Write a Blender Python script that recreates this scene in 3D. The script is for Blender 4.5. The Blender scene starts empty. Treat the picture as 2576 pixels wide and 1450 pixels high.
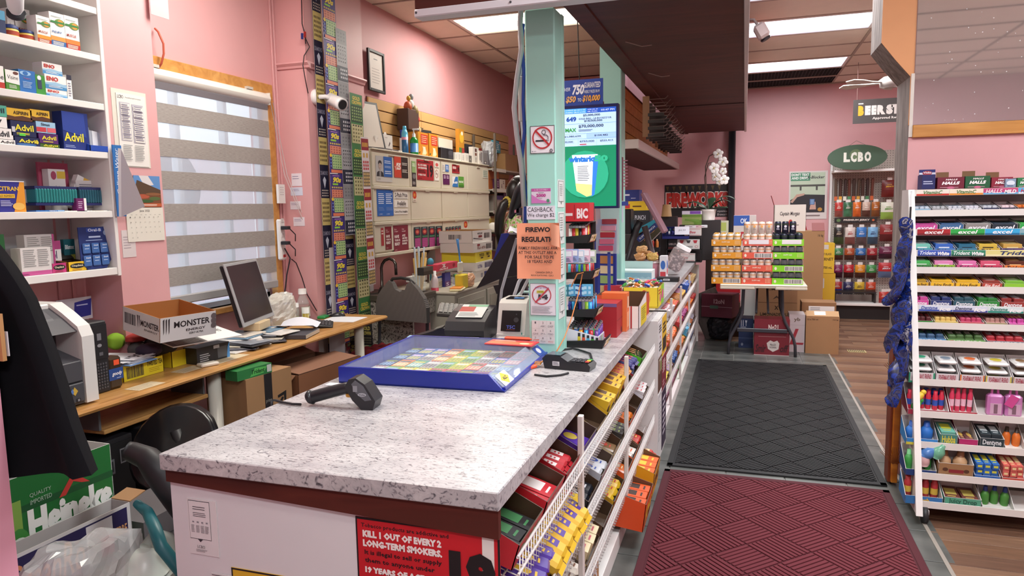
import bpy,math,random
from mathutils import Matrix,Vector,noise
random.seed(7)
PI=math.pi
SC=bpy.context.scene
COL=SC.collection
# ---------------------------------------------------------------- camera, world, lamps, exposure
F_PX,IW,IH=1769.48,2576,1450
CR=Vector((0.95000729,0.31173048,-0.01761423))
CU=Vector((-0.0185921,0.11279418,0.99344442))
CF=Vector((-0.31167369,0.94345195,-0.11295102))
CAM=Vector((0,0,1.6))
cd=bpy.data.cameras.new('camera')
cam=bpy.data.objects.new('camera',cd)
COL.objects.link(cam)
cd.sensor_fit='HORIZONTAL'
cd.sensor_width=36
cd.lens=F_PX/IW*36
cd.clip_start=0.05
cam.matrix_world=Matrix(((CR.x,CU.x,-CF.x,0),(CR.y,CU.y,-CF.y,0),(CR.z,CU.z,-CF.z,1.6),(0,0,0,1)))
SC.camera=cam
SC.view_settings.view_transform='Standard'
SC.view_settings.look='None'
SC.view_settings.gamma=1
SC.view_settings.use_curve_mapping=False
SC.view_settings.exposure=0.0
SC.cycles.use_denoising=True
SC.cycles.max_bounces=7
SC.cycles.diffuse_bounces=4
SC.cycles.glossy_bounces=3
SC.cycles.transparent_max_bounces=10
SC.cycles.sample_clamp_indirect=4
SC.cycles.caustics_reflective=False
SC.cycles.caustics_refractive=False
wd=bpy.data.worlds.new('daylight')
SC.world=wd
wd.use_nodes=True
wd.node_tree.nodes['Background'].inputs[0].default_value=(0.78,0.89,1.0,1)
wd.node_tree.nodes['Background'].inputs[1].default_value=1.5
ZCL,ZCR=3.435,3.2526
def area(name,loc,sx,sy,power,col=(1,1,1),rot=(0,0,0),portal=False):
 l=bpy.data.lights.new(name,'AREA')
 l.shape='RECTANGLE'
 l.size,l.size_y,l.energy,l.color=sx,sy,power,col
 o=bpy.data.objects.new(name,l)
 COL.objects.link(o)
 o.location=loc
 o.rotation_euler=rot
 if portal:
  l.cycles.is_portal=True
 return o
WARM=(1.0,0.95,0.86)
COOL=(0.96,0.98,1.0)
# fluorescent troffers of the counter side (first one in view, the others behind / above the picture)
for x,y,pw in((-2.2,6.88,62),(-2.2,3.3,60),(-2.2,0.6,45)):
 area('troffer_lamp',(x,y,ZCL-0.03),1.16,0.56,pw,WARM)
 # fluorescent troffers of the aisle side
for x,y,pw in((0.62,7.28,62),(0.62,9.33,45),(0.62,5.2,60),(0.62,2.2,75),(0.62,-0.6,70),(2.6,3.2,45),(2.6,7.28,45)):
 area('troffer_lamp',(x,y,ZCR-0.03),1.16,0.56,pw,COOL)
 # daylight arriving at the window
area('window_daylight',(-3.49,3.8,1.72),1.4,1.24,1,(1,1,1),(0,-PI/2,0),True)
# ---------------------------------------------------------------- helpers
def at(px,py,x=None,y=None,z=None):
 """The point of a plane (x, y or z constant) seen at a pixel of the 2576x1450 photograph."""
 d=CF+CR*((px-IW/2)/F_PX)-CU*((py-IH/2)/F_PX)
 t=(x-CAM.x)/d.x if x is not None else(y-CAM.y)/d.y if y is not None else(z-CAM.z)/d.z
 return CAM+d*t
def lin(h):
 h=h.lstrip('#')
 if len(h)==3:
  h=''.join(c*2 for c in h)
 return tuple((c/12.92 if c<=0.04045 else((c+0.055)/1.055)**2.4)for c in(int(h[i:i+2],16)/255 for i in(0,2,4)))+(1,)
_M={}
def node_mat(name):
 m=bpy.data.materials.new(name)
 m.use_nodes=True
 nt=m.node_tree
 return m,nt,nt.nodes['Principled BSDF']
def mat(h,rough=0.5,metal=0.0,var=0.0,spec=0.5,emit=0.0):
 """Plain painted / printed surface, with a trace of mottling."""
 k=(h,rough,metal,var,spec,emit)
 if k not in _M:
  m,nt,b=node_mat('paint_'+h.strip('#'))
  b.inputs['Base Color'].default_value=lin(h)
  b.inputs['Roughness'].default_value=rough
  b.inputs['Metallic'].default_value=metal
  b.inputs['Specular IOR Level'].default_value=spec
  if emit:
   b.inputs['Emission Color'].default_value=lin(h)
   b.inputs['Emission Strength'].default_value=emit
  if var:
   n=nt.nodes.new('ShaderNodeTexNoise')
   n.inputs['Scale'].default_value=9
   n.inputs['Detail'].default_value=4
   mr=nt.nodes.new('ShaderNodeMapRange')
   mr.inputs[3].default_value=1-var
   mr.inputs[4].default_value=1+var
   hs=nt.nodes.new('ShaderNodeHueSaturation')
   hs.inputs['Color'].default_value=lin(h)
   tc=nt.nodes.new('ShaderNodeTexCoord')
   nt.links.new(tc.outputs['Object'],n.inputs['Vector'])
   nt.links.new(n.outputs['Fac'],mr.inputs[0])
   nt.links.new(mr.outputs[0],hs.inputs['Value'])
   nt.links.new(hs.outputs[0],b.inputs['Base Color'])
  _M[k]=m
 return _M[k]
def ramp_mat(name,stops,scale=(1,1,1),nscale=5,detail=6,rough=0.5,kind='noise',dist=0.0,bump=0.0,coord='Object',rot=(0,0,0),spec=0.5):
 """Texture-driven surface: noise / voronoi / wave through a colour ramp."""
 if name in _M:
  return _M[name]
 m,nt,b=node_mat(name)
 tc=nt.nodes.new('ShaderNodeTexCoord')
 mp=nt.nodes.new('ShaderNodeMapping')
 mp.inputs['Scale'].default_value=scale
 mp.inputs['Rotation'].default_value=rot
 nt.links.new(tc.outputs[coord],mp.inputs[0])
 if kind=='voronoi':
  n=nt.nodes.new('ShaderNodeTexVoronoi')
  n.inputs['Scale'].default_value=nscale
  out=n.outputs['Color']
 elif kind=='wave':
  n=nt.nodes.new('ShaderNodeTexWave')
  n.inputs['Scale'].default_value=nscale
  n.inputs['Distortion'].default_value=dist
  n.inputs['Detail'].default_value=detail
  out=n.outputs['Fac']
 else:
  n=nt.nodes.new('ShaderNodeTexNoise')
  n.inputs['Scale'].default_value=nscale
  n.inputs['Detail'].default_value=detail
  n.inputs['Distortion'].default_value=dist
  out=n.outputs['Fac']
 nt.links.new(mp.outputs[0],n.inputs['Vector'])
 r=nt.nodes.new('ShaderNodeValToRGB')
 e=r.color_ramp.elements
 while len(e)<len(stops):
  e.new(0.5)
 for i,(p,h)in enumerate(stops):
  e[i].position=p
  e[i].color=lin(h)
 nt.links.new(out,r.inputs[0])
 nt.links.new(r.outputs[0],b.inputs['Base Color'])
 b.inputs['Roughness'].default_value=rough
 b.inputs['Specular IOR Level'].default_value=spec
 if bump:
  bp=nt.nodes.new('ShaderNodeBump')
  bp.inputs['Strength'].default_value=bump
  bp.inputs['Distance'].default_value=0.004
  nt.links.new(out,bp.inputs['Height'])
  nt.links.new(bp.outputs[0],b.inputs['Normal'])
 _M[name]=m
 return m
def film(h='#ffffff',fac=0.25,rough=0.08,name=None):
 """Clear plastic: part see-through, part glossy."""
 k=('film',h,fac,rough)
 if k not in _M:
  m,nt,b=node_mat(name or 'clear_plastic')
  b.inputs['Base Color'].default_value=lin(h)
  b.inputs['Roughness'].default_value=rough
  t=nt.nodes.new('ShaderNodeBsdfTransparent')
  x=nt.nodes.new('ShaderNodeMixShader')
  x.inputs[0].default_value=fac
  nt.links.new(t.outputs[0],x.inputs[1])
  nt.links.new(b.outputs[0],x.inputs[2])
  nt.links.new(x.outputs[0],nt.nodes['Material Output'].inputs['Surface'])
  _M[k]=m
 return _M[k]
 # ---- text outlines, cached
_T={}
def glyphs(s,bold=0,italic=0):
 k=(s,bold,italic)
 if k not in _T:
  c=bpy.data.curves.new('lettering','FONT')
  c.body=s
  c.resolution_u=1 if len(s)>14 else 2
  c.offset=0.022*bold
  c.shear=0.25*italic
  c.size=1
  o=bpy.data.objects.new('lettering',c)
  me=bpy.data.meshes.new_from_object(o)
  v=[(p.co.x,p.co.y)for p in me.vertices]
  f=[tuple(p.vertices)for p in me.polygons]
  bpy.data.objects.remove(o)
  bpy.data.curves.remove(c)
  bpy.data.meshes.remove(me)
  if v:
   x0,x1=min(p[0]for p in v),max(p[0]for p in v)
   y0,y1=min(p[1]for p in v),max(p[1]for p in v)
   v=[((a-x0)/max(x1-x0,1e-6),(b-y0)/max(y1-y0,1e-6))for a,b in v]
  _T[k]=(v,f)
 return _T[k]
class MB:
 """Collects geometry of several materials and links it as one mesh object."""
 def __init__(s,M=None):
  s.v,s.f,s.m,s.mats,s.M,s.sm=[],[],[],[],M or Matrix.Identity(4),[]
 def mi(s,m):
  if isinstance(m,str):
   m=mat(m)
  if m not in s.mats:
   s.mats.append(m)
  return s.mats.index(m)
 def add(s,vs,fs,m,smooth=False):
  b,k=len(s.v),s.mi(m)
  s.v.extend((s.M@Vector(v))[:]for v in vs)
  for f in fs:
   s.f.append(tuple(b+i for i in f))
   s.m.append(k)
   s.sm.append(smooth)
  return s
 def box(s,x0,x1,y0,y1,z0,z1,m,c=0.0,M=None):
  if c:
   cs=[]
   for(x,a)in((x0,1),(x1,-1)):
    for(y,b)in((y0,1),(y1,-1)):
     for(z,d)in((z0,1),(z1,-1)):
      cs+=[(x+a*c,y+b*c,z),(x+a*c,y,z+d*c),(x,y+b*c,z+d*c)]
   fs=[]
   def q(sel,k):
    return[3*i+k for i in sel]
   I=lambda i,j,k:i*4+j*2+k
   fs.append(q([I(0,0,0),I(0,1,0),I(1,1,0),I(1,0,0)],0))
   fs.append(q([I(0,0,1),I(1,0,1),I(1,1,1),I(0,1,1)],0))
   fs.append(q([I(0,0,0),I(1,0,0),I(1,0,1),I(0,0,1)],1))
   fs.append(q([I(0,1,0),I(0,1,1),I(1,1,1),I(1,1,0)],1))
   fs.append(q([I(0,0,0),I(0,0,1),I(0,1,1),I(0,1,0)],2))
   fs.append(q([I(1,0,0),I(1,1,0),I(1,1,1),I(1,0,1)],2))
   for i in(0,1):
    for j in(0,1):
     a,b=I(i,j,0),I(i,j,1)
     fs.append([3*a+1,3*a+2,3*b+2,3*b+1])
     a,b=I(i,0,j),I(i,1,j)
     fs.append([3*a+0,3*a+2,3*b+2,3*b+0])
     a,b=I(0,i,j),I(1,i,j)
     fs.append([3*a+0,3*a+1,3*b+1,3*b+0])
   for i in range(8):
    fs.append([3*i,3*i+1,3*i+2])
   vs=cs
  else:
   vs=[(x,y,z)for x in(x0,x1)for y in(y0,y1)for z in(z0,z1)]
   fs=[(0,1,3,2),(4,6,7,5),(0,4,5,1),(2,3,7,6),(0,2,6,4),(1,5,7,3)]
  if M is not None:
   vs=[(M@Vector(v))[:]for v in vs]
  return s.add(vs,fs,m)
 def quad(s,a,b,c,d,m):
  return s.add([a,b,c,d],[(0,1,2,3)],m)
 def prism(s,poly,d0,d1,m,axis='y'):
  """Extrude a 2-D outline along an axis. axis y: outline in (x, z); x: in (y, z); z: in (x, y)."""
  def p(u,v,d):
   return(u,d,v)if axis=='y' else(d,u,v)if axis=='x' else(u,v,d)
  n=len(poly)
  vs=[p(u,v,d0)for u,v in poly]+[p(u,v,d1)for u,v in poly]
  fs=[tuple(range(n)),tuple(range(2*n-1,n-1,-1))]+[(i,(i+1)%n,n+(i+1)%n,n+i)for i in range(n)]
  return s.add(vs,fs,m)
 def lathe(s,prof,m,n=16,c=(0,0,0),cap=True,M=None):
  """Turn a profile [(r, z)] round the z axis at c."""
  vs=[]
  for r,z in prof:
   for i in range(n):
    a=2*PI*i/n
    vs.append((c[0]+r*math.cos(a),c[1]+r*math.sin(a),c[2]+z))
  if M is not None:
   vs=[(M@Vector(v))[:]for v in vs]
  fs=[(k*n+i,k*n+(i+1)%n,(k+1)*n+(i+1)%n,(k+1)*n+i)for k in range(len(prof)-1)for i in range(n)]
  s.add(vs,fs,m,True)
  if cap:
   b=len(vs)
   k=s.mi(m)
   o=len(s.v)-b
   s.f+=[tuple(o+i for i in range(n)),tuple(o+b-n+i for i in range(n))]
   s.m+=[k,k]
   s.sm+=[False,False]
  return s
 def tube(s,pts,r,m,n=8):
  """A round bar or cord through points; r a number or one radius per point."""
  pts=[Vector(p)for p in pts]
  vs,R0=[],None
  for i,p in enumerate(pts):
   t=(pts[min(i+1,len(pts)-1)]-pts[max(i-1,0)]).normalized()
   if R0 is None:
    R0=t.orthogonal().normalized()
   R0=(R0-t*R0.dot(t)).normalized()
   B=t.cross(R0)
   rr=r[i]if isinstance(r,(list,tuple))else r
   for k in range(n):
    a=2*PI*k/n
    vs.append((p+(R0*math.cos(a)+B*math.sin(a))*rr)[:])
  L=len(pts)
  fs=[(k*n+i,k*n+(i+1)%n,(k+1)*n+(i+1)%n,(k+1)*n+i)for k in range(L-1)for i in range(n)]
  fs+=[tuple(range(n)),tuple((L-1)*n+i for i in range(n))]
  return s.add(vs,fs,m,True)
 def ball(s,c,r,m,nu=12,nv=8,M=None):
  rx,ry,rz=r if isinstance(r,(list,tuple))else(r,r,r)
  vs=[]
  for j in range(1,nv):
   t=PI*j/nv
   for i in range(nu):
    a=2*PI*i/nu
    vs.append((c[0]+rx*math.sin(t)*math.cos(a),c[1]+ry*math.sin(t)*math.sin(a),c[2]+rz*math.cos(t)))
  vs+=[(c[0],c[1],c[2]+rz),(c[0],c[1],c[2]-rz)]
  if M is not None:
   vs=[(M@Vector(v))[:]for v in vs]
  fs=[(j*nu+i,j*nu+(i+1)%nu,(j+1)*nu+(i+1)%nu,(j+1)*nu+i)for j in range(nv-2)for i in range(nu)]
  e=(nv-1)*nu
  fs+=[(e,(i+1)%nu,i)for i in range(nu)]+[(e+1,(nv-2)*nu+i,(nv-2)*nu+(i+1)%nu)for i in range(nu)]
  return s.add(vs,fs,m,True)
 def grid(s,fn,nu,nv,m,smooth=True,closed=False):
  """A surface fn(u, v) -> point over the unit square."""
  vs=[fn(i/nu,j/nv)for j in range(nv+1)for i in range(nu+1)]
  fs=[(j*(nu+1)+i,j*(nu+1)+i+1,(j+1)*(nu+1)+i+1,(j+1)*(nu+1)+i)for j in range(nv)for i in range(nu)]
  return s.add(vs,fs,m,smooth)
  # ---- flat print on a frame: Fr maps (u right, v up, n out) to the mesh; w, h its size in metres
 def pr(s,Fr,w,h,items,n0=0.0006):
  n=n0
  for it in items:
   k=it[0]
   n+=0.00025
   if k=='r':
    _,x0,y0,x1,y1,c=it
    vs=[(x0*w,y0*h,n),(x1*w,y0*h,n),(x1*w,y1*h,n),(x0*w,y1*h,n)]
    s.add([(Fr@Vector(v))[:]for v in vs],[(0,1,2,3)],c)
   elif k=='p':
    vs=[(x*w,y*h,n)for x,y in it[1]]
    s.add([(Fr@Vector(v))[:]for v in vs],[tuple(range(len(vs)))],it[2])
   elif k=='e':
    _,cx,cy,rx,ry,c=it[:6]
    a0,a1=(it[6]if len(it)>6 else(0,2*PI))
    vs=[(cx*w+rx*w*math.cos(a0+(a1-a0)*i/20),cy*h+ry*h*math.sin(a0+(a1-a0)*i/20),n)for i in range(20)]
    s.add([(Fr@Vector(v))[:]for v in vs],[tuple(range(20))],c)
   elif k=='o':
    _,cx,cy,rx,ry,t,c=it
    vs,fs=[],[]
    for i in range(28):
     a=2*PI*i/28
     for q in(1,1-t):
      vs.append((cx*w+rx*w*q*math.cos(a),cy*h+ry*h*q*math.sin(a),n))
     fs.append((2*i,2*((i+1)%28),2*((i+1)%28)+1,2*i+1))
    s.add([(Fr@Vector(v))[:]for v in vs],fs,c)
   elif k=='t':
    _,txt,x0,y0,x1,y1,c=it[:7]
    bold,ital=(it[7]if len(it)>7 else 0),(it[8]if len(it)>8 else 0)
    gv,gf=glyphs(txt,bold,ital)
    s.add([(Fr@Vector(((x0+(x1-x0)*a)*w,(y0+(y1-y0)*b)*h,n)))[:]for a,b in gv],gf,c)
   elif k=='l':
    _,x0,y0,x1,y1,rows,c=it[:7]
    th=(it[7]if len(it)>7 else 0.45)
    rr=random.Random(rows*31+int(x0*97))
    for i in range(rows):
     ya=y1-(y1-y0)*(i+0.5+th/2)/rows
     yb=y1-(y1-y0)*(i+0.5-th/2)/rows
     xe=x0+(x1-x0)*(0.75+0.25*rr.random())
     vs=[(x0*w,ya*h,n),(xe*w,ya*h,n),(xe*w,yb*h,n),(x0*w,yb*h,n)]
     s.add([(Fr@Vector(v))[:]for v in vs],[(0,1,2,3)],c)
   elif k=='b':
    _,x0,y0,x1,y1=it[:5]
    c=it[5]if len(it)>5 else '#16161c'
    rr=random.Random(5)
    x=x0
    nb=it[6]if len(it)>6 else 26
    u=(x1-x0)/nb/1.6
    while x<x1-u:
     a=u*rr.choice((0.5,0.8,1.3))
     vs=[(x*w,y0*h,n),((x+a)*w,y0*h,n),((x+a)*w,y1*h,n),(x*w,y1*h,n)]
     s.add([(Fr@Vector(v))[:]for v in vs],[(0,1,2,3)],c)
     x+=a+u*rr.choice((0.5,0.8,1.1))
   elif k=='g':
    _,x0,y0,x1,y1,nx,ny,c,fill=it
    for i in range(nx):
     for j in range(ny):
      a,b=x0+(x1-x0)*(i+0.5)/nx,y0+(y1-y0)*(j+0.5)/ny
      da,db=(x1-x0)/nx*fill/2,(y1-y0)/ny*fill/2
      vs=[((a+da*math.cos(q))*w,(b+db*math.sin(q))*h,n)for q in(PI/4+PI/2*z for z in range(4))]if fill<0 else[((a-da)*w,(b-db)*h,n),((a+da)*w,(b-db)*h,n),((a+da)*w,(b+db)*h,n),((a-da)*w,(b+db)*h,n)]
      s.add([(Fr@Vector(v))[:]for v in vs],[(0,1,2,3)],c)
  return s
 def build(s,name,parent=None,label=None,cat=None,group=None,kind=None,M=None,smooth=None):
  me=bpy.data.meshes.new(name)
  me.from_pydata(s.v,[],s.f)
  for m in s.mats:
   me.materials.append(m)
  me.polygons.foreach_set('material_index',s.m)
  me.polygons.foreach_set('use_smooth',[bool(smooth)]*len(s.f)if smooth is not None else s.sm)
  me.update()
  return link(name,me,parent,label,cat,group,kind,M)
def props(o,label=None,cat=None,group=None,kind=None):
 for k,v in(('label',label),('category',cat),('group',group),('kind',kind)):
  if v:
   o[k]=v
 return o
def link(name,data,parent=None,label=None,cat=None,group=None,kind=None,M=None):
 o=bpy.data.objects.new(name,data)
 COL.objects.link(o)
 if parent is not None:
  o.parent=parent
 if M is not None:
  o.matrix_local=M
 return props(o,label,cat,group,kind)
def thing(name,label,cat,M=None,group=None):
 """An Empty at a thing's base that parents its parts."""
 return link(name,None,None,label,cat,group,None,M)
def T(x=0,y=0,z=0,rz=0,rx=0,ry=0):
 return Matrix.Translation((x,y,z))@Matrix.Rotation(rz,4,'Z')@Matrix.Rotation(ry,4,'Y')@Matrix.Rotation(rx,4,'X')
def dup(o,M=None,label=None,group=None,parent=None):
 """Copy a thing with its parts and sub-parts (mesh data shared)."""
 c=o.copy()
 COL.objects.link(c)
 if parent is not None:
  c.parent=parent
 if M is not None:
  c.matrix_local=M
 if label:
  c['label']=label
 if group:
  c['group']=group
 for ch in list(o.children):
  dup(ch,parent=c)
 return c
def FR(o,u,v):
 """A print frame from an origin, a right direction and an up direction."""
 o,u,v=Vector(o),Vector(u).normalized(),Vector(v).normalized()
 n=u.cross(v)
 return Matrix(((u.x,v.x,n.x,o.x),(u.y,v.y,n.y,o.y),(u.z,v.z,n.z,o.z),(0,0,0,1)))
def front(x0,y,z0):
 return FR((x0,y,z0),(1,0,0),(0,0,1))
def side(x,y0,z0):
 return FR((x,y0,z0),(0,1,0),(0,0,1))
def topf(x0,y0,z):
 return FR((x0,y0,z),(1,0,0),(0,1,0))
ORD=['first','second','third','fourth','fifth','sixth','seventh','eighth','ninth','tenth','eleventh','twelfth']
# ---- a flat sheet (paper, poster, card) on a wall plane given by two pixel corners, with print
def sheet(name,label,cat,p0,p1,plane,base,items,parent=None,th=0.002,group=None,off=0.0,curl=0.0):
 (ax,v),=plane.items()
 v2=v+off if ax=='x' else v-off
 a,b=at(p0[0],p0[1],**{ax:v2}),at(p1[0],p1[1],**{ax:v2})
 mb=MB()
 z0,z1=min(a.z,b.z),max(a.z,b.z)
 if ax=='x':
  y0,y1=min(a.y,b.y),max(a.y,b.y)
  M,w,h,Fr=T(v2,y0,z0),y1-y0,z1-z0,FR((th,0,0),(0,1,0),(0,0,1))
  mb.box(0,th,0,w,0,h,base)
 else:
  x0,x1=min(a.x,b.x),max(a.x,b.x)
  M,w,h,Fr=T(x0,v2,z0),x1-x0,z1-z0,FR((0,-th,0),(1,0,0),(0,0,1))
  mb.box(0,w,-th,0,0,h,base)
 mb.pr(Fr,w,h,items,0.0003)
 return mb.build(name,parent,label,cat,group,None,M)
 # ---- a closed carton with print on its front (-Y), top and right (+X) faces; origin at its base centre
def carton(name,label,cat,M,w,d,h,base,fr=(),top=(),rt=(),lf=(),group=None,c=0.0,parent=None,bands=()):
 mb=MB()
 mb.box(-w/2,w/2,-d/2,d/2,0,h,base,c)
 if fr:
  mb.pr(FR((-w/2,-d/2,0),(1,0,0),(0,0,1)),w,h,fr)
 if top:
  mb.pr(FR((-w/2,-d/2,h),(1,0,0),(0,1,0)),w,d,top)
 if rt:
  mb.pr(FR((w/2,-d/2,0),(0,1,0),(0,0,1)),d,h,rt)
 if lf:
  mb.pr(FR((-w/2,d/2,0),(0,-1,0),(0,0,1)),d,h,lf)
 return mb.build(name,parent,label,cat,group,None,M)
 # ---- an open tray / display carton: floor, four walls (front, back, sides of given heights), print on the front and sides
def tray(name,label,cat,M,w,d,h,outer,inner='#8a6a4a',hf=None,hb=None,fr=(),rt=(),lf=(),bk=(),t=0.003,group=None,notch=None):
 hf=h if hf is None else hf
 hb=h if hb is None else hb
 r=thing(name,label,cat,M,group)
 def wall(nm,vs_o,nrm):
  a,b,c_,d_=[Vector(q)for q in vs_o]
  n=Vector(nrm)*t
  mb=MB()
  vs=[a,b,c_,d_,a-n,b-n,c_-n,d_-n]
  mb.add(vs,[(0,1,2,3)],outer)
  mb.add(vs,[(7,6,5,4),(0,4,5,1),(1,5,6,2),(2,6,7,3),(3,7,4,0)],inner)
  return mb
 X,Y=w/2,d/2
 m1=wall('f',[(-X,-Y,0),(X,-Y,0),(X,-Y,hf),(-X,-Y,hf)],(0,-1,0))
 if fr:
  m1.pr(FR((-X,-Y,0),(1,0,0),(0,0,1)),w,hf,fr)
 m1.build('front_wall',r)
 m2=wall('b',[(X,Y,0),(-X,Y,0),(-X,Y,hb),(X,Y,hb)],(0,1,0))
 if bk:
  m2.pr(FR((-X,Y-t,0),(1,0,0),(0,0,1)),w,hb,bk)
 m2.build('back_wall',r)
 m3=wall('r',[(X,-Y,0),(X,Y,0),(X,Y,hb),(X,-Y,hf)],(1,0,0))
 if rt:
  m3.pr(FR((X,-Y,0),(0,1,0),(0,0,1)),d,min(hf,hb),rt)
 m3.build('side_wall',r)
 m4=wall('l',[(-X,Y,0),(-X,-Y,0),(-X,-Y,hf),(-X,Y,hb)],(-1,0,0))
 if lf:
  m4.pr(FR((-X,Y,0),(0,-1,0),(0,0,1)),d,min(hf,hb),lf)
 m4.build('side_wall',r)
 MB().box(-X+t,X-t,-Y+t,Y-t,0,t,inner).build('bottom',r)
 return r
 # ================================================================ THE SETTING
PINK=mat('#dba5a7',0.5,var=0.03)
PINKD=mat('#d79b9e',0.55,var=0.03)
M_SLATE=ramp_mat('slate_tile',[(0.3,'#454846'),(0.55,'#666864'),(0.75,'#7f7e7a')],nscale=3.5,rough=0.35,dist=0.6,bump=0.15)
M_PLANK=[ramp_mat('floor_plank_%d'%i,[(0.25,a),(0.55,b),(0.8,c)],scale=(1.2,16,4),nscale=2.2,rough=0.38,dist=0.8)for i,(a,b,c)in enumerate((('#5a4030','#7d5c45','#94755a'),('#4d3629','#6f5140','#856850'),('#644a38','#876852','#9c8068')))]
M_DARKW=ramp_mat('dark_stained_wood',[(0.2,'#3d1a14'),(0.6,'#58261d'),(0.9,'#6b3326')],scale=(1,6,6),nscale=1.6,rough=0.62,dist=1.0,spec=.3)
M_WHITE=mat('#eceae6',0.4,var=0.02)
M_TILEC=mat('#e8ddcc',0.85,var=0.05)
M_TBAR=mat('#a8988a',0.6)
M_MINT=mat('#a2dccd',0.35,var=0.03)
BLACK='#17171b'
# ---- floor: slab, slate tiles by the counter, wood planks beyond
fl=MB().box(-4,4.2,-2.3,11.2,-0.06,-0.006,'#8d8b86').build('floor',kind='structure')
MB().box(-4,-0.75,-2.3,11.2,-0.006,-0.002,mat('#3a3230',0.6,var=0.1)).build('subfloor',fl)
tiles={}
yk=2.14
rows=[]
while yk<8.5:
 rows.append(yk)
 yk+=0.3175
for ry in rows:
 for i in range(6):
  xa=-0.737+0.33*i
  w=min(0.33,0.882-xa)
  y2=ry+0.3175
  if(-0.40<xa and xa+w<0.76 and((ry>4.33 and y2<7.3)or y2<4.1)):
   continue
  k=round(w,3)
  if k not in tiles:
   b=MB().box(0,w-0.006,0,0.311,-0.006,0,M_SLATE,0.0015).build('tile',fl,M=T(xa+0.003,ry+0.003,0))
   tiles[k]=b.data
  else:
   link('tile',tiles[k],fl,M=T(xa+0.003,ry+0.003,random.uniform(-0.0005,0.0005)))
pl={}
yk,n=2.4,0
while yk<11.0:
 for(xa,xb)in((0.885,1.9+0.37*(n%3)),(1.9+0.37*(n%3),3.9))if yk<8.42 else((-0.3,0.9+0.3*(n%3)),(0.9+0.3*(n%3),3.9)):
  k=(round(xb-xa,2),n%3)
  if k not in pl:
   pl[k]=MB().box(0.001,xb-xa-0.001,0.001,0.124,-0.006,0,M_PLANK[n%3],0.001).build('plank',fl,M=T(xa,yk,0)).data
  else:
   link('plank',pl[k],fl,M=T(xa,yk,0))
  n+=1
 yk+=0.125
MB().box(0.872,0.89,2.1,8.45,-0.004,0.003,'#9a938a').build('threshold_strip',fl)
# ---- walls
def wall(name,mb):
 return mb.build(name,kind='structure')
WX,PX=-3.35,-3.1
w=MB()
w.box(WX-0.15,WX,-2.3,3.12,0,3.6,PINK)
w.box(WX-0.15,WX,3.12,4.46,0,0.97,PINK).box(WX-0.15,WX,3.12,4.46,2.5,3.6,PINK)
w.box(WX-0.15,WX,4.46,5.5,0,3.6,PINK)
w.box(WX,PX,2.85,3.172,0,3.6,PINK)
w.box(WX,PX,4.62,5.455,0,3.6,PINK)
w.box(WX-0.15,-3.2,5.45,10.1,0,3.6,PINKD)
wl=wall('wall_left',w)
# mouldings on the piers
MB().prism([(PX-0.01,2.655),(PX+0.012,2.66),(PX+0.016,2.675),(PX+0.034,2.692),(PX+0.03,2.704),(PX-0.01,2.704)],4.62,5.455,PINK,'y').build('pier_moulding',wl)
MB().prism([(4.63,2.655),(4.608,2.66),(4.604,2.675),(4.586,2.692),(4.59,2.704),(4.63,2.704)],WX,PX+0.034,PINK,'x').build('pier_moulding',wl)
for y in(2.70,2.78,4.565,4.60):
 MB().box(WX,WX+0.012,y-0.016,y,0,3.45,PINK,0.003).build('vertical_moulding',wl)
wall('wall_back',MB().box(-1.75,4.2,10.95,11.1,0,3.6,PINK).box(-3.3,-1.7,10.02,10.2,0,3.6,PINKD).box(-1.75,-1.7,10.02,10.95,0,3.6,PINKD))
wall('wall_rear',MB().box(-4,4.2,-2.35,-2.2,0,3.6,mat('#d9b4bc',0.5,var=0.02)))
MB().box(-0.02,1.3,-2.2,-2.17,2.0,2.9,'#e9d9dd').box(0.02,1.26,-2.168,-2.16,2.04,2.86,'#b8707c').build('picture_board',label='framed pink board on the wall that the mirror shows',cat='board')
wall('wall_right',MB().box(3.9,4.05,-2.3,11.1,0,3.6,PINK))
# ---- stub wall with the haunched end and the mirror
def stub_pts(px,y):
 return[(at(a,b,y=y).x,at(a,b,y=y).z)for a,b in px]
out=stub_pts([(2223,-40),(2217,108),(2252,151),(2290,193)],4.5)
xe=out[-1][0]
M_ROUGH=ramp_mat('scraped_grey_plaster',[(0.25,'#5d524e'),(0.5,'#857a74'),(0.8,'#a39890')],scale=(3,3,0.5),nscale=9,rough=0.8,dist=0.7,bump=0.3)
M_ORANGE=mat('#e0a06c',0.6,var=0.04)
poly=out+[(xe+0.006,1.6),(xe+0.02,0),(4.0,0),(4.0,3.5),(out[0][0],3.5)]
ws=MB()
n=len(poly)
ws.add([(x,4.5,z)for x,z in poly],[tuple(range(n))],PINK)
ws.add([(x,4.85,z)for x,z in poly],[tuple(reversed(range(n)))],PINK)
ws.add([(x,y,z)for y in(4.5,4.85)for x,z in poly],[(i,(i+1)%n,n+(i+1)%n,n+i)for i in range(n)],M_ROUGH)
wst=wall('wall_mirror',ws)
MB().prism(out[:4]+[(xe,2.02),(xe+0.018,2.02),(xe+0.018,3.5),(out[0][0],3.5)],4.494,4.5,M_ORANGE,'y').build('orange_panel',wst)
M_BEIGE=ramp_mat('honey_wood',[(0.3,'#b57a38'),(0.6,'#cf9650'),(0.85,'#dba862')],scale=(1,8,9),nscale=2,rough=0.45,dist=0.6)
MB().box(xe+0.02,3.9,4.478,4.5,1.95,2.018,M_BEIGE,0.003).build('wood_strip',wst)
MB().box(xe+0.003,xe+0.02,4.488,4.5,1.955,2.3,mat('#dcd6cc',0.8,var=0.1)).build('peeling_edge',wst)
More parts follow.
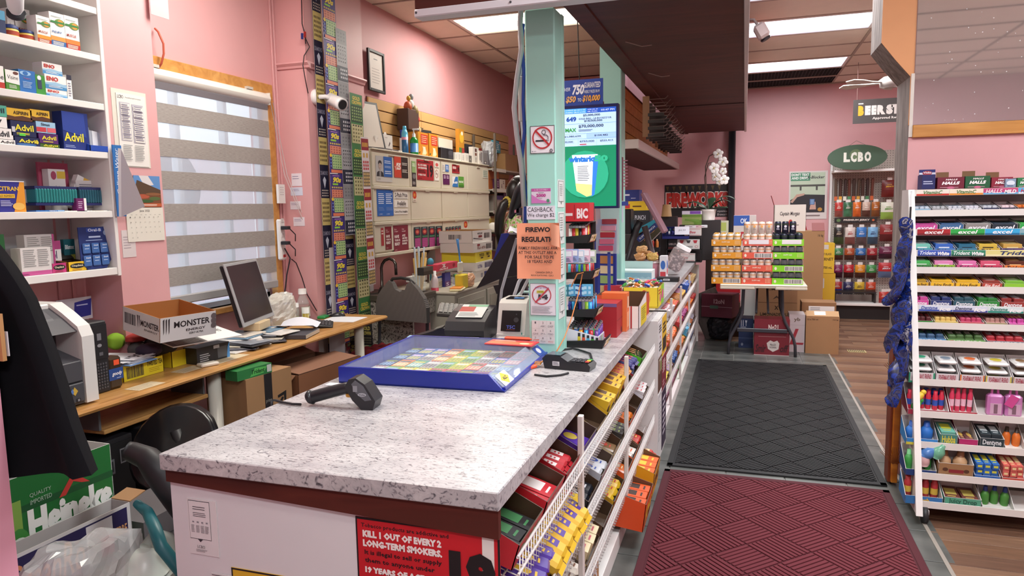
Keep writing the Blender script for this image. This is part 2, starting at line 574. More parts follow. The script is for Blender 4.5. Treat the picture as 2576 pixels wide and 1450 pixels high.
# mirror with specks of dust
mm,nt,b=node_mat('dusty_mirror')
b.inputs['Metallic'].default_value=1
b.inputs['Base Color'].default_value=(0.92,0.93,0.92,1)
b.inputs['Roughness'].default_value=0.03
wn=nt.nodes.new('ShaderNodeTexVoronoi')
wn.inputs['Scale'].default_value=26
tc=nt.nodes.new('ShaderNodeTexCoord')
mr=nt.nodes.new('ShaderNodeMapRange')
mr.inputs[1].default_value=0.05
mr.inputs[2].default_value=0.09
mr.inputs[3].default_value=1
mr.inputs[4].default_value=0
df=nt.nodes.new('ShaderNodeBsdfDiffuse')
df.inputs[0].default_value=(0.8,0.8,0.78,1)
mx=nt.nodes.new('ShaderNodeMixShader')
mx2=nt.nodes.new('ShaderNodeMixShader')
mx2.inputs[0].default_value=0.16
L=nt.links.new
L(tc.outputs['Object'],wn.inputs['Vector'])
L(wn.outputs['Distance'],mr.inputs[0])
L(mr.outputs[0],mx.inputs[0])
L(b.outputs[0],mx2.inputs[1])
L(df.outputs[0],mx2.inputs[2])
L(mx2.outputs[0],mx.inputs[1])
L(df.outputs[0],mx.inputs[2])
L(mx.outputs[0],nt.nodes['Material Output'].inputs['Surface'])
MB().box(xe+0.02,3.88,4.488,4.4995,2.02,3.24,mm).build('wall_mirror_glass',label='large dusty speckled wall mirror above the candy rack',cat='mirror')
# ---- ceilings
def ceiling(name,x0,x1,y0,y1,z,gx,gy,sx,sy,skip):
 c=MB().box(x0,x1,y0,y1,z+0.02,z+0.1,'#3a332e').build(name,kind='structure')
 dat={}
 i0,i1=math.floor((x0-gx)/sx),math.ceil((x1-gx)/sx)
 j0,j1=math.floor((y0-gy)/sy),math.ceil((y1-gy)/sy)
 for i in range(i0,i1):
  for j in range(j0,j1):
   xa,xb=max(x0,gx+i*sx),min(x1,gx+(i+1)*sx)
   ya,yb=max(y0,gy+j*sy),min(y1,gy+(j+1)*sy)
   if xb-xa<0.06 or yb-ya<0.06 or skip((xa+xb)/2,(ya+yb)/2):
    continue
   k=(round(xb-xa,2),round(yb-ya,2))
   if k not in dat:
    dat[k]=MB().box(0.012,k[0]-0.012,0.012,k[1]-0.012,0.003,0.02,M_TILEC,0.004).build('ceiling_tile',c,M=T(xa,ya,z)).data
   else:
    link('ceiling_tile',dat[k],c,M=T(xa,ya,z+random.uniform(0,0.003)))
 b=MB()
 for i in range(i0,i1+1):
  x=gx+i*sx
  if x0<x<x1:
   b.box(x-0.013,x+0.013,y0,y1,z-0.002,z+0.006,M_TBAR)
 b.build('grid_bars_long',c)
 b=MB()
 for j in range(j0,j1+1):
  y=gy+j*sy
  if y0<y<y1:
   b.box(x0,x1,y-0.013,y+0.013,z-0.003,z+0.005,M_TBAR)
 b.build('grid_bars_cross',c)
 b=MB().box(x0,x0+0.03,y0,y1,z-0.012,z,M_TBAR).box(x0,x1,y1-0.03,y1,z-0.012,z,M_TBAR)
 b.build('wall_angle',c)
LL=[(-2.08,6.9),(-2.08,3.4),(-2.08,-0.1)]
LRr=[(0.455,5.345+0.67),(0.455,7.355),(0.455,9.365),(0.455,1.995),(0.455,-0.685),(3.155,3.335),(3.155,7.355)]
def hit(pts,sx,sy):
 return lambda x,y:any(abs(x-a)<sx/2 and abs(y-b)<sy/2 for a,b in pts)
hl,hr=hit(LL,1.4,0.7),hit(LRr,1.35,0.67)
ceiling('ceiling',-3.35,-0.85,-2.2,10.05,ZCL,-2.78,6.55,1.4,0.7,hl)
ceiling('ceiling_aisle',-0.87,3.9,-2.2,10.95,ZCR,1.13,7.02,1.35,0.67,lambda x,y:hr(x,y)or(9.69<y<10.9 and-0.3<x<1.13))
MB().box(-0.87,-0.85,-2.2,10.95,ZCR-0.002,ZCL+0.1,M_TILEC).build('trim_4',kind='structure')
M_TUBE=mat('#fffbe8',0.4,emit=2.6)
M_TUBEC=mat('#f2f8ff',0.4,emit=2.6)
M_LOUV=mat('#fff4da',0.5,emit=0.9)
M_LOUVC=mat('#c9dcff',0.5,emit=1.0)
def troffer(x,y,z,sx,sy,cool,label):
 t=thing('ceiling_light',label,'light',T(x,y,z),'fluorescent ceiling lights')
 a,b=sx/2-0.012,sy/2-0.012
 f=MB()
 f.box(-a,a,-b,-b+0.03,-0.004,0.02,M_WHITE).box(-a,a,b-0.03,b,-0.004,0.02,M_WHITE)
 f.box(-a,-a+0.03,-b+0.03,b-0.03,-0.004,0.02,M_WHITE).box(a-0.03,a,-b+0.03,b-0.03,-0.004,0.02,M_WHITE)
 f.build('frame',t)
 MB().box(-a+0.03,a-0.03,-b+0.03,b-0.03,0.008,0.015,M_LOUVC if cool else M_LOUV).build('diffuser',t)
 for k in range(4):
  yy=-b+0.03+(2*b-0.06)*(k+0.5)/4
  MB().box(-a+0.035,a-0.035,yy-0.045,yy+0.045,0.0,0.008,M_TUBEC if cool else M_TUBE).build('tube',t)
for k,(x,y)in enumerate(LL[:1]):
 troffer(x,y,ZCL,1.4,0.7,False,'warm white fluorescent ceiling panel above the cigarette cabinet side, seen past the green post')
for k,(x,y)in enumerate(LRr[:5]):
 troffer(x,y,ZCR,1.35,0.67,True,['bright fluorescent panel at the top edge between canopy and stub wall','cool bluish fluorescent panel behind the small ceiling spotlight','fluorescent panel next to the dark ceiling grille','fluorescent panel over the entrance mat seen in the mirror','fluorescent panel near the rear wall seen in the mirror'][k])
 # dark open grille by the back wall
g=thing('ceiling_grille','black open return-air grille in the ceiling by the back wall','vent',T(0.42,10.32,ZCR))
gd=mat('#22201f',0.6)
MB().box(-0.7,0.7,-0.62,0.6,0.012,0.018,'#0f0e0e').build('backing',g)
for k in range(2):
 MB().box(-0.7,0.7,-0.62+k*0.6-0.012,-0.62+k*0.6+0.012,-0.008,0.012,M_TBAR).build('frame_bar',g)
m=MB()
for k in range(34):
 m.box(-0.7+k*0.0415,-0.695+k*0.0415,-0.61,0.6,0.0,0.012,gd)
for k in range(28):
 m.box(-0.7,0.7,-0.6+k*0.0432,-0.596+k*0.0432,0.0,0.012,gd)
props(m.build('grate',g),kind='stuff')
# ---- window with blind
wn=MB()
wn.box(WX-0.02,WX+0.035,3.0,4.50,2.42,2.53,M_BEIGE,0.004).box(WX-0.02,WX+0.035,4.435,4.505,0.92,2.42,M_BEIGE,0.004)
wn.box(WX-0.15,WX+0.04,3.172,4.5,0.93,0.97,M_BEIGE,0.004)
win=wn.build('window_1',kind='structure')
fr=MB()
for y in(3.2,3.62,4.06,4.42):
 fr.box(WX-0.1,WX-0.05,y,y+0.035,0.97,2.42,'#dfe4ea')
for z in(0.97,1.62,2.39):
 fr.box(WX-0.1,WX-0.05,3.2,4.45,z,z+0.035,'#dfe4ea')
fr.build('window_frame',win)
MB().box(WX-0.08,WX-0.076,3.2,4.44,0.99,2.4,film('#eaf2fb',0.08,0.02)).build('pane',win)
bl=thing('roller_blind','striped grey and sheer zebra roller blind over the window','blind',T(-3.29,3.8,1.0))
BY0,BY1=-0.63,0.595
zt=at(392,205,x=-3.29).z-1.0
m=MB()
m.grid(lambda u,v:(-0.03+0.05*math.cos(v*2*PI),BY0-0.02+u*(BY1-BY0+0.04),zt+0.04+0.045*math.sin(v*2*PI)),1,14,mat('#e9e6df',0.35))
m.box(-0.07,0.012,BY1+0.018,BY1+0.024,zt,zt+0.085,'#dedad2')
m.build('cassette',bl)
for y in(-0.42,0.42):
 MB().box(-0.06,0.0,y-0.03,y+0.03,zt+0.083,zt+0.1,'#c8c2b8').build('bracket',bl)
M_FAB=ramp_mat('blind_fabric',[(0.2,'#857f7c'),(0.5,'#a09a96'),(0.8,'#b4aeaa')],scale=(1,4,60),nscale=8,rough=0.8)
M_SHEER=film('#e6eefa',0.35,0.6,'sheer_fabric')
M_FABD=mat('#6f6a70',0.8)
zs=[at(392+(y-222)*0.073,y,x=-3.29).z-1.0 for y in(205,222,257,307,345,393,430,476,513,558,595,640,675,722,747)]
for i in range(len(zs)-1):
 a,b2=zs[i+1],zs[i]
 sheer=i%2==1
 MB().box(-0.002 if sheer else-0.0025,0.001 if sheer else 0.003,BY0,BY1,a,b2,M_FABD if i==0 else M_SHEER if sheer else M_FAB).build('sheer_band' if sheer else 'opaque_band',bl)
MB().box(-0.012,0.014,BY0,BY1,zs[-1]-0.055,zs[-1],mat('#a9a7a8',0.4),0.006).build('bottom_rail',bl)
m=MB()
for s in(0,0.03):
 m.tube([(0.02,BY1+0.01+s,zt+0.02),(0.05,BY1+0.09+s,zt-0.5),(0.13,BY1+0.33+s*0.6,zt-1.1),(0.17,BY1+0.42,zt-1.55)],0.0025,'#d8cfcb',5)
m.build('cord',bl)
# satellite dish and pale fence outside
d=thing('satellite_dish','grey satellite dish outside the window, blurred behind the sheer stripes','dish',T(-4.5,4.55,1.85))
MB().lathe([(0.02,0),(0.2,0.03),(0.3,0.07),(0.33,0.1),(0.3,0.085),(0.02,0.02)],'#7d8792',24,M=Matrix.Rotation(PI/2-0.2,4,'Y')@Matrix.Scale(1.1,4,(0,1,0))).build('reflector',d)
MB().tube([(0,0,-0.3),(0.25,0,-0.28),(0.42,-0.02,0.0)],0.02,'#6d7782').build('arm',d)
MB().tube([(-0.05,0,0),(-0.12,0,-0.3),(-0.12,0,-1.9)],0.03,'#6d7782').build('mast',d)
fe=thing('garden_fence','pale boarded wall outside the window','fence',T(-5.6,4.5,-0.2))
fm=mat('#f2f6fc',0.7)
fd=None
for k in range(14):
 if fd is None:
  fd=MB().box(0,0.03,0,0.29,0,2.5,fm,0.008).build('board',fe,M=T(0,-1.6+k*0.3,0)).data
 else:
  link('board',fd,fe,M=T(0,-1.6+k*0.3,0))
  # ---- overhead canopy above the counter
cp=thing('overhead_canopy','dark brown stained wooden canopy hanging over the counter','canopy',T(0,0,2.6))
MB().box(-0.78,-0.02,2.79,10.45,0.012,0.03,M_DARKW).build('underside',cp)
MB().prism([(-0.88,0),(-0.775,0),(-0.765,0.05),(-0.765,0.64),(-0.88,0.64)],3.45,10.45,M_DARKW,'y').build('side_beam',cp)
MB().box(-0.055,-0.02,2.79,10.45,0.01,0.64,M_DARKW).build('side_board',cp)
MB().box(-0.02,0.008,2.79,10.45,-0.006,0.13,mat('#cfc6c4',0.5,var=0.05),0.003).build('edge_trim',cp)
MB().box(-0.78,-0.02,7.58,7.592,0.004,0.014,'#2c110c').build('joint_strip',cp)
for y in(4.5,5.6):
 MB().tube([(-0.72,y,0.012),(-0.62,y+0.02,-0.02),(-0.56,y+0.03,-0.015)],0.0035,'#a08a80',6).build('wire_hook',cp)
hd=thing('front_header','brown header board with white lower trim above the green post','header',T(-0.9,2.72,2.38))
MB().box(-0.395,0.62,0,0.04,0.03,0.6,M_DARKW).build('board',hd)
MB().box(-0.395,0.62,-0.012,0.06,0,0.032,mat('#d4d2d6',0.45),0.004).build('lower_trim',hd)
for x in(-0.385,0.02):
 MB().lathe([(0.005,0),(0.004,0.003)],'#3c3c40',8,M=T(x,-0.012,0.018,0,PI/2)).build('screw_head',hd)
 # hanging fixture over the far counter with peg hooks
hf=thing('overhead_shelf','white-edged brown overhead shelf with slat panel under the canopy','shelf',T(-0.9,6.38,2.11))
MB().box(-0.5,-0.03,0.03,4.1,0,0.075,M_DARKW).build('shelf_board',hf)
MB().box(-0.5,0,0,0.03,0.0,0.08,mat('#d7d0cb',0.5),0.004).build('front_edge',hf)
MB().box(-0.03,0,0.03,4.1,0,0.08,mat('#d7d0cb',0.5),0.004).build('side_edge',hf)
for k in range(5):
 MB().box(-0.19,-0.17,0.25,4.1,0.085+k*0.1,0.178+k*0.1,M_BEIGE,0.002).build('slat',hf)
MB().box(-0.21,-0.19,0.0,4.1,0.08,0.62,M_DARKW).build('back_panel',hf)
TANB=mat('#9a7350',0.6,var=0.08)
for k in range(9):
 y0=6.55+k*0.24
 t=thing('peg_hook_panel','upright wire peg hook board under the canopy, '+ORD[k]+' from the pale board by the post','hook rack',T(-0.89,y0,2.22),'peg hook boards under the canopy')
 hgt=0.36 if k<4 else 0.27
 z0=0.0 if k<4 else-0.02
 MB().box(0.0,0.03 if k else 0.06,-0.006,0.006,z0,z0+hgt,TANB if k in(0,4,8)else '#3b2a22').build('board',t)
 h=MB()
 for q in range(6):
  zz=z0+0.03+q*(hgt-0.06)/5
  h.tube([(0.03,0,zz),(0.20,0.0,zz),(0.225,0.0,zz+0.025)],0.003,'#8f8078',5)
  if q<4:
   h.box(0.05,0.19,-0.02,0.02,zz-0.03,zz-0.004,'#2b2320')
 h.build('hooks',t)
 # ---- green posts
def post(x0,x1,y0,y1,z0,z1,label):
 t=thing('support_post',label,'post',T((x0+x1)/2,(y0+y1)/2,z0))
 a,b=(x1-x0)/2,(y1-y0)/2
 MB().box(-a,a,-b,b,0,z1-z0,M_MINT,0.006).build('shaft',t)
 MB().box(-a-0.001,a+0.0015,b-0.03,b+0.004,0,z1-z0,M_MINT,0.002).build('corner_board',t)
 return t
P1=(-0.897,-0.766,2.945,3.10)
post(*P1,0.952,2.43,'mint green square post rising from the counter, covered with notices')
b2=at(1570,600,y=5.4)-Vector((.02,0,0))
post(b2.x-0.165,b2.x,5.4,5.56,0.952,3.43,'second mint green post further along the counter, behind the lottery screen')
# ---- floor mats
def mat_rug(name,label,x0,x1,y0,y1,base,rib,s):
 t=thing(name,label,'mat',T((x0+x1)/2,(y0+y1)/2,0.001))
 w,h=(x1-x0)/2,(y1-y0)/2
 MB().box(-w,w,-h,h,0,0.006,base,0.003).build('backing',t)
 e=MB()
 e.box(-w,w,-h,-h+0.04,0.006,0.009,base,0.002).box(-w,w,h-0.04,h,0.006,0.009,base,0.002)
 e.box(-w,-w+0.035,-h,h,0.006,0.009,base,0.002).box(w-0.035,w,-h,h,0.006,0.009,base,0.002)
 e.build('rubber_border',t)
 m=MB()
 c=math.sqrt(0.5)
 N=int((w+h)*2/s)+2
 nr=8
 W2,H2=w-0.045,h-0.05
 for i in range(-N,N):
  for j in range(-N,N):
   u0,v0=i*s,j*s
   cx,cy=(u0+s/2-v0-s/2)*c,(u0+s/2+v0+s/2)*c
   if abs(cx)>W2+s*0.75 or abs(cy)>H2+s*0.75:
    continue
   for k in range(nr):
    a=(k+0.5)*s/nr
    q=s/nr*0.33
    if(i+j)%2:
     r=(u0+0.006,u0+s-0.006,v0+a-q,v0+a+q)
    else:
     r=(u0+a-q,u0+a+q,v0+0.006,v0+s-0.006)
     # clip each rib to the mat by its ends
    P=[((u-v)*c,(u+v)*c)for u,v in((r[0],r[2]),(r[1],r[2]),(r[1],r[3]),(r[0],r[3]))]
    for ax,lim in((0,W2),(1,H2)):
     for sg in(1,-1):
      Q=[]
      for a,b in zip(P,P[1:]+P[:1]):
       da,db=lim-sg*a[ax],lim-sg*b[ax]
       if da>=0:
        Q.append(a)
       if da*db<0:
        q2=da/(da-db)
        Q.append((a[0]+(b[0]-a[0])*q2,a[1]+(b[1]-a[1])*q2))
      P=Q
    n=len(P)
    if n>2:
     m.add([(x,y,z)for z in(.006,.0115)for x,y in P],[tuple(range(n,2*n))]+[(e,(e+1)%n,n+(e+1)%n,n+e)for e in range(n)],rib)
 props(m.build('ribs',t),kind='stuff')
mat_rug('floor_mat','black ribbed entrance mat with basket weave pattern, lying behind the red one',-0.425,0.795,4.27,7.40,mat('#141416',0.7),mat('#1b1b1d',0.8,var=0.15),0.17)
mat_rug('floor_mat','dark red ribbed mat with basket weave pattern at the bottom of the aisle',-0.43,0.79,1.6,4.2,mat('#4e1822',0.9),mat('#682630',0.95,var=0.1),0.20)
# ================================================================ LEFT SIDE: medicine shelves, papers, desk
SX=-3.05
SZ=[2.616,2.389,2.153,1.915,1.621,1.333]
sh=thing('medicine_shelf','white wall shelf unit full of medicine boxes above the printer','shelf',T(-3.2,2.1,1.3))
for k,z in enumerate(SZ):
 MB().box(-0.148,0.15,-0.8,0.685,z-1.3-(0.032 if k<5 else 0.036),z-1.3,M_WHITE,0.002).build('shelf_board',sh)
MB().box(-0.148,0.152,0.687,0.708,-0.01,2.0,M_WHITE,0.002).build('side_panel',sh)
MB().box(-0.148,-0.14,-0.8,0.686,0,2.0,mat('#d9dadb',0.6)).build('back_panel',sh)
CLIP=1.62
def med(name,label,cat,px,k,depth,base,fr,x=None,rz=0.0,grp=None,top=(),sx=None,lift=0.0,kind='box',tilt=0.0):
 x=(SX-0.02)if x is None else x
 a,b=at(px[0],px[3],x=x),at(px[2],px[3],x=x)
 zt=at((px[0]+px[2])/2,px[1],x=x).z
 y0,y1=max(a.y,CLIP),b.y
 z0=SZ[k]+lift+0.0008
 w,h=y1-y0,zt-z0
 return carton(name,label,cat,T(x-depth/2,(y0+y1)/2,z0,PI/2+rz)@Matrix.Rotation(tilt,4,'Y'),w,depth,h,base,fr,top,group=grp)
W_,NV,YL,GR='#f2f1ee','#1c2b6b','#f0c21c','#3f9a3a'
def relief(txt,c1,c2):
 return[('r',0,0,1,.17,c1),('r',0,.17,1,.30,c2),('l',.12,.04,.85,.15,3,'#f6e9d8'),('e',.66,.72,.34,.11,'#6b8f3a'),('e',.7,.72,.2,.09,'#e0923c'),('r',.05,.69,.95,.75,'#2f7d3c'),('t',txt,.1,.38,.75,.46,c1,1),('l',.1,.86,.9,.9,1,'#9aa')]
med('medicine_box','dark blue pack cut off at the frame on the second shelf','box',(-10,27,17,94),1,.06,'#1d2d5c',[('r',0,.6,1,1,'#4d9cc4')])
med('medicine_box','tall slim white pack behind the yellow jars','box',(19,22,36,60),1,.05,W_,[('t','voltaren',.1,.45,.9,.6,'#34406b'),('r',0,.2,1,.3,'#c44')],x=SX-.14)
med('medicine_box','white box with green oval standing behind the yellow jars','box',(39,22,77,62),1,.05,W_,relief('MUSCLE','#b03a2e','#f2f1ee'),x=SX-.14)
for i,(x0,x1,yb)in enumerate(((19,61,103),(62,97,111))):
 a,b=at(x0,yb,x=SX-.03),at(x1,yb,x=SX-.03)
 r=(b.y-a.y)/2
 j=thing('ointment_jar','squat yellow jar with blue lid, '+('behind-most of the pair' if 0 else('first' if i==0 else 'second'))+' of the two on the medicine shelf','jar',T(SX-.03-r,(a.y+b.y)/2,SZ[1]+.001))
 MB().lathe([(r*.85,0),(r,r*.15),(r,r*.85),(r*.9,r*1.0)],'#e9cf6a',18).lathe([(r*1.01,r*.25),(r*1.01,r*.72)],'#a8402a',18,cap=False).build('body',j)
 MB().lathe([(r*.98,r*1.0),(r*.98,r*1.3),(r*.8,r*1.42)],'#22346e',18).build('lid',j)
med('medicine_box','white box with orange and dark red foot, just after the yellow jars','box',(97,43,131,119),1,.06,W_,relief('MUSCLE','#a83324','#e8932e'))
med('medicine_box','tall white box with blue foot between two red-footed boxes','box',(131,35,168,127),1,.07,W_,relief('INJURY','#3464a0','#e0984a'))
med('medicine_box','tall white box with red foot at the end of the second shelf','box',(168,44,203,134),1,.07,W_,relief('MUSCLE','#a8332c','#e0803a'))
med('medicine_box','red and white box cut off at the frame on the third shelf','box',(-20,165,14,234),2,.07,W_,[('r',0,0,1,.28,'#b5362e'),('t','ne',.5,.42,.95,.56,'#222')])
med('medicine_box','green and white eye drop box on the third shelf','box',(18,178,52,239),2,.07,'#4c8a34',[('p',[(0,.38),(1,.32),(1,1),(0,1)],W_),('t','Visine',.12,.55,.9,.75,'#222'),('e',.75,.88,.2,.08,'#6a3a34'),('l',.2,.1,.8,.28,3,'#d9e5cf')])
med('medicine_box','bright blue box with eye logo on the third shelf','box',(52,178,93,243),2,.07,'#2f6fb7',[('e',.4,.85,.34,.1,'#9cc6ea'),('e',.4,.85,.16,.09,'#2f6fb7'),('t','Tears',.25,.6,.7,.67,'#b45a8a'),('l',.2,.2,.8,.5,5,'#a9c9ec')])
med('medicine_box','narrow green box with white bottle picture on the third shelf','box',(93,190,117,247),2,.07,'#3e8f3c',[('e',.4,.85,.2,.12,'#e9eef4'),('r',.2,.3,.62,.75,'#39445e')])
eno=[('r',0,0,1,.42,'#4b8fc4'),('p',[(0,.42),(.5,.5),(1,.38),(1,.2),(0,.3)],'#9cc4e0'),('t','ENO',.08,.56,.62,.86,'#c2403a',2),('l',.15,.1,.8,.26,2,'#e4eef6')]
med('antacid_box','small white and blue box lowest of the stack of three on the third shelf','box',(118,226,170,254),2,.06,W_,eno)
zA=at(140,226,x=SX-.02).z-SZ[2]
med('antacid_box','larger white and blue box in the middle of the stack of three','box',(115,190,168,226),2,.06,W_,eno,lift=zA)
zB=at(140,190,x=SX-.02).z-SZ[2]
med('antacid_box','white and blue box on top of the stack of three','box',(108,160,157,190),2,.06,W_,eno,lift=zB,x=SX-.03)
med('medicine_box','narrow white box with dark cap behind the antacid stack','box',(172,190,184,255),2,.05,W_,[('r',0,.8,1,1,'#334'),('l',.2,.1,.8,.7,6,'#889')])
# shelf four
advil=lambda c,t='#ece03a':[('t','Advil',.15,.36,.9,.78,t,1),('l',.2,.1,.8,.25,2,t)]
def stack(px,levels,depth,k):
 """levels: (name, label, top px, base, print), lowest first"""
 lift=0
 for(nm,lb,tp,base,fr,dx)in levels:
  z=at((px[0]+px[1])/2,tp,x=SX-.02).z-SZ[k]
  a,b=at(px[0]+dx,px[2],x=SX-.02),at(px[1]+dx,px[2],x=SX-.02)
  y0=max(a.y,CLIP)
  carton(nm,lb,'box',T(SX-.02-depth/2,(y0+b.y)/2,SZ[k]+lift+.001,PI/2),b.y-y0,depth,z-lift-.002,base,fr)
  lift=z
stack((-25,38,376),[('pain_relief_box','white tablet box lowest of the stack at the frame edge, fourth shelf',350,W_,[('t','Advil',.4,.2,.95,.75,'#20242c',1)],2),('pain_relief_box','white tablet box second up in the stack at the frame edge',322,W_,[('t','Advil',.3,.2,.85,.75,'#20242c',1)],-2),('pain_relief_box','white tablet box third up in the stack at the frame edge',294,W_,[('t','IV',.4,.2,.8,.75,'#20242c',1)],-14),('pain_relief_box','teal tablet box topping the stack at the frame edge',265,'#57b09a',[('t','vil',.55,.3,.9,.75,'#1c2a3a',1)],-12)],.08,3)
stack((36,98,378),[('pain_relief_box','navy night tablet box with moon, lowest of its stack on the fourth shelf',345,'#1b2652',advil(0)+[('e',.45,.15,.4,.15,'#3a6aa8'),('e',.88,.5,.06,.2,'#d9c93c')],4),('pain_relief_box','navy tablet box with green sticker in the middle of its stack',306,'#1b2450',advil(0)+[('r',.3,.03,.55,.2,'#5ed04a'),('r',.02,.25,.15,.6,'#c9ccd4')],-3),('aspirin_box','yellow and brown tablet box on top of the navy boxes',276,'#e0b437',[('p',[(0,0),(1,0),(1,.3),(.6,.42),(.3,.3),(0,.38)],'#5a3420'),('t','ASPIRIN',.25,.5,.85,.8,'#3a2a18',1)],-10)],.09,3)
stack((102,150,384),[('pain_relief_box','green and navy tablet box lowest of the second stack, fourth shelf',362,'#3b5a22',advil(0),1),('pain_relief_box','purple tablet box second up in the second stack',337,'#54256a',advil(0),-1),('cold_tablet_box','light blue and red tablet box third up in the second stack',308,'#9cc7e4',[('r',0,.1,.5,.5,'#c8404a'),('r',.55,.1,1,.5,'#d86a74'),('t','Sinus',.25,.65,.7,.9,'#345',1)],-5),('aspirin_box','yellow and brown tablet box on top of the second stack',280,'#e0b437',[('p',[(0,0),(1,0),(1,.3),(.6,.42),(.3,.3),(0,.38)],'#5a3420'),('t','ASPIRIN',.3,.5,.9,.8,'#3a2a18',1)],-17)],.08,3)
med('display_box','tall navy display box with big yellow lettering at the end of the fourth shelf','box',(163,284,227,386),3,.06,'#22357e',[('p',[(0,.5),(0,1),(.85,.97),(.9,.35)],'#2c459c'),('t','Advil',.03,.22,.78,.45,'#ece23c',1),('l',.05,.05,.5,.13,2,'#8fa2d8')])
a,b=at(228,386,x=SX),at(283,386,x=SX)
tr=tray('display_tray','blue card tray holding clear sample packs beside the navy display box','tray',T(SX-.08,(a.y+b.y)/2,SZ[3]+.001,PI/2),b.y-a.y,.16,.07,'#2750b4','#3d64c0',hf=.028,hb=.1)
for i in range(2):
 MB().box(-.035,.035,-.002,.002,0,.12-i*.02,film('#cfd6e2',.5,.1)).box(-.02,.01,-.003,-.002,.02,.1,'#dfe3ea').build('sample_pack',label='clear hanging sample pack in the blue tray, '+('tilted' if i else 'upright'),cat='packet',M=T(SX-.06+i*.022,(a.y+b.y)/2-.03+i*.035,SZ[3]+.005,PI/2,-.15,.12*i))
 # shelf five
med('cold_remedy_box','blue and orange cold drink powder box at the frame edge, fifth shelf','box',(-45,455,67,540),4,.08,'#2f2f8e',[('p',[(.72,0),(1,0),(1,1),(.9,1)],'#e79a2e'),('t','oCITRAN',.32,.68,.86,.82,'#f0c63a',1),('r',.3,.45,.76,.58,'#edbd36'),('t','COLD REMEDY',.33,.48,.74,.55,'#222',0),('l',.42,.18,.7,.38,4,'#c9c9ee'),('e',.83,.18,.14,.12,'#f0c060'),('r',0,.97,1,1,'#e6e6ee')])
med('test_kit_box','upright pink and white kit box at the back of the fifth shelf','box',(124,426,166,470),4,.04,W_,[('t','ovulation',.1,.5,.8,.62,'#555'),('e',.3,.85,.16,.1,'#b04a6a'),('r',.5,.78,1,.95,'#e8c84a')],x=SX-.15,lift=0)
MB().box(-.08,.08,-.006,.006,0,.24,'#b8506e').build('hanging_card',label='dark pink backing card standing behind the kit boxes',cat='card',M=T(SX-.2,at(138,500,x=SX-.2).y,SZ[4]+.001,PI/2))
p=at(185,525,x=SX-.15)
carton('test_kit_box','pink and white kit box leaning over on the fifth shelf','box',T(SX-.15,p.y,SZ[4]+.012,PI/2)@Matrix.Rotation(.42,4,'Y'),.09,.03,.17,W_,[('t','CLEAR',.1,.3,.5,.45,'#555'),('e',.6,.6,.18,.12,'#a85a72'),('r',.4,.8,1,1,'#e4b848'),('p',[(0,.4),(.5,.55),(1,.3),(1,.24),(.5,.5),(0,.34)],'#d58aa4')])
med('leaflet_box','white box printed with small grey text behind the teal packs','box',(194,455,258,500),4,.03,'#e6e4e2',[('l',.12,.1,.85,.9,12,'#8a8a90')],x=SX-.13)
for i,(x0,x1,yt,yb)in enumerate(((88,193,468,530),(198,266,471,527))):
 xx=SX-.05-.03*i
 a,b=at(x0,yb,x=xx),at(x1,yb,x=xx)
 zt2=at(x0,yt,x=xx).z
 n=15 if i==0 else 11
 t=thing('flosser_pack',('teal ribbed row of slim packs' if i==0 else 'darker teal ribbed row of slim packs behind')+' on the fifth shelf','pack',T(xx,(a.y+b.y)/2,SZ[4]+.03,PI/2))
 w=b.y-a.y
 hh=zt2-SZ[4]-.03
 MB().box(-w/2,w/2,-.01,.06,0,.012,'#232a66').box(-w/2,w/2,-.01,.06,hh-.014,hh,'#252c60').build('sleeve',t)
 for q in range(n):
  x=-w/2+w*(q+.5)/n
  MB().box(x-w/n*.42,x+w/n*.42,-.016,.05,.012,hh-.012,'#2b8f8e' if i==0 else '#1f5f72',.004).build('slim_pack',t)
med('pill_pack','small purple upright pack in front of the teal packs','pack',(194,499,213,530),4,.03,'#6a1f5e',[('l',.2,.2,.8,.8,4,'#c9a9cc')],x=SX-.02)
med('pill_pack','small white upright pack beside the purple one','pack',(213,499,219,530),4,.03,W_,[],x=SX-.02)
med('swab_pack','flat light blue pack lying on the edge of the fifth shelf','pack',(92,529,163,541),4,.09,'#3d78be',[('r',.75,.05,1,.95,'#8fb6e0'),('t','Qtips',.45,.2,.72,.85,'#e9f1fa',1)])
med('thermometer_box','flat white slim box lying on the edge of the fifth shelf','box',(164,530,284,540),4,.06,W_,[('r',.55,.1,.8,.9,'#ded6c6'),('t','F',.5,.2,.53,.8,'#555'),('e',.9,.5,.03,.3,'#888')])
# shelf six
med('gum_box','dark green box at the frame edge on the lowest medicine shelf','box',(-15,590,18,680),5,.06,'#2e7a3a',[('r',0,.6,1,1,'#1d5a2c'),('l',.2,.1,.9,.5,4,'#9fd08a')])
med('allergy_box','white tablet box with pink foot and grey small print on the lowest medicine shelf','box',(57,623,133,698),5,.06,'#dedbd8',[('r',0,0,1,.15,'#c65a96'),('l',.08,.3,.5,.95,9,'#9a9a98'),('l',.55,.3,.95,.95,9,'#9a9a98')])
med('allergy_box','second white box with grey small print standing just behind the pink-footed one','box',(68,590,142,680),5,.05,'#d6d3d0',[('l',.08,.55,.5,.95,8,'#95958f'),('l',.55,.55,.95,.95,8,'#95958f'),('r',.93,0,1,1,'#c0508c')],x=SX-.09)
med('allergy_box','pink and white box showing the letters ol beside the yellow lip balm tray','box',(128,606,156,662),5,.05,'#c0508c',[('r',0,.35,1,.72,W_),('t','ol',.2,.42,.6,.68,'#2a2a5a',1),('e',.5,.15,.25,.08,'#f0b8d0')],x=SX-.1,lift=0)
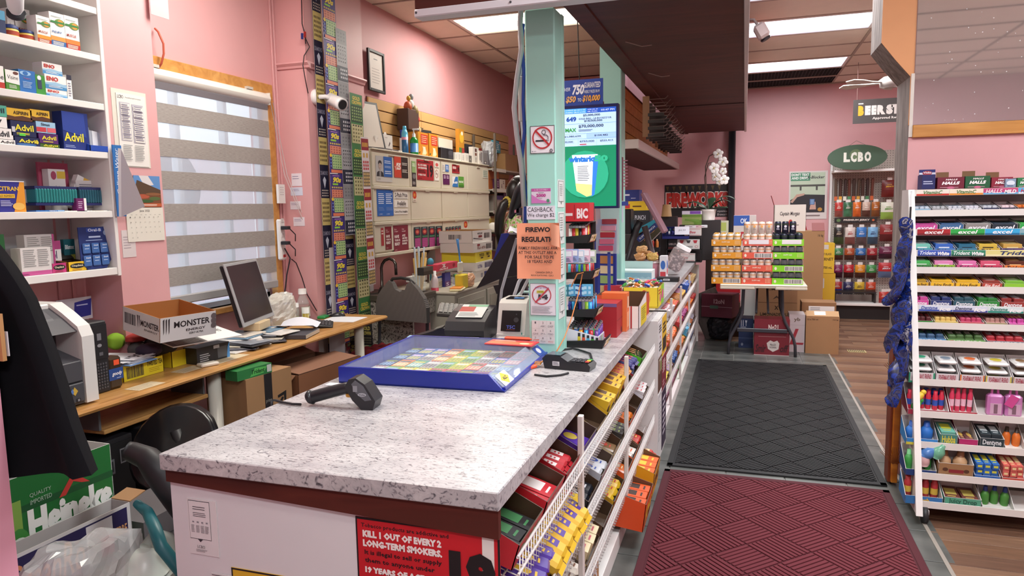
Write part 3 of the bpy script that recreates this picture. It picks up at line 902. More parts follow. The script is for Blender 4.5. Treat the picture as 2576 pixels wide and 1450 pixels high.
med('lip_balm_card','dark teal lip balm card behind the yellow tray','card',(163,602,191,650),5,.02,'#1f5f68',[('t','Blistex',.1,.68,.9,.82,'#e9f3f4',1),('r',.55,.05,.95,.5,'#a9b24a'),('l',.1,.2,.5,.5,3,'#7fb0b8')],x=SX-.12)
for i,(x0,x1,yt,yb,c1,nm)in enumerate(((134,172,659,692,'#c23a78','pink'),(175,222,655,689,'#eec22e','yellow'))):
 a,b=at(x0,yb,x=SX-.02),at(x1,yb,x=SX-.02)
 w=b.y-a.y
 t=tray('lip_balm_tray',nm+' lip balm counter tray with dark lid flap on the lowest medicine shelf','tray',T(SX-.07,(a.y+b.y)/2,SZ[5]+.001,PI/2),w,.09,.055,c1,'#3a2a18',hf=.045,fr=[('e',.5,.55,.4,.28,'#1b1b1e'),('t','ChapStick',.18,.42,.82,.68,'#e9e2c0',1),('l',.2,.05,.8,.2,2,'#7a3a2a')])
 MB().box(-w/2,w/2,0,.05,0,.003,'#22201c').build('lid_flap',t,M=T(0,.035,.055,0,.75))
cm=MB()
y0,z0=at(200,684,x=SX-.06).y,SZ[5]+.002
cm.M=FR((SX-.02,y0-.02,z0),(-.06,1,0),(-.22,.16,1))
cw,chh=at(272,650,x=SX-.06).y-y0+.02,.215
cm.prism([(.04,0),(cw-.04,0),(cw,.05),(cw,chh-.02),(cw-.02,chh),(.0,chh),(0,.03)],-.002,.002,'#1d2f6c','z')
cm.pr(FR((0,0,.002),(1,0,0),(0,1,0)),cw,chh,[('r',.25,.88,.75,.97,'#2a4aa0'),('t','Oral-B',.3,.89,.72,.96,'#eaf0fa',1),('e',.87,.85,.09,.07,'#8a9ab8'),('r',.3,.74,.68,.78,'#b9c8e6'),('l',.2,.66,.8,.7,1,'#9fb2dc')])
oc=cm.build('floss_card',label='large navy dental floss card leaning at the end of the lowest medicine shelf',cat='card')
for r in range(2):
 for c in range(3):
  m=MB(cm.M)
  x,y=cw*(.18+.28*c),chh*(.36-.29*r)
  m.box(x-cw*.12,x+cw*.12,y-.0,y+chh*.25,.002,.012,'#38619f',.004)
  m.pr(FR((x-cw*.12,y,.0121),(1,0,0),(0,1,0)),cw*.24,chh*.25,[('t','Oral-B',.2,.7,.8,.85,'#dbe6f6',1),('l',.15,.4,.85,.55,1,'#a9bfe2')])
  m.build('floss_pack',oc)
med('blister_card','flat green and clear pack lying on the lowest medicine shelf','packet',(20,690,88,706),5,.1,'#5a6a5c',[('l',.1,.2,.9,.8,2,'#9fc49a')])
MB().box(-.1,.1,-.06,.06,0,.012,'#4d7a4a',.004).build('blister_pack',label='green foil pack lying on top of the flat pack',cat='packet',M=T(SX-.1,2.27,SZ[5]+.022,PI/2+.15))
for i in range(4):
 MB().lathe([(.025,0),(.027,.03),(.02,.06)],'#9c2f4a',10).lathe([(.022,.06),(.022,.075)],'#7a1f38',10).build('syrup_bottle',label='dark pink bottle standing on the top medicine shelf',cat='bottle',group='pink bottles on the top shelf',M=T(SX-.05,2.4+.07*i,SZ[0]+.001))
tc_=thing('wall_camera','small white camera with dark lens hanging at the top corner by the medicine shelf','camera',at(38,6,x=-2.95).to_4d().to_3d()and Matrix.Translation(at(38,6,x=-2.95)))
MB().lathe([(.02,-.05),(.03,-.03),(.034,.03),(.03,.05)],'#e8e9ee',14,M=Matrix.Rotation(.8,4,'Y')@Matrix.Rotation(.5,4,'X')).build('housing',tc_)
MB().lathe([(.036,-.066),(.036,-.05)],'#20232c',14,M=Matrix.Rotation(.8,4,'Y')@Matrix.Rotation(.5,4,'X')).build('lens',tc_)
MB().tube([(0,0,.03),(-.02,0,.35)],.012,'#dcdce0').build('bracket',tc_)
# ---- papers on the pier, calendar
sheet('paper_sheet','yellowed paper pinned behind the price schedule on the pink pier','paper',(277,220),(379,424),{'x':PX},'#dcd8cc',[])
sheet('price_schedule','printed schedule with two columns of tables on the pink pier','paper',(290,232),(376,421),{'x':PX},'#e6e3de',[('t','LCBO',.04,.93,.24,.975,'#333',0),('t','Financial Reporting Period Calendar',.3,.94,.85,.96,'#444'),('r',.08,.35,.44,.88,'#b9b6c0'),('r',.5,.33,.9,.87,'#b9b6c0')]+[('r',.12,.36+.087*i,.42,.38+.087*i+.05,'#e6e3de')for i in range(6)]+[('r',.54,.34+.087*i,.88,.36+.087*i+.05,'#e6e3de')for i in range(6)]+[('l',.14,.38,.4,.86,18,'#8d8a9c'),('l',.56,.36,.86,.85,18,'#8d8a9c'),('l',.1,.08,.42,.3,9,'#999'),('l',.5,.08,.84,.3,9,'#999')],off=.003)
a,b,c,d,e=at(286,372,x=-3.04),at(302,374,x=-3.03),at(362,520,x=-2.93),at(303,546,x=-3.03),at(291,545,x=-3.04)
MB().add([v[:]for v in(a,b,c,d,e)]+[(v+Vector((.004,.002,0)))[:]for v in(a,b,c,d,e)],[(0,1,2,3,4),(9,8,7,6,5),(0,5,6,1),(1,6,7,2),(2,7,8,3),(3,8,9,4)],mat('#b9b4b8',.7)).build('hanging_sheet',label='grey paper sheet curling out from the end of the shelf',cat='paper')
bw=MB().box(0,.004,0,.055,0,.36,'#2f6fb4')
bw.pr(FR((.004,.05,.01),(0,0,1),(0,-1,0)),.34,.05,[('t','Culligan Water',.3,.25,.98,.8,'#e9f1fa',0,1)])
bw.build('card_strip',label='narrow blue card strip with white script hanging under the curled paper',cat='card',M=T(-3.035,2.795,at(290,545,x=-3.04).z))
sheet('wall_note','small handwritten white note below the calendar','note',(304,580),(343,646),{'x':PX},'#d9cfcf',[('l',.1,.3,.7,.8,5,'#a89aa2',.2)])
cal=thing('wall_calendar','wall calendar with volcano picture above the June grid','calendar',T(PX,0,0))
def calpage(nm,p0,p1,base,it,th=.003):
 a,b=at(*p0,x=PX+.002),at(*p1,x=PX+.002)
 w,h=b.y-a.y,a.z-b.z
 m=MB().box(.001,th,0,w,0,h,base)
 m.pr(FR((th,0,0),(0,1,0),(0,0,1)),w,h,it)
 m.build(nm,cal,M=T(0,a.y,b.z))
calpage('picture_page',(334,441),(406,522),'#5d3b2a',[('r',0,.55,1,1,'#5f8fc8'),('p',[(.2,1),(.55,1),(.75,.72),(.4,.66)],'#d9d4d6'),('p',[(0,.5),(.12,.86),(.3,.8),(1,.56),(1,.35),(0,.3)],'#57402f'),('r',0,.12,1,.42,'#7a4a30'),('e',.3,.35,.25,.07,'#b0563c'),('e',.75,.28,.22,.06,'#55683a'),('e',.4,.2,.3,.05,'#3d5a30'),('e',.7,.42,.3,.05,'#8a5a3a'),('r',0,.02,1,.13,'#c0603a'),('l',.2,.04,.9,.11,2,'#e9d8c8')])
days=[('t','June 2025',.35,.86,.62,.94,'#444')]
for r in range(5):
 for q in range(7):
  n=r*7+q+1
  if n<=30:
   days.append(('t',str(n),.08+.125*q,.70-.15*r,.105+.125*q,.735-.15*r,'#444'))
for q in range(7):
 days.append(('l',.08+.125*q,.78,.13+.125*q,.8,1,'#777'))
calpage('grid_page',(315,523),(414,604),'#e4e0d4',days,.006)
sheet('curled_sheet','grey paper corner hanging from above, near the orange wire','paper',(372,-60),(425,50),{'x':PX},'#b7aaae',[],off=.03)
MB().tube([at(390,72,x=-3.33),at(398,80,x=-3.28),at(411,110,x=-3.27),at(412,135,x=-3.27),at(406,160,x=-3.28),at(399,171,x=-3.3)],.006,'#b0523a',8).build('wire_loop',label='orange-red wire loop sticking out of the wall above the window',cat='wire')
sheet('wall_remote','white remote control hung beside the window','remote',(694,464),(713,512),{'x':-3.3},'#e9e5e2',[('g',.2,.4,.8,.9,3,4,'#b9aeb0',.5)],th=.02)
pb=thing('power_bar','white power strip with a red switch mounted upright by the window frame','power strip',Matrix.Translation(at(698,655,x=-3.3)))
hh=at(698,552,x=-3.3).z-at(698,655,x=-3.3).z
MB().box(0,.035,0,.07,0,hh,'#e8e6e4',.01).build('body',pb)
for i in range(5):
 MB().box(.035,.037,.02,.05,.06+i*.055,.09+i*.055,'#cfcac8').build('socket',pb)
MB().box(.035,.04,.025,.05,.02,.04,'#a8272c').build('switch',pb)
for i,py in enumerate((574,612)):
 MB().box(0,.06,-.012,.03,-.012,.014,'#23232a',.004).tube([(.05,.02,0),(.09,.04,-.05),(.08,.05,-.1)],.004,'#1d1d22',6).build('plug',label='black plug in the power strip, '+('upper of two' if i==0 else 'lower of two by the red switch'),cat='plug',M=Matrix.Translation(at(708,py,x=-3.262)))
MB().tube([at(716,625,x=-3.24),at(730,650,x=-3.22),at(722,690,x=-3.24),at(716,740,x=-3.26),at(722,785,x=-3.25)],.005,'#201d24',6).build('cord',label='black power cord hanging from the power strip behind the bottles',cat='cord')
MB().tube([at(733,652,x=-3.21),at(745,662,x=-3.2),at(760,700,x=-3.19),at(772,740,x=-3.17),at(797,783,x=-3.1)],.004,'#2b1d24',6).build('cord',label='thin dark cord looping from the power strip past the ketchup',cat='cord')
for i,(p0,p1)in enumerate((((733,437),(760,468)),((731,472),(762,492)),((730,507),(757,527)),((738,547),(767,569)))):
 sheet('wall_card',['square white note topmost','pale blue card second from the top','white business card third from the top','white business card lowest'][i]+' on the pink pier face','card',p0,p1,{'y':4.62},'#e9e2ea' if i!=1 else '#d5dcee',[('l',.1,.5,.8,.85,2,'#9a93b0',.3)])
 # ---- the desk
DZ=0.78
M_OAK=ramp_mat('oak_veneer',[(0.2,'#9c6a35'),(0.5,'#bf8d52'),(0.8,'#d2a56c')],scale=(9,.8,9),nscale=3,rough=0.32,dist=0.7)
dk=thing('desk','long oak desk with rounded edge along the window wall','desk',T(-2.9,3.4,0))
MB().prism([(-.195,DZ-.03),(.235,DZ-.03),(.25,DZ-.026),(.256,DZ-.014),(.25,DZ-.004),(.238,DZ),(-.195,DZ)],-1.5,1.48,M_OAK,'y').build('desk_top',dk)
for y,x in((-.31,.14),(1.2,.16),(.93,-.17),(-1.35,.1)):
 MB().tube([(x,y,0),(x,y,DZ-.03)],.036,mat('#d8d4c6',.4),14).build('leg',dk)
MB().box(-.19,.14,-1.02,-.36,.60,.622,M_OAK,.004).build('keyboard_shelf',dk)
for y in(-1.03,-.375):
 MB().box(-.1,.12,y,y+.012,.62,DZ-.031,'#5a5a5c').build('shelf_bracket',dk)
for i,(px,py,l,wd)in enumerate(((345,972,.16,.09),(455,930,.16,.09),(540,905,.3,.13))):
 p=at(px+20,py,z=DZ)
 m=MB().box(-l/2,l/2,-wd/2,wd/2,0,.0008,'#d9c9a8')
 m.pr(FR((-l/2,-wd/2,.0008),(1,0,0),(0,1,0)),l,wd,[('l',.05,.1,.8,.9,4,'#a9987c',.25)],0)
 m.build('taped_paper',label=['worn paper label taped to the desk edge beside the yellow tray','worn paper label taped to the desk under the black box','larger taped paper sheet on the desk beside the magazines'][i],cat='paper',M=T(p.x,p.y,DZ+.0005,PI/2))
 # printer
pr_=thing('laser_printer','grey and white laser printer on the oak desk beside the medicine shelf','printer',T(-2.70,2.08,DZ+.001))
WH,GD=mat('#e2e2de',.35),mat('#4a4b50',.4)
prof=[(0,.01),(0,.3),(-.02,.345),(-.1,.4),(-.17,.44),(-.38,.44),(-.38,.01)]
MB().prism(prof,.175,.235,WH,'y').build('side_cover',pr_)
MB().prism(prof,-.4,-.32,WH,'y').build('side_cover',pr_)
MB().prism([(-.015,.01),(-.015,.2),(-.15,.24),(-.15,.31),(-.02,.325),(-.1,.38),(-.17,.42),(-.37,.42),(-.37,.01)],-.32,.175,GD,'y').build('body',pr_)
MB().prism([(-.06,.335),(-.1,.384),(-.165,.425),(-.165,.33)],-.3,.13,mat('#55565b',.4),'y').box(-.38,-.17,-.32,.175,.41,.44,WH,.006).build('control_panel',pr_)
MB().box(-.015,-.002,-.315,.17,.02,.105,GD,.004).build('paper_drawer',pr_)
MB().box(-.015,-.004,-.315,.17,.11,.2,mat('#4d4e53',.4),.004).build('front_door',pr_)
MB().box(-.004,.002,-.2,-.02,.165,.19,'#2b2c30',.003).build('door_handle',pr_)
m=MB()
m.pr(FR((0,-.32,0),(0,1,0),(0,0,1)),.495,.2,[('t','er',.62,.62,.68,.68,'#d8d8d8',1),('p',[(.86,.36),(.89,.46),(.92,.36),(.89,.27)],'#d2b04a'),('p',[(.85,.38),(.87,.44),(.88,.36),(.87,.30)],'#5a7ec0'),('r',.9,.12,.94,.2,'#1c1c20'),('r',.91,.135,.93,.185,'#8a8a90')])
m.build('front_marks',pr_)
# computer tower and small things behind the printer
ct=thing('computer_tower','black desktop computer standing on the desk beyond the printer','computer',T(-2.94,2.42,DZ+.001))
MB().box(-.13,.13,-.06,.06,0,.335,mat('#232327',.45),.006).build('case',ct)
m=MB().box(.13,.134,-.055,.055,.16,.32,'#1b1b1f')
m.pr(FR((.1345,-.05,.16),(0,1,0),(0,0,1)),.1,.16,[('r',.5,.55,.72,.75,'#77777c'),('e',.6,.4,.12,.05,'#8d8d92'),('r',.55,.1,.75,.2,'#5c5c62')])
m.build('front_panel',ct)
m=MB()
for i in range(9):
 for j in range(7):
  m.box(.13,.1335,-.05+j*.014,-.041+j*.014,.02+i*.014,.028+i*.014,'#4c4c52')
m.build('vent_grille',ct)
sheet('envelope','white and navy plastic mailer leaning on the pink wall behind the printer','envelope',(140,757),(233,800),{'x':-3.3},'#c9c5ca',[('p',[(.45,.1),(.95,.15),(1,.9),(.5,.8)],'#2a2f88'),('l',.55,.6,.9,.72,1,'#b9bde0')],off=.0)
gt=thing('hair_tie_tub','dark brown clear tub with blue label and orange price sticker','tub',T(at(281,978,z=DZ).x,at(281,978,z=DZ).y,DZ+.001))
m=MB().box(-.035,.035,-.04,.04,0,.155,mat('#3a2a1c',.25),.012)
m.build('body',gt)
m=MB().box(.0352,.036,-.039,.039,.045,.1,'#24478c')
m.pr(FR((.036,-.039,.045),(0,1,0),(0,0,1)),.078,.055,[('t','goody',.2,.3,.92,.72,'#f0f3fa',1,1),('l',.5,.1,.9,.2,1,'#b9c8e6')])
m.box(.036,.0365,-.01,.02,.115,.14,'#ef5a34').build('label',gt)
# yellow trays
for i,(l0,r0)in enumerate((((300,962),(420,935)),((426,926),(510,906)))):
 a,b=at(*l0,z=DZ),at(*r0,z=DZ)
 w=(b-a).length
 t=tray('drinks_tray','yellow drinks tray on the desk filled with '+('paper sheets' if i==0 else 'cloth scraps, under the printed board'),'tray',T((a.x+b.x)/2-.09,(a.y+b.y)/2,DZ+.001,PI/2),w,.19,.085,'#e6d42c','#9a7c50',fr=[('t','TWISTED TEA',.58 if i==0 else.5,.55,.97,.85,'#2a2614',1),('b',.08,.12,.5,.8,'#2c2540',30)if i==0 else('r',.6,.25,.9,.42,'#1d1d20'),('l',.62,.15,.95,.45,3,'#b39a1c',.3)])
p=at(345,900,z=DZ+.09)
for i in range(6):
 m=MB().box(-.12,.12,-.085,.085,0,.002,'#e3e4ea')
 if i==5:
  m.pr(FR((.12,-.06,.002),(0,1,0),(-1,0,0)),.13,.14,[('t','99',.3,.1,.95,.6,'#33333a',1),('r',.05,.3,.2,.5,'#556')],0)
 m.build('paper_sheet',label='white price sheet lying in a loose pile on the yellow tray',cat='paper',group='price sheets on the yellow tray',M=T(-2.98,2.7+random.uniform(-.012,.012),DZ+.0875+i*.004,random.uniform(-.15,.15)+.1))
MB().box(-.13,.13,-.09,.09,0,.004,'#7da6d8').build('plastic_sleeve',label='blue plastic sleeve under the price sheets on the yellow tray',cat='folder',M=T(-2.97,2.7,DZ+.0825+.0005,.05))
for i,(dx,dy,dz,r,c,lb)in enumerate(((.0,-.1,.12,(.06,.07,.035),'#33263c','dark purple cloth scrap in the second yellow tray'),(-.04,.02,.12,(.09,.08,.05),'#2d2d33','charcoal cloth bundle in the second yellow tray'),(-.2,-.12,.16,(.045,.045,.045),'#8ab82e','lime green ball behind the yellow trays'),(-.13,-.03,.17,(.05,.09,.025),'#b23a34','red cloth lying behind the cloth bundle'),(-.12,-.05,.1,(.06,.06,.05),'#5d5a5c','grey cloth ball beside the lime green ball'))):
 m=MB()
 rr=random.Random(i)
 m.grid(lambda u,v:(r[0]*math.sin(v*PI)*math.cos(u*2*PI)*(1+.12*math.sin(5*u*6.28+i)),r[1]*math.sin(v*PI)*math.sin(u*2*PI)*(1+.1*math.cos(7*v*6.28)),r[2]*math.cos(v*PI)),18,10,mat(c,.8))
 m.build('cloth_scrap' if i!=2 else 'toy_ball',label=lb,cat='cloth' if i!=2 else 'ball',M=T(-2.93+dx,2.93+dy,DZ+dz))
 # white open energy drink carton
t=tray('drinks_carton','white open cardboard drinks tray with black claw print resting on the board','carton',T(-2.84,2.885,.99,1.318,.13),.31,.33,.125,mat('#dedcdb',.6),mat('#a9713c',.7),fr=[('t','MONSTER',.24,.52,.88,.78,'#2a2326',1),('t','ENERGY',.45,.32,.8,.42,'#3a3336',1),('t','ZERO ULTRA',.5,.18,.76,.26,'#3a3336',1)]+[('p',[(.05+.045*i,.9),(.075+.045*i,.95),(.07+.045*i,.4+.1*(i%2)),(.06+.045*i,.3)],'#3a3134')for i in range(3)]+[('e',.95,.8-.2*i,.05,.12,'#6a6062')for i in range(3)],lf=[('b',.06,.35,.36,.8,'#26242a',18),('t','MONSTER',.5,.45,.98,.7,'#2a2326',1),('p',[(.4,.85),(.43,.85),(.43,.3)],'#3a3134'),('p',[(.45,.85),(.48,.85),(.47,.35)],'#3a3134'),('t','ENERGY',.6,.3,.95,.38,'#3a3336')])
# printed board and small boxes
m=MB().box(-.12,.12,-.2,.2,0,.006,'#e9e8e4')
m.pr(FR((.12,-.2,.006),(0,1,0),(-1,0,0)),.4,.24,[('r',0,0,.48,1,'#6f6d6a'),('l',.08,.08,.45,.4,6,'#d9d8d4',.35),('e',.25,.7,.16,.12,'#c9c8c4')],0)
m.pr(FR((-.1,.19,.0065),(0,-1,0),(1,0,0)),.2,.1,[('t','Shoreline',.1,.3,.8,.8,'#3a3a3c',0,1)],0)
m.build('printed_board',label='grey and white printed card lying upside down under the drinks tray',cat='card',M=T(-2.83,3.06,.93,-.3,0,.12))
a,b=at(515,918,z=DZ),at(590,900,z=DZ)
carton('glove_box','black and blue small carton at the desk edge under the printed card','box',T(-2.85,(a.y+b.y)/2,DZ+.001,PI/2-.1),.23,.1,.09,'#26262a',[('r',.62,.1,.92,.8,'#55585c'),('p',[(.9,0),(1,0),(1,1),(.94,.7)],'#4c8fd0'),('l',.08,.1,.4,.6,4,'#b9b9bc',.4),('r',.5,.75,.68,.95,'#b9bcc4')])
MB().box(-.05,.05,-.03,.03,0,.018,'#d8d2c6',.005).build('card_pack',label='small white pack lying in front of the black carton',cat='packet',M=T(-2.74,3.03,DZ+.0015,1.2))
# piles of magazines and papers
rr=random.Random(12)
for i in range(15):
 c=['#d9d6d2','#3a3a44','#c9c4b4','#26262c','#8a8f98','#e3e0dc','#6f8fa8','#d9d0c4'][i%8]
 l,wd=rr.uniform(.2,.3),rr.uniform(.16,.22)
 m=MB().box(-l/2,l/2,-wd/2,wd/2,0,.007,c,.002)
 m.pr(FR((-l/2,-wd/2,.007),(1,0,0),(0,1,0)),l,wd,[('r',.05,.55,.5,.95,['#b5443c','#e6e3de','#7a94b8','#55555c'][i%4]),('l',.1,.1,.9,.45,5,['#8a8a90','#d9d9de'][i%2],.3),('e',.7,.75,.1,.12,'#cfcac4')],0)
 m.build('magazine',label=['pale','charcoal','cream','black','grey','white','blue-grey','buff'][i%8]+' magazine in the untidy pile by the monitor, '+('nearer the drinks tray' if i<8 else 'nearer the keyboard'),cat='magazine',group='papers piled around the monitor',M=T(-2.93+rr.uniform(-.09,.07),3.42+.035*i*.9,DZ+.001+.0075*(i%8),rr.uniform(-.5,.5)+.3,rr.uniform(-.02,.02),0))
mg=MB()
mg.grid(lambda u,v:(-.03+.05*math.cos(-2.2+u*4.6)*(1+.25*u),v*.22,.035+.035*math.sin(-2.2+u*4.6)),18,1,'#8f8486')
mg.build('rolled_magazine',label='rolled magazine at the edge of the pile beside the drinks tray',cat='magazine',M=T(-2.98,3.32,DZ+.064,.5))
bk=MB().box(-.1,.1,-.13,.13,0,.03,'#4a4a52',.003)
bk.box(-.097,.102,-.127,.127,.004,.026,'#cfc8bc')
bk.build('thick_book',label='thick dark book at the desk edge under the loose white paper',cat='book',M=T(-2.8,3.93,DZ+.001,.25))
MB().box(-.05,.05,-.07,.07,0,.012,'#3a3d48',.002).build('notebook',label='small dark notebook on top of the thick book',cat='notebook',M=T(-2.86,3.86,DZ+.033,.4))
m=MB()
m.grid(lambda u,v:(-.13+.26*u,-.1+.2*v,.005+.03*math.sin(u*3.5)*v+.012*math.cos(6*v)),8,8,'#e6e8f2')
m.build('loose_paper',label='crumpled white sheet draped over the book beside the keyboard',cat='paper',M=T(-2.87,4.03,DZ+.05,.3))
MB().box(-.16,.12,-.12,.12,0,.003,'#eef0f6').build('blank_paper',label='blank white sheet lying flat at the far end of the desk',cat='paper',M=T(-2.86,4.62,DZ+.0008,.08))
# monitor
mo=thing('computer_monitor','black computer monitor seen nearly edge-on, tilted on a wooden block','monitor',T(-3.02,3.80,DZ+.065,.27,0,0))
MB().box(-.055,.055,-.09,.09,-.002,.05,mat('#d6bf98',.6),.004).build('wood_block',mo)
tl=Matrix.Translation((0.02,0,.05))@Matrix.Rotation(-.26,4,'Y')
sc_=MB(tl)
sc_.box(-.035,-.008,-.24,.24,0,.4,mat('#1d1d20',.4),.006)
sc_.build('back_shell',mo)
MB(tl).box(-.008,.004,-.245,.245,-.003,.405,mat('#a8a9ac',.35),.003).build('bezel',mo)
MB(tl).box(.004,.006,-.225,.225,.025,.388,mat('#3a3438',.15)).build('screen',mo)
# clear bag, bottles, keyboard, mouse
def bag(name,label,M,sx,sy,sz,m,seed,flat=0.5,cat='bag'):
 def fn(u,v):
  a,t=u*2*PI,v*PI
  q=Vector((math.cos(a)*math.sin(t),math.sin(a)*math.sin(t),math.cos(t)))
  k=1+.22*noise.noise(q*1.7+Vector((seed,0,0)))+.16*noise.noise(q*5+Vector((0,seed,0)))
  s=max(math.sin(t),0)**.6*k
  return(sx*s*q.x/max(math.sin(t),1e-4),sy*s*q.y/max(math.sin(t),1e-4),sz*(1-q.z)/2*(1+.5*(k-1)))
 return MB().grid(fn,34,20,m,False).build(name,None,label,cat,None,None,M)
CB=film('#e9edf0',.38,.06)
bag('plastic_bag','clear plastic bag with white papers between monitor and bottles',T(-3.12,4.2,DZ+.002),.06,.15,.24,film('#f2f2ea',.6,.12),3)
def bottle(name,label,M,prof,m,cap_prof,capm,extra=None,cat='bottle',group=None):
 t=thing(name,label,cat,M,group)
 MB().lathe(prof,m,18).build('body',t)
 MB().lathe(cap_prof,capm,18).build('cap',t)
 if extra:
  for nm,pf,em in extra:
   MB().lathe(pf,em,18,cap=True).build(nm,t)
 return t
GLS=film('#dfe8e4',.3,.05)
bottle('ketchup_bottle','large clear ketchup bottle two-thirds full with white cap',T(-3.17,4.53,DZ+.001),[(.045,0),(.05,.01),(.05,.1),(.044,.14),(.026,.19),(.026,.2)],GLS,[(.03,.2),(.03,.235),(.027,.24)],'#ecebe8',[('sauce',[(.043,.006),(.046,.012),(.046,.1),(.043,.12)],mat('#8e1f16',.3))])
m=MB().grid(lambda u,v:(.0508*math.cos(-1.2+u*1.6),.0508*math.sin(-1.2+u*1.6),.03+.075*v),8,1,'#d6dfd2')
m.build('back_label',bpy.data.objects['ketchup_bottle'])
bottle('pill_bottle','small clear bottle with white lid in front of the ketchup',T(-3.14,4.38,DZ+.001),[(.03,0),(.032,.005),(.032,.1),(.026,.12)],GLS,[(.031,.12),(.031,.15)],'#e6e6e6',[('contents',[(.028,.004),(.028,.05)],mat('#7a8a3c',.5))])
bottle('vitamin_bottle','white-capped bottle with blue rim behind the small clear bottle',T(-3.26,4.47,DZ+.001),[(.038,0),(.038,.15),(.03,.165)],mat('#e9eaf0',.4),[(.036,.165),(.036,.21)],'#e6e8ee',[('band',[(.0385,.13),(.0385,.145)],mat('#4a6fb4',.4))])
bottle('pickle_jar','small jar with yellowish contents beside the ketchup bottle',T(-3.08,4.43,DZ+.001),[(.024,0),(.024,.07)],mat('#a8953c',.3),[(.025,.07),(.025,.11)],'#d9dcd8',None,'jar')
MB().box(-.03,.03,-.06,.06,0,.02,mat('#2f9a5a',.3),.004).build('soap_dish',label='small green glossy box at the back of the desk by the tickets',cat='box',M=T(-3.08,4.66,DZ+.001,.2))
MB().box(-.04,.04,-.05,.05,0,.025,mat('#3fae74',.3),.004).build('green_lid',label='green plastic lid under the small clear bottles',cat='lid',M=T(-3.2,4.3,DZ+.001,.1))
kb=thing('computer_keyboard','black keyboard propped at the far end of the desk','keyboard',T(-2.87,4.33,DZ+.004,PI/2+.55,.12,0))
MB().box(-.12,.12,-.07,.07,0,.018,mat('#26272a',.45),.005).build('base',kb)
kd=None
for r in range(5):
 for q in range(11):
  M=T(-.108+q*.0197,-.055+r*.023,.018)
  if kd is None:
   kd=MB().box(0,.0165,0,.019,0,.006,mat('#35363b',.5),.002).build('key',kb,M=M).data
  else:
   link('key',kd,kb,M=M)
ms=thing('computer_mouse','black and brown mouse on the desk beyond the keyboard','mouse',T(-3.0,4.74,DZ+.002,-.9))
MB().grid(lambda u,v:(.03*math.cos(u*2*PI)*math.sin(v*PI/2),.055*math.sin(u*2*PI)*math.sin(v*PI/2),.034*math.cos(v*PI/2)),18,6,mat('#2b2a2c',.3)).build('shell',ms)
MB().box(-.006,.006,.01,.05,.012,.03,'#8a6a3a',.003).build('scroll_strip',ms)
td=thing('tape_dispenser','brown and red tape dispenser on the window sill edge','tape dispenser',T(-3.2,3.52,DZ+.002))
MB().lathe([(.025,0),(.03,.05),(.026,.09)],mat('#b06a3a',.4),14).build('roll',td)
MB().box(-.02,.05,.04,.1,0,.05,mat('#b3262c',.3),.015).build('body',td)
MB().box(-.03,.06,-.03,.12,-.001,.012,film('#d9dde0',.5),.004).build('tray',td)
# ---- under the desk
def flapbox(name,label,M,w,d,h,m,fr=(),rt=(),top=(),group=None):
 """A closed shipping carton with a seam of two top flaps."""
 t=thing(name,label,'carton',M,group)
 b=MB().box(-w/2,w/2,-d/2,d/2,0,h-.004,m)
 if fr:
  b.pr(FR((-w/2,-d/2,0),(1,0,0),(0,0,1)),w,h,fr)
 if rt:
  b.pr(FR((w/2,-d/2,0),(0,1,0),(0,0,1)),d,h,rt)
 b.build('body',t)
 f=MB().box(-w/2,w/2,-d/2,-.0015,h-.004,h,m)
 if top:
  f.pr(FR((-w/2,-d/2,h),(1,0,0),(0,1,0)),w,d/2,top)
 f.build('top_flap',t)
 MB().box(-w/2,w/2,.0015,d/2,h-.004,h,m).build('top_flap',t)
 return t
KRAFT=mat('#a37c55',.75,var=.05)
KRAFTD=mat('#8a6442',.75,var=.05)
flapbox('shipping_carton','brown shipping carton with black tape and smile arrow under the desk',T(-2.72,3.33,.30,PI/2-.1),.36,.3,.385,KRAFT,fr=[('r',.38,0,.55,1,'#1e1c20'),('t','prime',.4,.55,.53,.62,'#9a958c'),('p',[(.15,.42),(.3,.33),(.5,.32),(.68,.42),(.8,.56),(.76,.58),(.62,.45),(.48,.37),(.3,.38)],'#1d1b1c'),('p',[(.66,.62),(.86,.66),(.85,.48),(.81,.5),(.8,.6),(.67,.58)],'#1d1b1c')])
MB().box(-.19,.19,-.16,.16,0,.3,KRAFTD).build('cardboard_box',label='plain brown box on the floor below the smile carton',cat='carton',M=T(-2.72,3.33,0,PI/2))
carton('gum_carton','long green gum carton lying on the smile carton under the desk','box',T(-2.63,3.22,.686,PI/2-.15),.25,.09,.055,'#2a7a40',[('p',[(.35,.1),(.5,.9),(.85,.8),(.75,.2)],'#58b85a'),('t','Trident',.4,.3,.78,.75,'#12301c',1,1),('r',.85,.15,.98,.9,'#c9cfca')])
t=tray('open_carton','large worn open carton with bent flaps under the desk end','carton',T(-2.72,3.90,.27,PI/2-.12),.62,.4,.34,mat('#8a5a3c',.7,var=.1),mat('#6a4630',.8))
MB().box(-.3,.3,-.2,.2,0,.26,KRAFTD).build('cardboard_box',label='brown box on the floor below the worn open carton',cat='carton',M=T(-2.72,3.85,0,PI/2))
MB().box(-.29,.29,0,.2,0,.004,mat('#8f6650',.6)).build('flap',t,M=T(0,-.19,.34,0,.1))
MB().box(-.3,.3,0,.22,0,.004,mat('#8f6650',.6)).build('flap',t,M=T(0,.2,.34,0,.3))
MB().box(0,.2,-.18,.2,0,.004,mat('#7d563c',.7)).build('flap',t,M=T(-.31,0,.34,0,0,2.6))
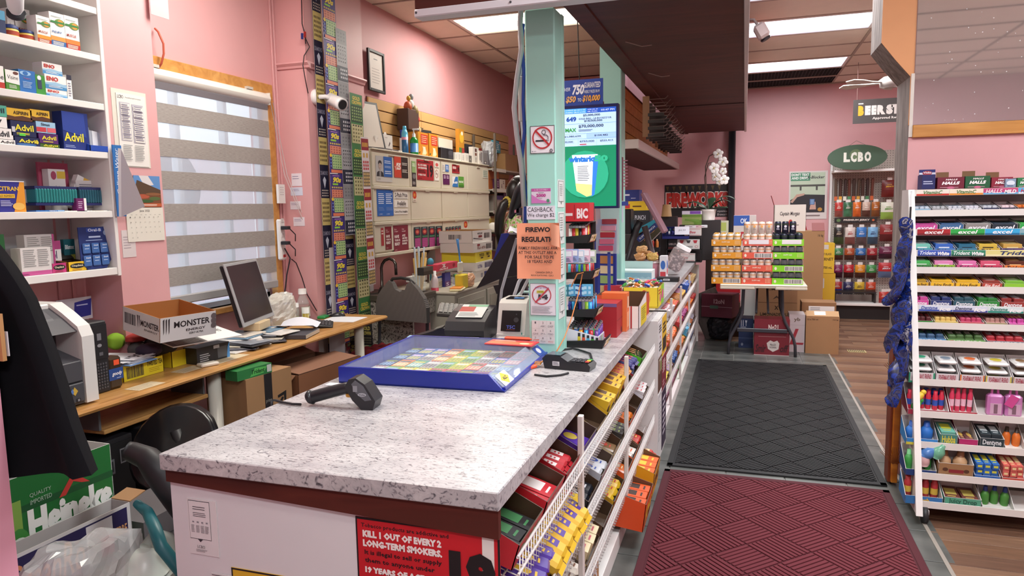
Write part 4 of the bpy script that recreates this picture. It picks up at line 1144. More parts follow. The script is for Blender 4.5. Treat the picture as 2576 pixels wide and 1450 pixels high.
for i,(y,l)in enumerate(((2.42,'black computer tower on the floor under the desk front'),(2.68,'second black computer tower further under the desk'))):
 t=thing('computer_tower',l,'computer',T(-2.95,y,.15))
 MB().box(-.2,.2,-.1,.1,0,.42,mat('#202024',.4),.006).build('case',t)
 m=MB().box(.2,.204,-.09,.09,.05,.4,'#17171a')
 m.pr(FR((.204,-.09,.05),(0,1,0),(0,0,1)),.18,.35,[('r',.2,.6,.42,.8,'#6a6a6e'),('r',.24,.63,.38,.77,'#2a2a2e'),('r',.6,.7,.8,.9,'#8a8a8e'),('r',.63,.72,.77,.88,'#2a2a2e')])
 m.build('front_panel',t)
MB().box(-.2,.2,-.35,.25,0,.149,'#3a3436',.01).build('low_plinth',label='dark low plinth under the computer towers',cat='plinth',M=T(-2.95,2.55,0))
oc_=thing('office_chair','black office chair with round back tucked under the desk','chair',T(-2.18,2.52,-.0,.9))
MB().lathe([(.03,.47),(.25,.47),(.27,.5),(.25,.53),(.05,.54)],mat('#141417',.35),24).build('seat',oc_)
MB().lathe([(.0,0),(.22,.01),(.25,.03),(.22,.06),(.0,.05)],mat('#121215',.25),26,M=T(-.2,.18,.53,-.7,1.0,0)@Matrix.Scale(.85,4)).build('backrest',oc_)
MB().tube([(0,0,.06),(0,0,.47)],.03,'#1d1d20',12).build('gas_column',oc_)
for k in range(5):
 a=k*2*PI/5
 MB().tube([(0,0,.09),(.26*math.cos(a),.26*math.sin(a),.06)],[.03,.02],'#1b1b1e',8).ball((.27*math.cos(a),.27*math.sin(a),.028),.028,'#101012',10,6).build('leg',oc_)
MB().tube([(-.17,.15,.5),(-.2,.18,.62)],.025,'#17171a').build('back_bracket',oc_)
# ---- boxes and bags beside the counter's end
GN=mat('#1e6b30',.45)
t=tray('beer_carton','tall green beer carton with white lettering under the hanging coat','carton',T(-2.36,1.61,0,PI/2-.03),.62,.30,.765,GN,mat('#cfd4cc',.6),fr=[('r',0,.84,1,.87,'#17522a'),('t','Heineke',.48,.70,.99,.84,'#e9ece6',3),('p',[(.66,.84),(.75,.93),(.85,.86),(.8,.87),(.75,.89),(.7,.84)],'#c23a34'),('b',.7,.60,.99,.685,'#17171b',26),('t','QUALITY',.5,.89,.62,.91,'#a9c4ae'),('t','IMPORTED',.5,.86,.62,.88,'#a9c4ae'),('r',.40,.76,.45,.9,'#7fa84a'),('e',.425,.66,.07,.12,'#3f8a3c'),('e',.425,.68,.06,.06,'#dfe6da'),('e',.425,.68,.048,.048,'#1e6b30'),('t','Heineken',.37,.67,.48,.69,'#e9ece6',1)])
bag('plastic_bag','clear plastic bag stuffed in the top of the green beer carton',T(-2.38,1.72,.55),.09,.13,.33,film('#cfd3d6',.45,.05),8)
t=tray('juice_carton','white carton with dark purple label and pink price tag in front of the beer carton','carton',T(-2.14,1.60,0,PI/2-.03),.56,.09,.57,mat('#d5d3d2',.6),'#b9b5b2',fr=[('r',.05,.68,.97,.98,'#2a2450'),('t','CreanRo',.2,.74,.66,.94,'#d8936a',0,1),('r',.68,.72,.86,.97,'#dedbdc'),('b',.69,.74,.77,.9,'#26242a',14),('r',.77,.74,.86,.86,'#e0648c'),('t','VERRE',.86,.82,.96,.88,'#d8a06a',1)])
MB().box(0,.07,-.045,.045,0,.004,KRAFT).build('flap',t,M=T(.28,0,.57,0,0,-.2))
bag('plastic_bag','big clear plastic bag bulging in front of the purple-labelled carton',T(-1.90,1.50,.241),.13,.21,.36,film('#e3e6e4',.42,.06),21)
MB().box(-.18,.13,-.2,.08,0,.24,KRAFTD).build('cardboard_box',label='brown box on the floor below the big clear bag',cat='carton',M=T(-1.88,1.47,0,.04))
t=tray('brown_tray','open brown cardboard tray in front of the big clear bag','tray',T(-1.70,1.40,.241,PI/2+.25),.2,.1,.2,KRAFT,KRAFTD,fr=[('r',.8,.4,.9,.7,'#6a4a30'),('r',.82,.45,.88,.65,'#a37c55')])
carton('wine_case','burgundy carton corner at the very bottom edge beside the pink wall end','carton',T(-1.80,1.24,.0,PI/2-.5),.16,.09,.50,'#7c2338',[('t','1000 S',.3,.4,.9,.5,'#d98aa0')],top=[('r',0,0,1,1,'#b98f60')])
jg=thing('bleach_jug','white plastic jug with blue label and loop handle beside the counter','jug',T(-1.80,1.68,.301,.2))
JM=mat('#d3dcd4',.35)
MB().box(-.07,.07,-.085,.085,0,.17,JM,.025).lathe([(.07,.16),(.05,.21),(.025,.24)],JM,16,c=(0,-.03,0)).build('body',jg)
MB().tube([(0,-.02,.24),(0,.035,.255),(0,.085,.22),(0,.1,.15),(0,.085,.1)],[.02,.024,.026,.026,.024],JM,12).build('handle',jg)
m=MB().box(.0702,.071,-.075,.07,.02,.12,'#2c78c4')
m.pr(FR((.071,-.075,.02),(0,1,0),(0,0,1)),.145,.1,[('e',.5,.45,.3,.4,'#e9eef4'),('e',.5,.45,.25,.33,'#2c5aa8'),('t','Clorox',.2,.35,.85,.6,'#c8323a',1,1)])
m.build('label',jg)
MB().box(-.11,.11,-.09,.13,0,.3,KRAFTD).build('cardboard_box',label='brown box standing under the white jug',cat='carton',M=T(-1.80,1.70,0,.1))
MB().tube([at(318,1132,x=-2.0),at(335,1138,x=-1.98),at(370,1152,x=-1.92),at(400,1185,x=-1.86),(-1.75,1.98,.3),(-1.7,1.95,.02)],[.03,.035,.04,.05,.05,.05],mat('#1a1a1d',.5),12).build('hose',label='black ribbed vacuum hose leaning behind the counter corner',cat='hose')
MB().tube([at(345,1268,x=-1.95),at(372,1290,x=-1.85),at(390,1330,x=-1.76),at(405,1375,x=-1.7),(-1.6,1.9,.02)],[.014,.018,.02,.02,.02],mat('#1f6a72',.4),10).build('hose',label='teal curved pipe beside the counter end',cat='hose')
carton('white_case','dim white carton on the floor behind the purple-labelled carton','carton',T(-2.3,2.16,0,PI/2),.3,.25,.42,'#6a6668',[('l',.3,.6,.8,.8,4,'#4a4a4e',.3)])
bag('plastic_bag','crumpled white bag on the floor between cartons and counter',T(-1.80,2.05,0),.11,.13,.40,mat('#8d8e94',.4),5)
# near pink wall end and the coat
wall('wall_front_left',MB().box(-2.6,-1.70,0.95,1.19,0,3.5,mat('#e0a0b2',.5)))
co=thing('black_coat','black coat hanging at the picture edge in front of the printer','coat',T(0,0,0))
cpx=[(-80,560),(0,655),(62,745),(132,905),(200,1080),(251,1188),(170,1228),(30,1268),(-80,1290)]
pts=[at(a,b,y=1.262)for a,b in cpx]
import itertools
zt_,zb_=pts[0].z,pts[-1].z
def edge_x(z):
 seg=pts[:6]
 for a,b in zip(seg,seg[1:]):
  if b.z<=z<=a.z:
   return a.x+(b.x-a.x)*(a.z-z)/max(a.z-b.z,1e-5)
 return seg[0].x if z>seg[0].z else seg[-1].x
zlow=pts[5].z
xl=-2.12
def coat(u,v,o):
 z=zt_+(zlow-zt_)*v
 xr=edge_x(z)
 x=xl+(xr-xl)*u
 z-=(1-u)*.055*v
 return(x,1.262+o*(1.0 if 0<u<1 else 0)+.018*math.sin(u*15+v*2.2)*(.3+v),z)
m=MB()
CO=mat('#111115',.95,var=.2,spec=.15)
m.grid(lambda u,v:coat(u,v,-.035),26,16,CO)
m.grid(lambda u,v:coat(u,v,.035),26,16,CO)
m.build('body',co)
MB().tube([(-2.0,1.26,zt_-.02),(-1.98,1.23,zt_+.06),(-1.9,1.19,zt_+.07)],.008,'#77736c').build('hanger_hook',co)
MB().box(-.03,.02,0,.01,0,.115,'#b98a58').build('wood_strip',label='short tan wooden strip at the picture edge over the coat',cat='strip',M=T(at(-2,908,y=1.20).x,1.195,at(0,908,y=1.20).z))
MB().box(-.03,.022,0,.003,0,.06,'#cfc9cc').build('tag_paper',label='white paper tag behind the wooden strip on the coat',cat='tag',M=T(at(8,895,y=1.21).x,1.208,at(8,895,y=1.21).z))
# ================================================================ TICKET STRIPS, CABINET WALL, BACK COUNTER
def tk90(h):
 return[('r',0,0,1,1,'#3c2f7c'),('t','90s',.22,.80,.86,.93,'#ecd83a',2,1),('l',.2,.94,.8,.98,1,'#b07ac8'),('r',.18,.745,.6,.785,'#8fcf3a'),('g',.08,.66,.95,.72,6,1,'#d8bf5a',-.9),('r',.08,.46,.95,.645,'#d98a72'),('g',.1,.47,.93,.635,4,3,'#b0584c',.55),('r',.22,.12,.97,.445,'#a9c78a'),('g',.24,.13,.95,.435,4,5,'#5f8a62',.5),('e',.12,.42,.09,.04,'#e8c23a'),('g',.03,.14,.2,.36,1,3,'#6f8ad8',-.7),('r',.1,.03,.97,.10,'#d97a5a'),('r',0,0,.6,.02,'#e9e6ea')]
def tkdia(h):
 return[('r',0,0,1,1,'#20203a'),('t','DIAMOND',.08,.86,.92,.93,'#8c8ca0',1),('p',[(.3,.78),(.5,.84),(.7,.78),(.5,.64)],'#c4cbdc'),('g',.1,.50,.9,.63,5,3,'#e6dccb',-.7),('r',.02,.03,.98,.48,'#cdbb78'),('g',.1,.07,.9,.43,5,5,'#3b2a22',-.75)]
def tksil(h):
 return[('r',0,0,1,1,'#a4a6ac'),('r',0,.72,1,1,'#8b8d92'),('g',.1,.76,.9,.96,3,3,'#6f7278',.5),('g',.1,.36,.9,.70,4,5,'#3f4248',-.75),('g',.14,.38,.86,.68,4,5,'#c9cbd0',-.42),('r',.0,.02,1,.30,'#22283e'),('g',.25,.05,.95,.27,4,3,'#d9dce2',.55)]
def tkgold(h):
 return[('r',0,0,1,1,'#3d7a45'),('t','GOLD',.2,.88,.8,.95,'#d9c450',2),('t','CROWN',.15,.80,.9,.87,'#d9c450',2),('r',.05,.46,.95,.78,'#24452a'),('g',.08,.48,.92,.76,5,5,'#8fae6a',.55),('r',.05,.06,.95,.42,'#c3bd90'),('g',.1,.08,.9,.36,4,4,'#6a6440',-.7),('g',.1,.37,.9,.42,4,1,'#222',-.8)]
def tkred(h):
 return[('r',0,0,1,1,'#8c2f38'),('t','BUBBLE',.08,.84,.95,.93,'#e6dad0',2),('r',.08,.44,.92,.80,'#5c2a30'),('g',.1,.46,.9,.78,5,6,'#7d9a66',.7),('r',.08,.05,.92,.40,'#5c2a30'),('g',.1,.07,.9,.38,6,5,'#7d9a66',.66)]
def tkwht(h):
 return[('r',0,0,1,1,'#d6cdd0'),('r',0,.74,1,.97,'#8c2430'),('g',.1,.78,.9,.92,4,1,'#d8b04a',.6),('g',.08,.56,.92,.72,2,1,'#c9a050',-.8),('g',.08,.34,.92,.54,3,3,'#b8464a',.7),('r',.04,.02,.96,.31,'#7a6a52'),('g',.06,.03,.94,.30,4,4,'#d9bc7a',-.8)]
_TK={}
def ticket(parent,kind,y,z,w,h):
 k=(kind.__name__,round(w,3),round(h,3))
 M=T(0,y,z)
 if k not in _TK:
  m=MB().box(-.0012,0,0,w,0.0005,h-.0005,'#cfc8cc')
  m.pr(side(0,0,0),w,h,kind(h),.0001)
  _TK[k]=m.build('ticket',parent,M=M).data
 else:
  link('ticket',_TK[k],parent,M=M)
def strip(label,kind,x,pxa,pxb,ytop,ybot,h,lean=0.0,bow=0.0,cat='ticket strip'):
 a,b=at(pxa,ytop,x=x),at(pxb,ytop,x=x)
 z1,w=a.z,b.y-a.y
 zb=at(pxa,ybot,x=x).z
 t=thing('lottery_ticket_strip',label,cat,T(x,a.y,zb)@Matrix.Rotation(lean,4,'X'),'lottery ticket strips')
 z=z1-zb
 while z>-h*.4:
  ticket(t,kind,0,z-h,w,h)
  z-=h
 return t
strip('black and yellow gem ticket strip hanging at the pier edge beside the wall camera',tkdia,-3.06,781,803,-60,945,.46)
strip('long purple ticket strip with yellow number motif hanging in front of the pier',tk90,-3.02,803,836,-140,780,.335)
strip('dark red ticket strip with green grids half hidden behind the purple strip',tkred,-3.065,838,862,120,735,.40)
strip('silver and navy ticket strip with ring pattern hanging beside the purple one',tksil,-3.015,846,872,70,495,.40,.012)
strip('second black and yellow gem strip behind the silver one',tkdia,-3.05,862,884,480,760,.40)
strip('green and gold ticket strip with crown lettering hanging beside the silver one',tkgold,-3.0,879,910,232,720,.42)
strip('white and red ticket strip hung slanting at the cabinet corner',tkwht,-2.915,912,930,345,650,.40,.03)
MB().box(-.001,.001,0,.07,0,.55,'#d9d4d6').build('paper_strip',label='blank white back of a paper strip beside the purple tickets',cat='paper',M=Matrix.Translation(at(836,800,x=-3.055)))
MB().box(-.001,.001,0,.09,0,.5,'#e2dede').build('paper_strip',label='white register paper strip hanging behind the green ticket strip',cat='paper',M=Matrix.Translation(at(927,735,x=-3.06)))
MB().box(-.001,.001,0,.12,0,.34,'#c9c4c0').build('newspaper',label='folded newspaper hanging under the desk end below the ticket strip',cat='newspaper',M=Matrix.Translation(at(806,955,x=-3.04)))
m=MB()
m.grid(lambda u,v:(.08*math.sin(u*3.0),.16*u,.36*v-.03*math.sin(u*6)),10,4,'#c4bec0')
m.build('crumpled_paper',label='crumpled grey paper hanging beside the desk leg',cat='paper',M=Matrix.Translation(at(832,945,x=-2.98)))
for i,(px,py,w,h)in enumerate(((905,868,.12,.2),(880,905,.1,.16))):
 p=at(px,py,y=5.0)
 m=MB().box(0,w,0,.002,0,h,'#2a2a2e')
 m.pr(front(0,0,0),w,h,[('t','GOLD',.2,.62,.85,.78,'#b9ad5a',2),('t','CROWN',.1,.42,.9,.58,'#b9ad5a',2),('g',.08,.05,.92,.35,7,3,'#8f8a6a',.6)])
 m.build('ticket_end',label=['dark ticket strip end with crown lettering below the desk corner','second dark ticket strip end behind the desk leg'][i],cat='ticket',M=Matrix.Translation(p))
MB().tube([at(828,935,y=4.95),at(835,905,y=4.95),at(850,880,y=4.96),at(880,862,y=5.0)],.014,mat('#c98f2c',.4),10).build('hose',label='yellow curved hose beside the desk leg near the chair',cat='hose')
# wall camera on the pier
wc=thing('security_camera','white bullet camera on the pink pier in front of the ticket strips','camera',Matrix.Translation(at(792,245,x=-3.1)))
MB().lathe([(.055,0),(.06,.01),(.05,.035),(.02,.04)],mat('#eceaea',.35),20,M=Matrix.Rotation(PI/2,4,'Y')).build('base',wc)
MB().tube([(.03,0,0),(.09,.01,0),(.12,.03,-.01)],.018,mat('#e2e0e0',.35),10).build('arm',wc)
Rm=Matrix.Translation((.14,.05,-.03))@Matrix.Rotation(-.35,4,'Z')@Matrix.Rotation(1.95,4,'Y')
MB().lathe([(.03,-.08),(.045,-.06),(.046,.06),(.048,.1),(.03,.09)],mat('#efeeee',.3),20,M=Rm).build('housing',wc)
MB().lathe([(.036,.085),(.036,.101)],'#1a1a1e',20,M=Rm).build('lens',wc)
m=MB()
q=[at(a,b,x=-3.085)for a,b in((758,-30),(760,60),(768,90),(769,110))]
m.tube(q,.004,'#2a2228',6)
m.tube([at(a,b,x=-3.085)for a,b in((768,96),(779,118),(765,140),(762,165),(768,200),(775,235))],.0035,'#2a2228',6)
cbl=m.build('camera_cable',label='thin black cable with red and blue plugs running down to the wall camera',cat='cable')
for(px,py,c)in((760,84,'#2c3c8c'),(767,80,'#b8302c')):
 MB().tube([at(px,py,x=-3.08),at(px,py+14,x=-3.08)],.009,c,8).build('plug',cbl)
 # ---- slat panel on the wall
sl=thing('slat_wall','tan slat panel on the pink wall above the cigarette cabinet','wall panel',T(-3.2,5.66,1.3))
MB().box(-.002,.006,0,3.92,0,1.31,'#4a2f1e').build('backing',sl)
M_SLAT=mat('#c39a63',.5,var=.05)
for(ya,yb)in((0,1.078),(1.083,3.92)):
 d=None
 for k in range(13):
  if d is None:
   d=MB().box(.006,.022,0,yb-ya,0,.092,M_SLAT,.003).build('slat',sl,M=T(0,ya,.005+k*.1005)).data
  else:
   link('slat',d,sl,M=T(0,ya,.005+k*.1005))
cf=thing('certificate_frame','black framed certificate on the pink wall above the slats','picture frame',Matrix.Translation(at(925,226,x=-3.17)))
a,b=at(925,226,x=-3.17),at(966,236,x=-3.17)
w,h=b.y-a.y,at(922,120,x=-3.17).z-a.z
m=MB()
for(y0,y1,z0,z1)in((0,.025,0,h),(w-.025,w,0,h),(.025,w-.025,0,.025),(.025,w-.025,h-.025,h)):
 m.box(0,.02,y0,y1,z0,z1,'#1c1a1c',.003)
m.build('frame',cf)
m=MB().box(0,.008,.02,w-.02,.02,h-.02,'#d5ccc4')
m.pr(side(.008,.02,.02),w-.04,h-.04,[('l',.2,.15,.8,.6,6,'#a9a09a',.25),('l',.35,.8,.65,.85,1,'#555')])
m.build('certificate',cf)
# ---- the cabinet
CX,CY0,CY1,CZ0,CZ1=-2.95,5.27,8.10,1.20,2.107
CREAM=mat('#cfc7b2',.45,var=.03)
cb=thing('cigarette_cabinet','cream wall cabinet with twelve flap doors covered in age-limit posters','cabinet',T(CX,CY0,CZ0))
MB().box(-.24,-.012,0,CY1-CY0,0,CZ1-CZ0,CREAM,.004).build('body',cb)
cols=[0,.70,1.41,2.13,CY1-CY0]
rws=[0,.295,.60,CZ1-CZ0]
for r in range(3):
 for c in range(4):
  y0,y1,z0,z1=cols[c]+.008,cols[c+1]-.008,rws[r]+(.045 if r==0 else.012),rws[r+1]-(.012 if r<2 else.02)
  d=MB().box(-.012,.002,y0,y1,z0,z1,mat('#d3ccb8',.4,var=.02),.004).build('door',cb)
  MB().box(.002,.012,(y0+y1)/2-.05,(y0+y1)/2+.05,z1-.014,z1-.006,CREAM).build('lip',d)
for z in(.02,.292,.597):
 MB().box(-.012,.014,0,CY1-CY0,z-.016,z+.012,CREAM,.003).build('rail',cb)
MB().box(-.24,.012,0,CY1-CY0,CZ1-CZ0,CZ1-CZ0+.012,CREAM,.003).build('top_board',cb)
CP={'x':CX+.0035}
def cpost(label,p0,p1,base,it,nm='poster',cat='poster',off=0.0):
 return sheet(nm,label,cat,p0,p1,CP,base,it,off=off,th=.0015)
cpost('poster with grey portrait of a man in a jacket and blue panel on the cabinet',(944,391),(987,459),'#c9c6c0',[('r',0,.2,.46,1,'#b3b3b4'),('p',[(.02,.2),(.06,.36),(.18,.42),(.3,.42),(.42,.36),(.46,.2)],'#2e2e32'),('p',[(.19,.2),(.2,.42),(.29,.42),(.29,.2)],'#8a8a8c'),('e',.245,.62,.1,.16,'#a08f88'),('e',.245,.73,.11,.1,'#2b2a2c'),('e',.245,.6,.085,.13,'#b7a59c'),('r',.2,.63,.22,.645,'#333'),('r',.27,.63,.29,.645,'#333'),('r',.22,.54,.27,.55,'#7a5a54'),('r',.46,.2,1,1,'#2b62ae'),('l',.52,.72,.95,.86,2,'#c9d8f0'),('l',.52,.55,.95,.64,2,'#a9c0e6'),('l',.52,.3,.95,.46,2,'#c9d8f0'),('t','LCBO',.06,.07,.24,.15,'#777')])
cpost('orange and black square-root 25 poster on the top row of the cabinet',(990,393),(1027,449),'#2f2522',[('r',0,0,.5,1,'#c8442e'),('t','25',.18,.38,.46,.66,'#e9e4dc',2),('p',[(.03,.5),(.08,.54),(.12,.4),(.18,.7),(.47,.7),(.47,.66),(.2,.66),(.13,.33),(.08,.48)],'#e9e4dc'),('l',.56,.6,.95,.75,2,'#d9d2c6'),('l',.56,.25,.95,.42,3,'#d9d2c6')])
cpost('narrow green and dark leaflet between the orange and the red posters',(1035,405),(1047,470),'#3a3232',[('r',0,.55,1,1,'#8fae72'),('l',.1,.78,.9,.92,2,'#e9efe0'),('l',.1,.08,.9,.2,3,'#c9c4c0'),('e',.5,.4,.4,.1,'#777')])
def poster19(small=False):
 it=[('r',0,0,1,1,'#a82a30'),('t','19',.60,.14,.97,.78,'#1e1a1c',2),('l',.05,.84,.9,.93,1,'#3a1618')]
 if small:
  return it+[('l',.06,.5,.56,.8,3,'#efe0dc',.6),('l',.06,.15,.56,.42,3,'#4a181c')]
 return it+[('t','KILL 1 OUT OF EVERY 2',.05,.68,.58,.78,'#efe4e0',2),('t','LONG-TERM SMOKERS.',.05,.54,.58,.64,'#efe4e0',2),('l',.05,.35,.55,.5,2,'#3a1618'),('t','19 YEARS OF AGE.',.05,.2,.5,.3,'#efe4e0',2),('l',.05,.06,.3,.1,1,'#3a1618')]
cpost('red tobacco age poster with a large black 19 on the top row',(1048,400),(1091,455),'#a82a30',poster19())
cpost('small white card with red picture beside the large red poster',(1093,406),(1104,422),'#ddd6ce',[('e',.5,.45,.35,.3,'#c85a54')])
def nosmoke(it=None):
 return[('r',0,0,1,1,'#e9e4dc'),('o',.5,.58,.38,.36,.16,'#b06a4a'),('r',.25,.55,.75,.6,'#3a3432'),('p',[(.25,.82),(.3,.86),(.78,.34),(.73,.3)],'#b06a4a')]
cpost('small no-smoking card below the red picture card',(1092,425),(1104,455),'#e2dbd2',nosmoke())
cpost('small white card with tiny table beside the blue card',(1112,412),(1119,433),'#dcd6cc',[('l',.1,.2,.9,.9,5,'#8a8680')])
cpost('small blue card with white lines on the top row',(1120,414),(1129,433),'#4572b4',[('l',.15,.3,.85,.85,3,'#dfe8f4')])
cpost('small red 19 card above the lottery stickers',(1137,414),(1156,437),'#8f2530',poster19(True))
cpost('small purple card above the white lottery sheet',(1114,438),(1131,465),'#5a1f54',[('l',.1,.55,.45,.9,3,'#d9c4d6'),('l',.55,.55,.9,.9,3,'#d9c4d6')])
cpost('blue number 49 sticker on the top row of the cabinet',(1137,444),(1152,471),'#e6e4e2',[('p',[(0,.1),(.6,1),(1,1),(1,0),(.05,0)],'#2f74b8'),('t','649',.15,.3,.9,.55,'#eef2f6',2)])
cpost('green and blue sticker with white letters beside the blue number sticker',(1153,444),(1167,472),'#5a9a3a',[('t','MAX',.08,.4,.92,.62,'#e9f0e2',2),('r',0,0,1,.2,'#3f7a2c')])
cpost('small green and white sticker at the far end of the top row',(1214,426),(1227,449),'#d6d4c4',[('g',.1,.1,.9,.9,3,4,'#5f8a7a',.6)])
cpost('blue poster with two columns of white print on the middle row',(947,477),(990,543),'#2864b4',[('l',.08,.45,.44,.88,6,'#cfdcf2'),('l',.54,.45,.95,.88,6,'#cfdcf2'),('l',.08,.2,.44,.35,3,'#7f9fd6',.3),('l',.54,.2,.95,.35,3,'#7f9fd6',.3),('t','LCBO',.1,.05,.3,.1,'#c9d6ee'),('t','LCBO',.55,.05,.75,.1,'#c9d6ee')])
cpost('white 2-pack price sign with underline on the middle row',(991,482),(1026,501),'#e6e2da',[('t','2-Pack Price',.05,.25,.95,.85,'#3a3638',1),('r',.05,.08,.95,.12,'#3a3638')],'sign','sign')
cpost('white sign reading available below the 2-pack sign',(991,503),(1026,522),'#e6e2da',[('t','Available',.2,.25,.85,.85,'#3a3638',1),('r',.2,.08,.85,.12,'#3a3638')],'sign','sign')
cpost('white carton price sign lowest of the three signs',(991,526),(1026,539),'#e2ded6',[('t','Carton Price Available',.03,.3,.97,.72,'#3a3638',1)],'sign','sign')
def idsign():
 return[('r',0,0,1,1,'#dcd2c2'),('p',[(.25,.28),(.75,.28),(.95,.45),(.95,.78),(.75,.95),(.25,.95),(.05,.78),(.05,.45)],'#c23a1e'),('t','ID',.3,.48,.72,.74,'#e9b04a',2),('l',.15,.08,.85,.18,2,'#8a8070')]
cpost('red octagon ID sticker on the middle row of the cabinet',(1037,480),(1048,508),'#dcd2c2',idsign(),'sticker','sticker')
cpost('red octagon ID sticker on the bottom row of the cabinet',(1166,556),(1176,580),'#dcd2c2',idsign(),'sticker','sticker')
idr=[('t','25 or',.1,.82,.4,.88,'#e2c8c4',1),('t','younger?',.1,.74,.6,.8,'#e2c8c4',1),('t','HAVE',.1,.52,.7,.64,'#efe0dc',2),('t','YOUR I.D.',.1,.4,.85,.48,'#efe0dc',2),('t','READY',.1,.24,.8,.36,'#efe0dc',2),('t','LCBO',.1,.05,.4,.1,'#caa')]
cpost('dark red have-your-ID-ready poster on the bottom row',(968,571),(986,627),'#7a1a28',idr)
cpost('wide burgundy two-language ID poster on the bottom row',(989,568),(1028,630),'#7d2436',[(i[0],i[1],i[2]*.5,i[3],i[4]*.5,i[5],i[6],i[7]if len(i)>7 else 0)for i in idr]+[('t','25 ans',.55,.82,.7,.88,'#e2c8c4',1),('t','ou moins?',.55,.74,.8,.8,'#e2c8c4',1),('t','AYEZ',.55,.56,.78,.64,'#efe0dc',2),('t','UNE PIECE',.55,.46,.9,.53,'#efe0dc',2),('t',"D'IDENTITE",.55,.36,.92,.43,'#efe0dc',2),('t','EN MAIN',.55,.25,.86,.33,'#efe0dc',2)])
cpost('small red card edge beside the dark red ID poster',(958,574),(966,618),'#a83238',[('l',.1,.6,.9,.9,2,'#e9d4d0')],'card','card')
for i,(x0,x1,n)in enumerate(((1041,1114,4),(1121,1161,5))):
 for q in range(n):
  xa=x0+(x1-x0)*q/n
  cpost(['ticket in the spread row of four','ticket in the tight row of five'][i]+' low on the cabinet, '+ORD[q]+' from the desk',(xa,572-q*.8),(xa+(x1-x0)/n-.5,626-(5 if i else 0)-q),'#1f3038',[('r',.08,.08,.92,.5,'#9c3a78'),('g',.1,.1,.9,.48,4,5,'#c45a98',.55),('e',.5,.78,.36,.14,'#8c2030'),('e',.5,.78,.22,.07,'#d0705a'),('r',.1,.53,.9,.6,'#4a7a5a'),('l',.2,.92,.8,.97,1,'#9ac4c0')],'lottery_ticket','ticket',off=.002+.001*(q%2))
  # ---- on top of the cabinet
CT=CZ1+.0125
def onx(name,label,cat,px,depth,base,fr,x=-3.0,z=None,top=(),group=None,c=0.0,rz=0.0):
 a,b=at(px[0],px[3],x=x),at(px[2],px[3],x=x)
 zt=at((px[0]+px[2])/2,px[1],x=x).z
 z=CT if z is None else z
 return carton(name,label,cat,T(x-depth/2,(a.y+b.y)/2,z+.0005,PI/2+rz),b.y-a.y,depth,zt-z,base,fr,top,group=group,c=c)
ear=[('p',[(.6,.3),(.75,.5),(.7,.62),(.55,.35)],'#4a3a38'),('l',.2,.8,.5,.86,1,'#a9a4a0')]
for i,px in enumerate(((946,343,962,373),(965,340,988,378))):
 o=onx('earphone_box',['narrow white hang-tab box at the near end of the cabinet top','wider white hang-tab box beside the black leaning frame'][i],'box',px,.05,'#dedbd4',ear,x=-3.02)
 w=.09
 MB().lathe([(.03,0),(.02,.004)],'#dedbd4',12,M=T(0,0,at(px[0],px[1],x=-3.02).z-CT+.005,0,PI/2)).build('hang_tab',o)
onx('phone_box','flat dark grey box lying along the cabinet edge','box',(965,376,1012,389),.1,'#6f6a6c',[('r',.8,0,1,1,'#d0cdc8'),('t','5',.45,.3,.5,.7,'#e9e6e2')],x=-2.97)
MB().box(-.006,.006,0,.30,0,.42,'#1d1b1d').box(.006,.0065,.02,.28,.02,.4,'#c9c0b4').build('framed_picture',label='black frame leaning against the slats at the near cabinet end',cat='picture frame',M=T(-3.06,5.30,CT+.001,-.25,0,-.22))
def cyl_at(px,x):
 a,b=at(px[0],px[3],x=x),at(px[2],px[3],x=x)
 # half the width seen from the camera
 d=Vector((x,(a.y+b.y)/2,0))
 r=(b.y-a.y)/2*abs(d.normalized().x)
 return Vector((x,(a.y+b.y)/2,0)),r,at((px[0]+px[2])/2,px[1],x=x).z
c,r,zt=cyl_at((1011,318,1028,386),-3.02)
h=zt-CT
bottle('shampoo_bottle','light blue shampoo bottle with dark blue lower half on the cabinet',T(c.x,c.y,CT+.001),[(r*.9,0),(r,.01),(r,h*.55)],mat('#1f5f94',.35),[(r*.55,h*.86),(r*.6,h*.9),(r*.5,h)],mat('#4fb6e0',.3),[('upper_body',[(r,h*.55),(r*.95,h*.75),(r*.6,h*.87)],mat('#5fc0e6',.3)),('pink_patch',[(r*1.01,h*.5),(r*1.01,h*.6)],mat('#d99ab4',.4))])
bottle('lotion_bottle','dark blue and white bottle just behind the shampoo',T(c.x-.06,c.y+.07,CT+.001),[(.03,0),(.03,h*.6)],mat('#dfe2e8',.4),[(.02,h*.6),(.022,h*.9)],mat('#2a3f9c',.3))
c,r,zt=cyl_at((1032,338,1053,390),-3.0)
h=zt-CT
s_=bottle('sanitizer_bottle','green hand sanitizer bottle with white pump on the cabinet',T(c.x,c.y,CT+.001),[(r*.9,0),(r,.01),(r,h*.7),(r*.5,h*.85)],mat('#1f8a3a',.2),[(r*.4,h*.85),(r*.4,h),(r*.15,h*1.05),(r*.15,h*1.2)],'#e4e6e2',[('label',[(r*1.01,h*.12),(r*1.01,h*.55)],mat('#4a86c4',.4))])
MB().box(-.01,.05,-.012,.012,h*1.18,h*1.26,'#e4e6e2',.003).build('pump_head',s_)
lighter_box=[('r',.28,.5,.95,.92,'#d0402a'),('l',.34,.55,.9,.88,4,'#f0d0a8',.3),('p',[(.35,.05),(.45,.3),(.4,.42),(.7,.35),(.85,.15),(.7,.05)],'#f3dca0'),('r',.5,.1,.7,.4,'#f0e4c8'),('r',0,0,.12,1,'#cf9a2a'),('p',[(.02,.12),(.2,.18),(.12,.05)],'#3a4a2a')]
onx('incense_box','tall orange box with red panel, nearer of the two on the cabinet','box',(1053,334,1078,397),.12,'#dd8f2c',lighter_box,x=-2.98)
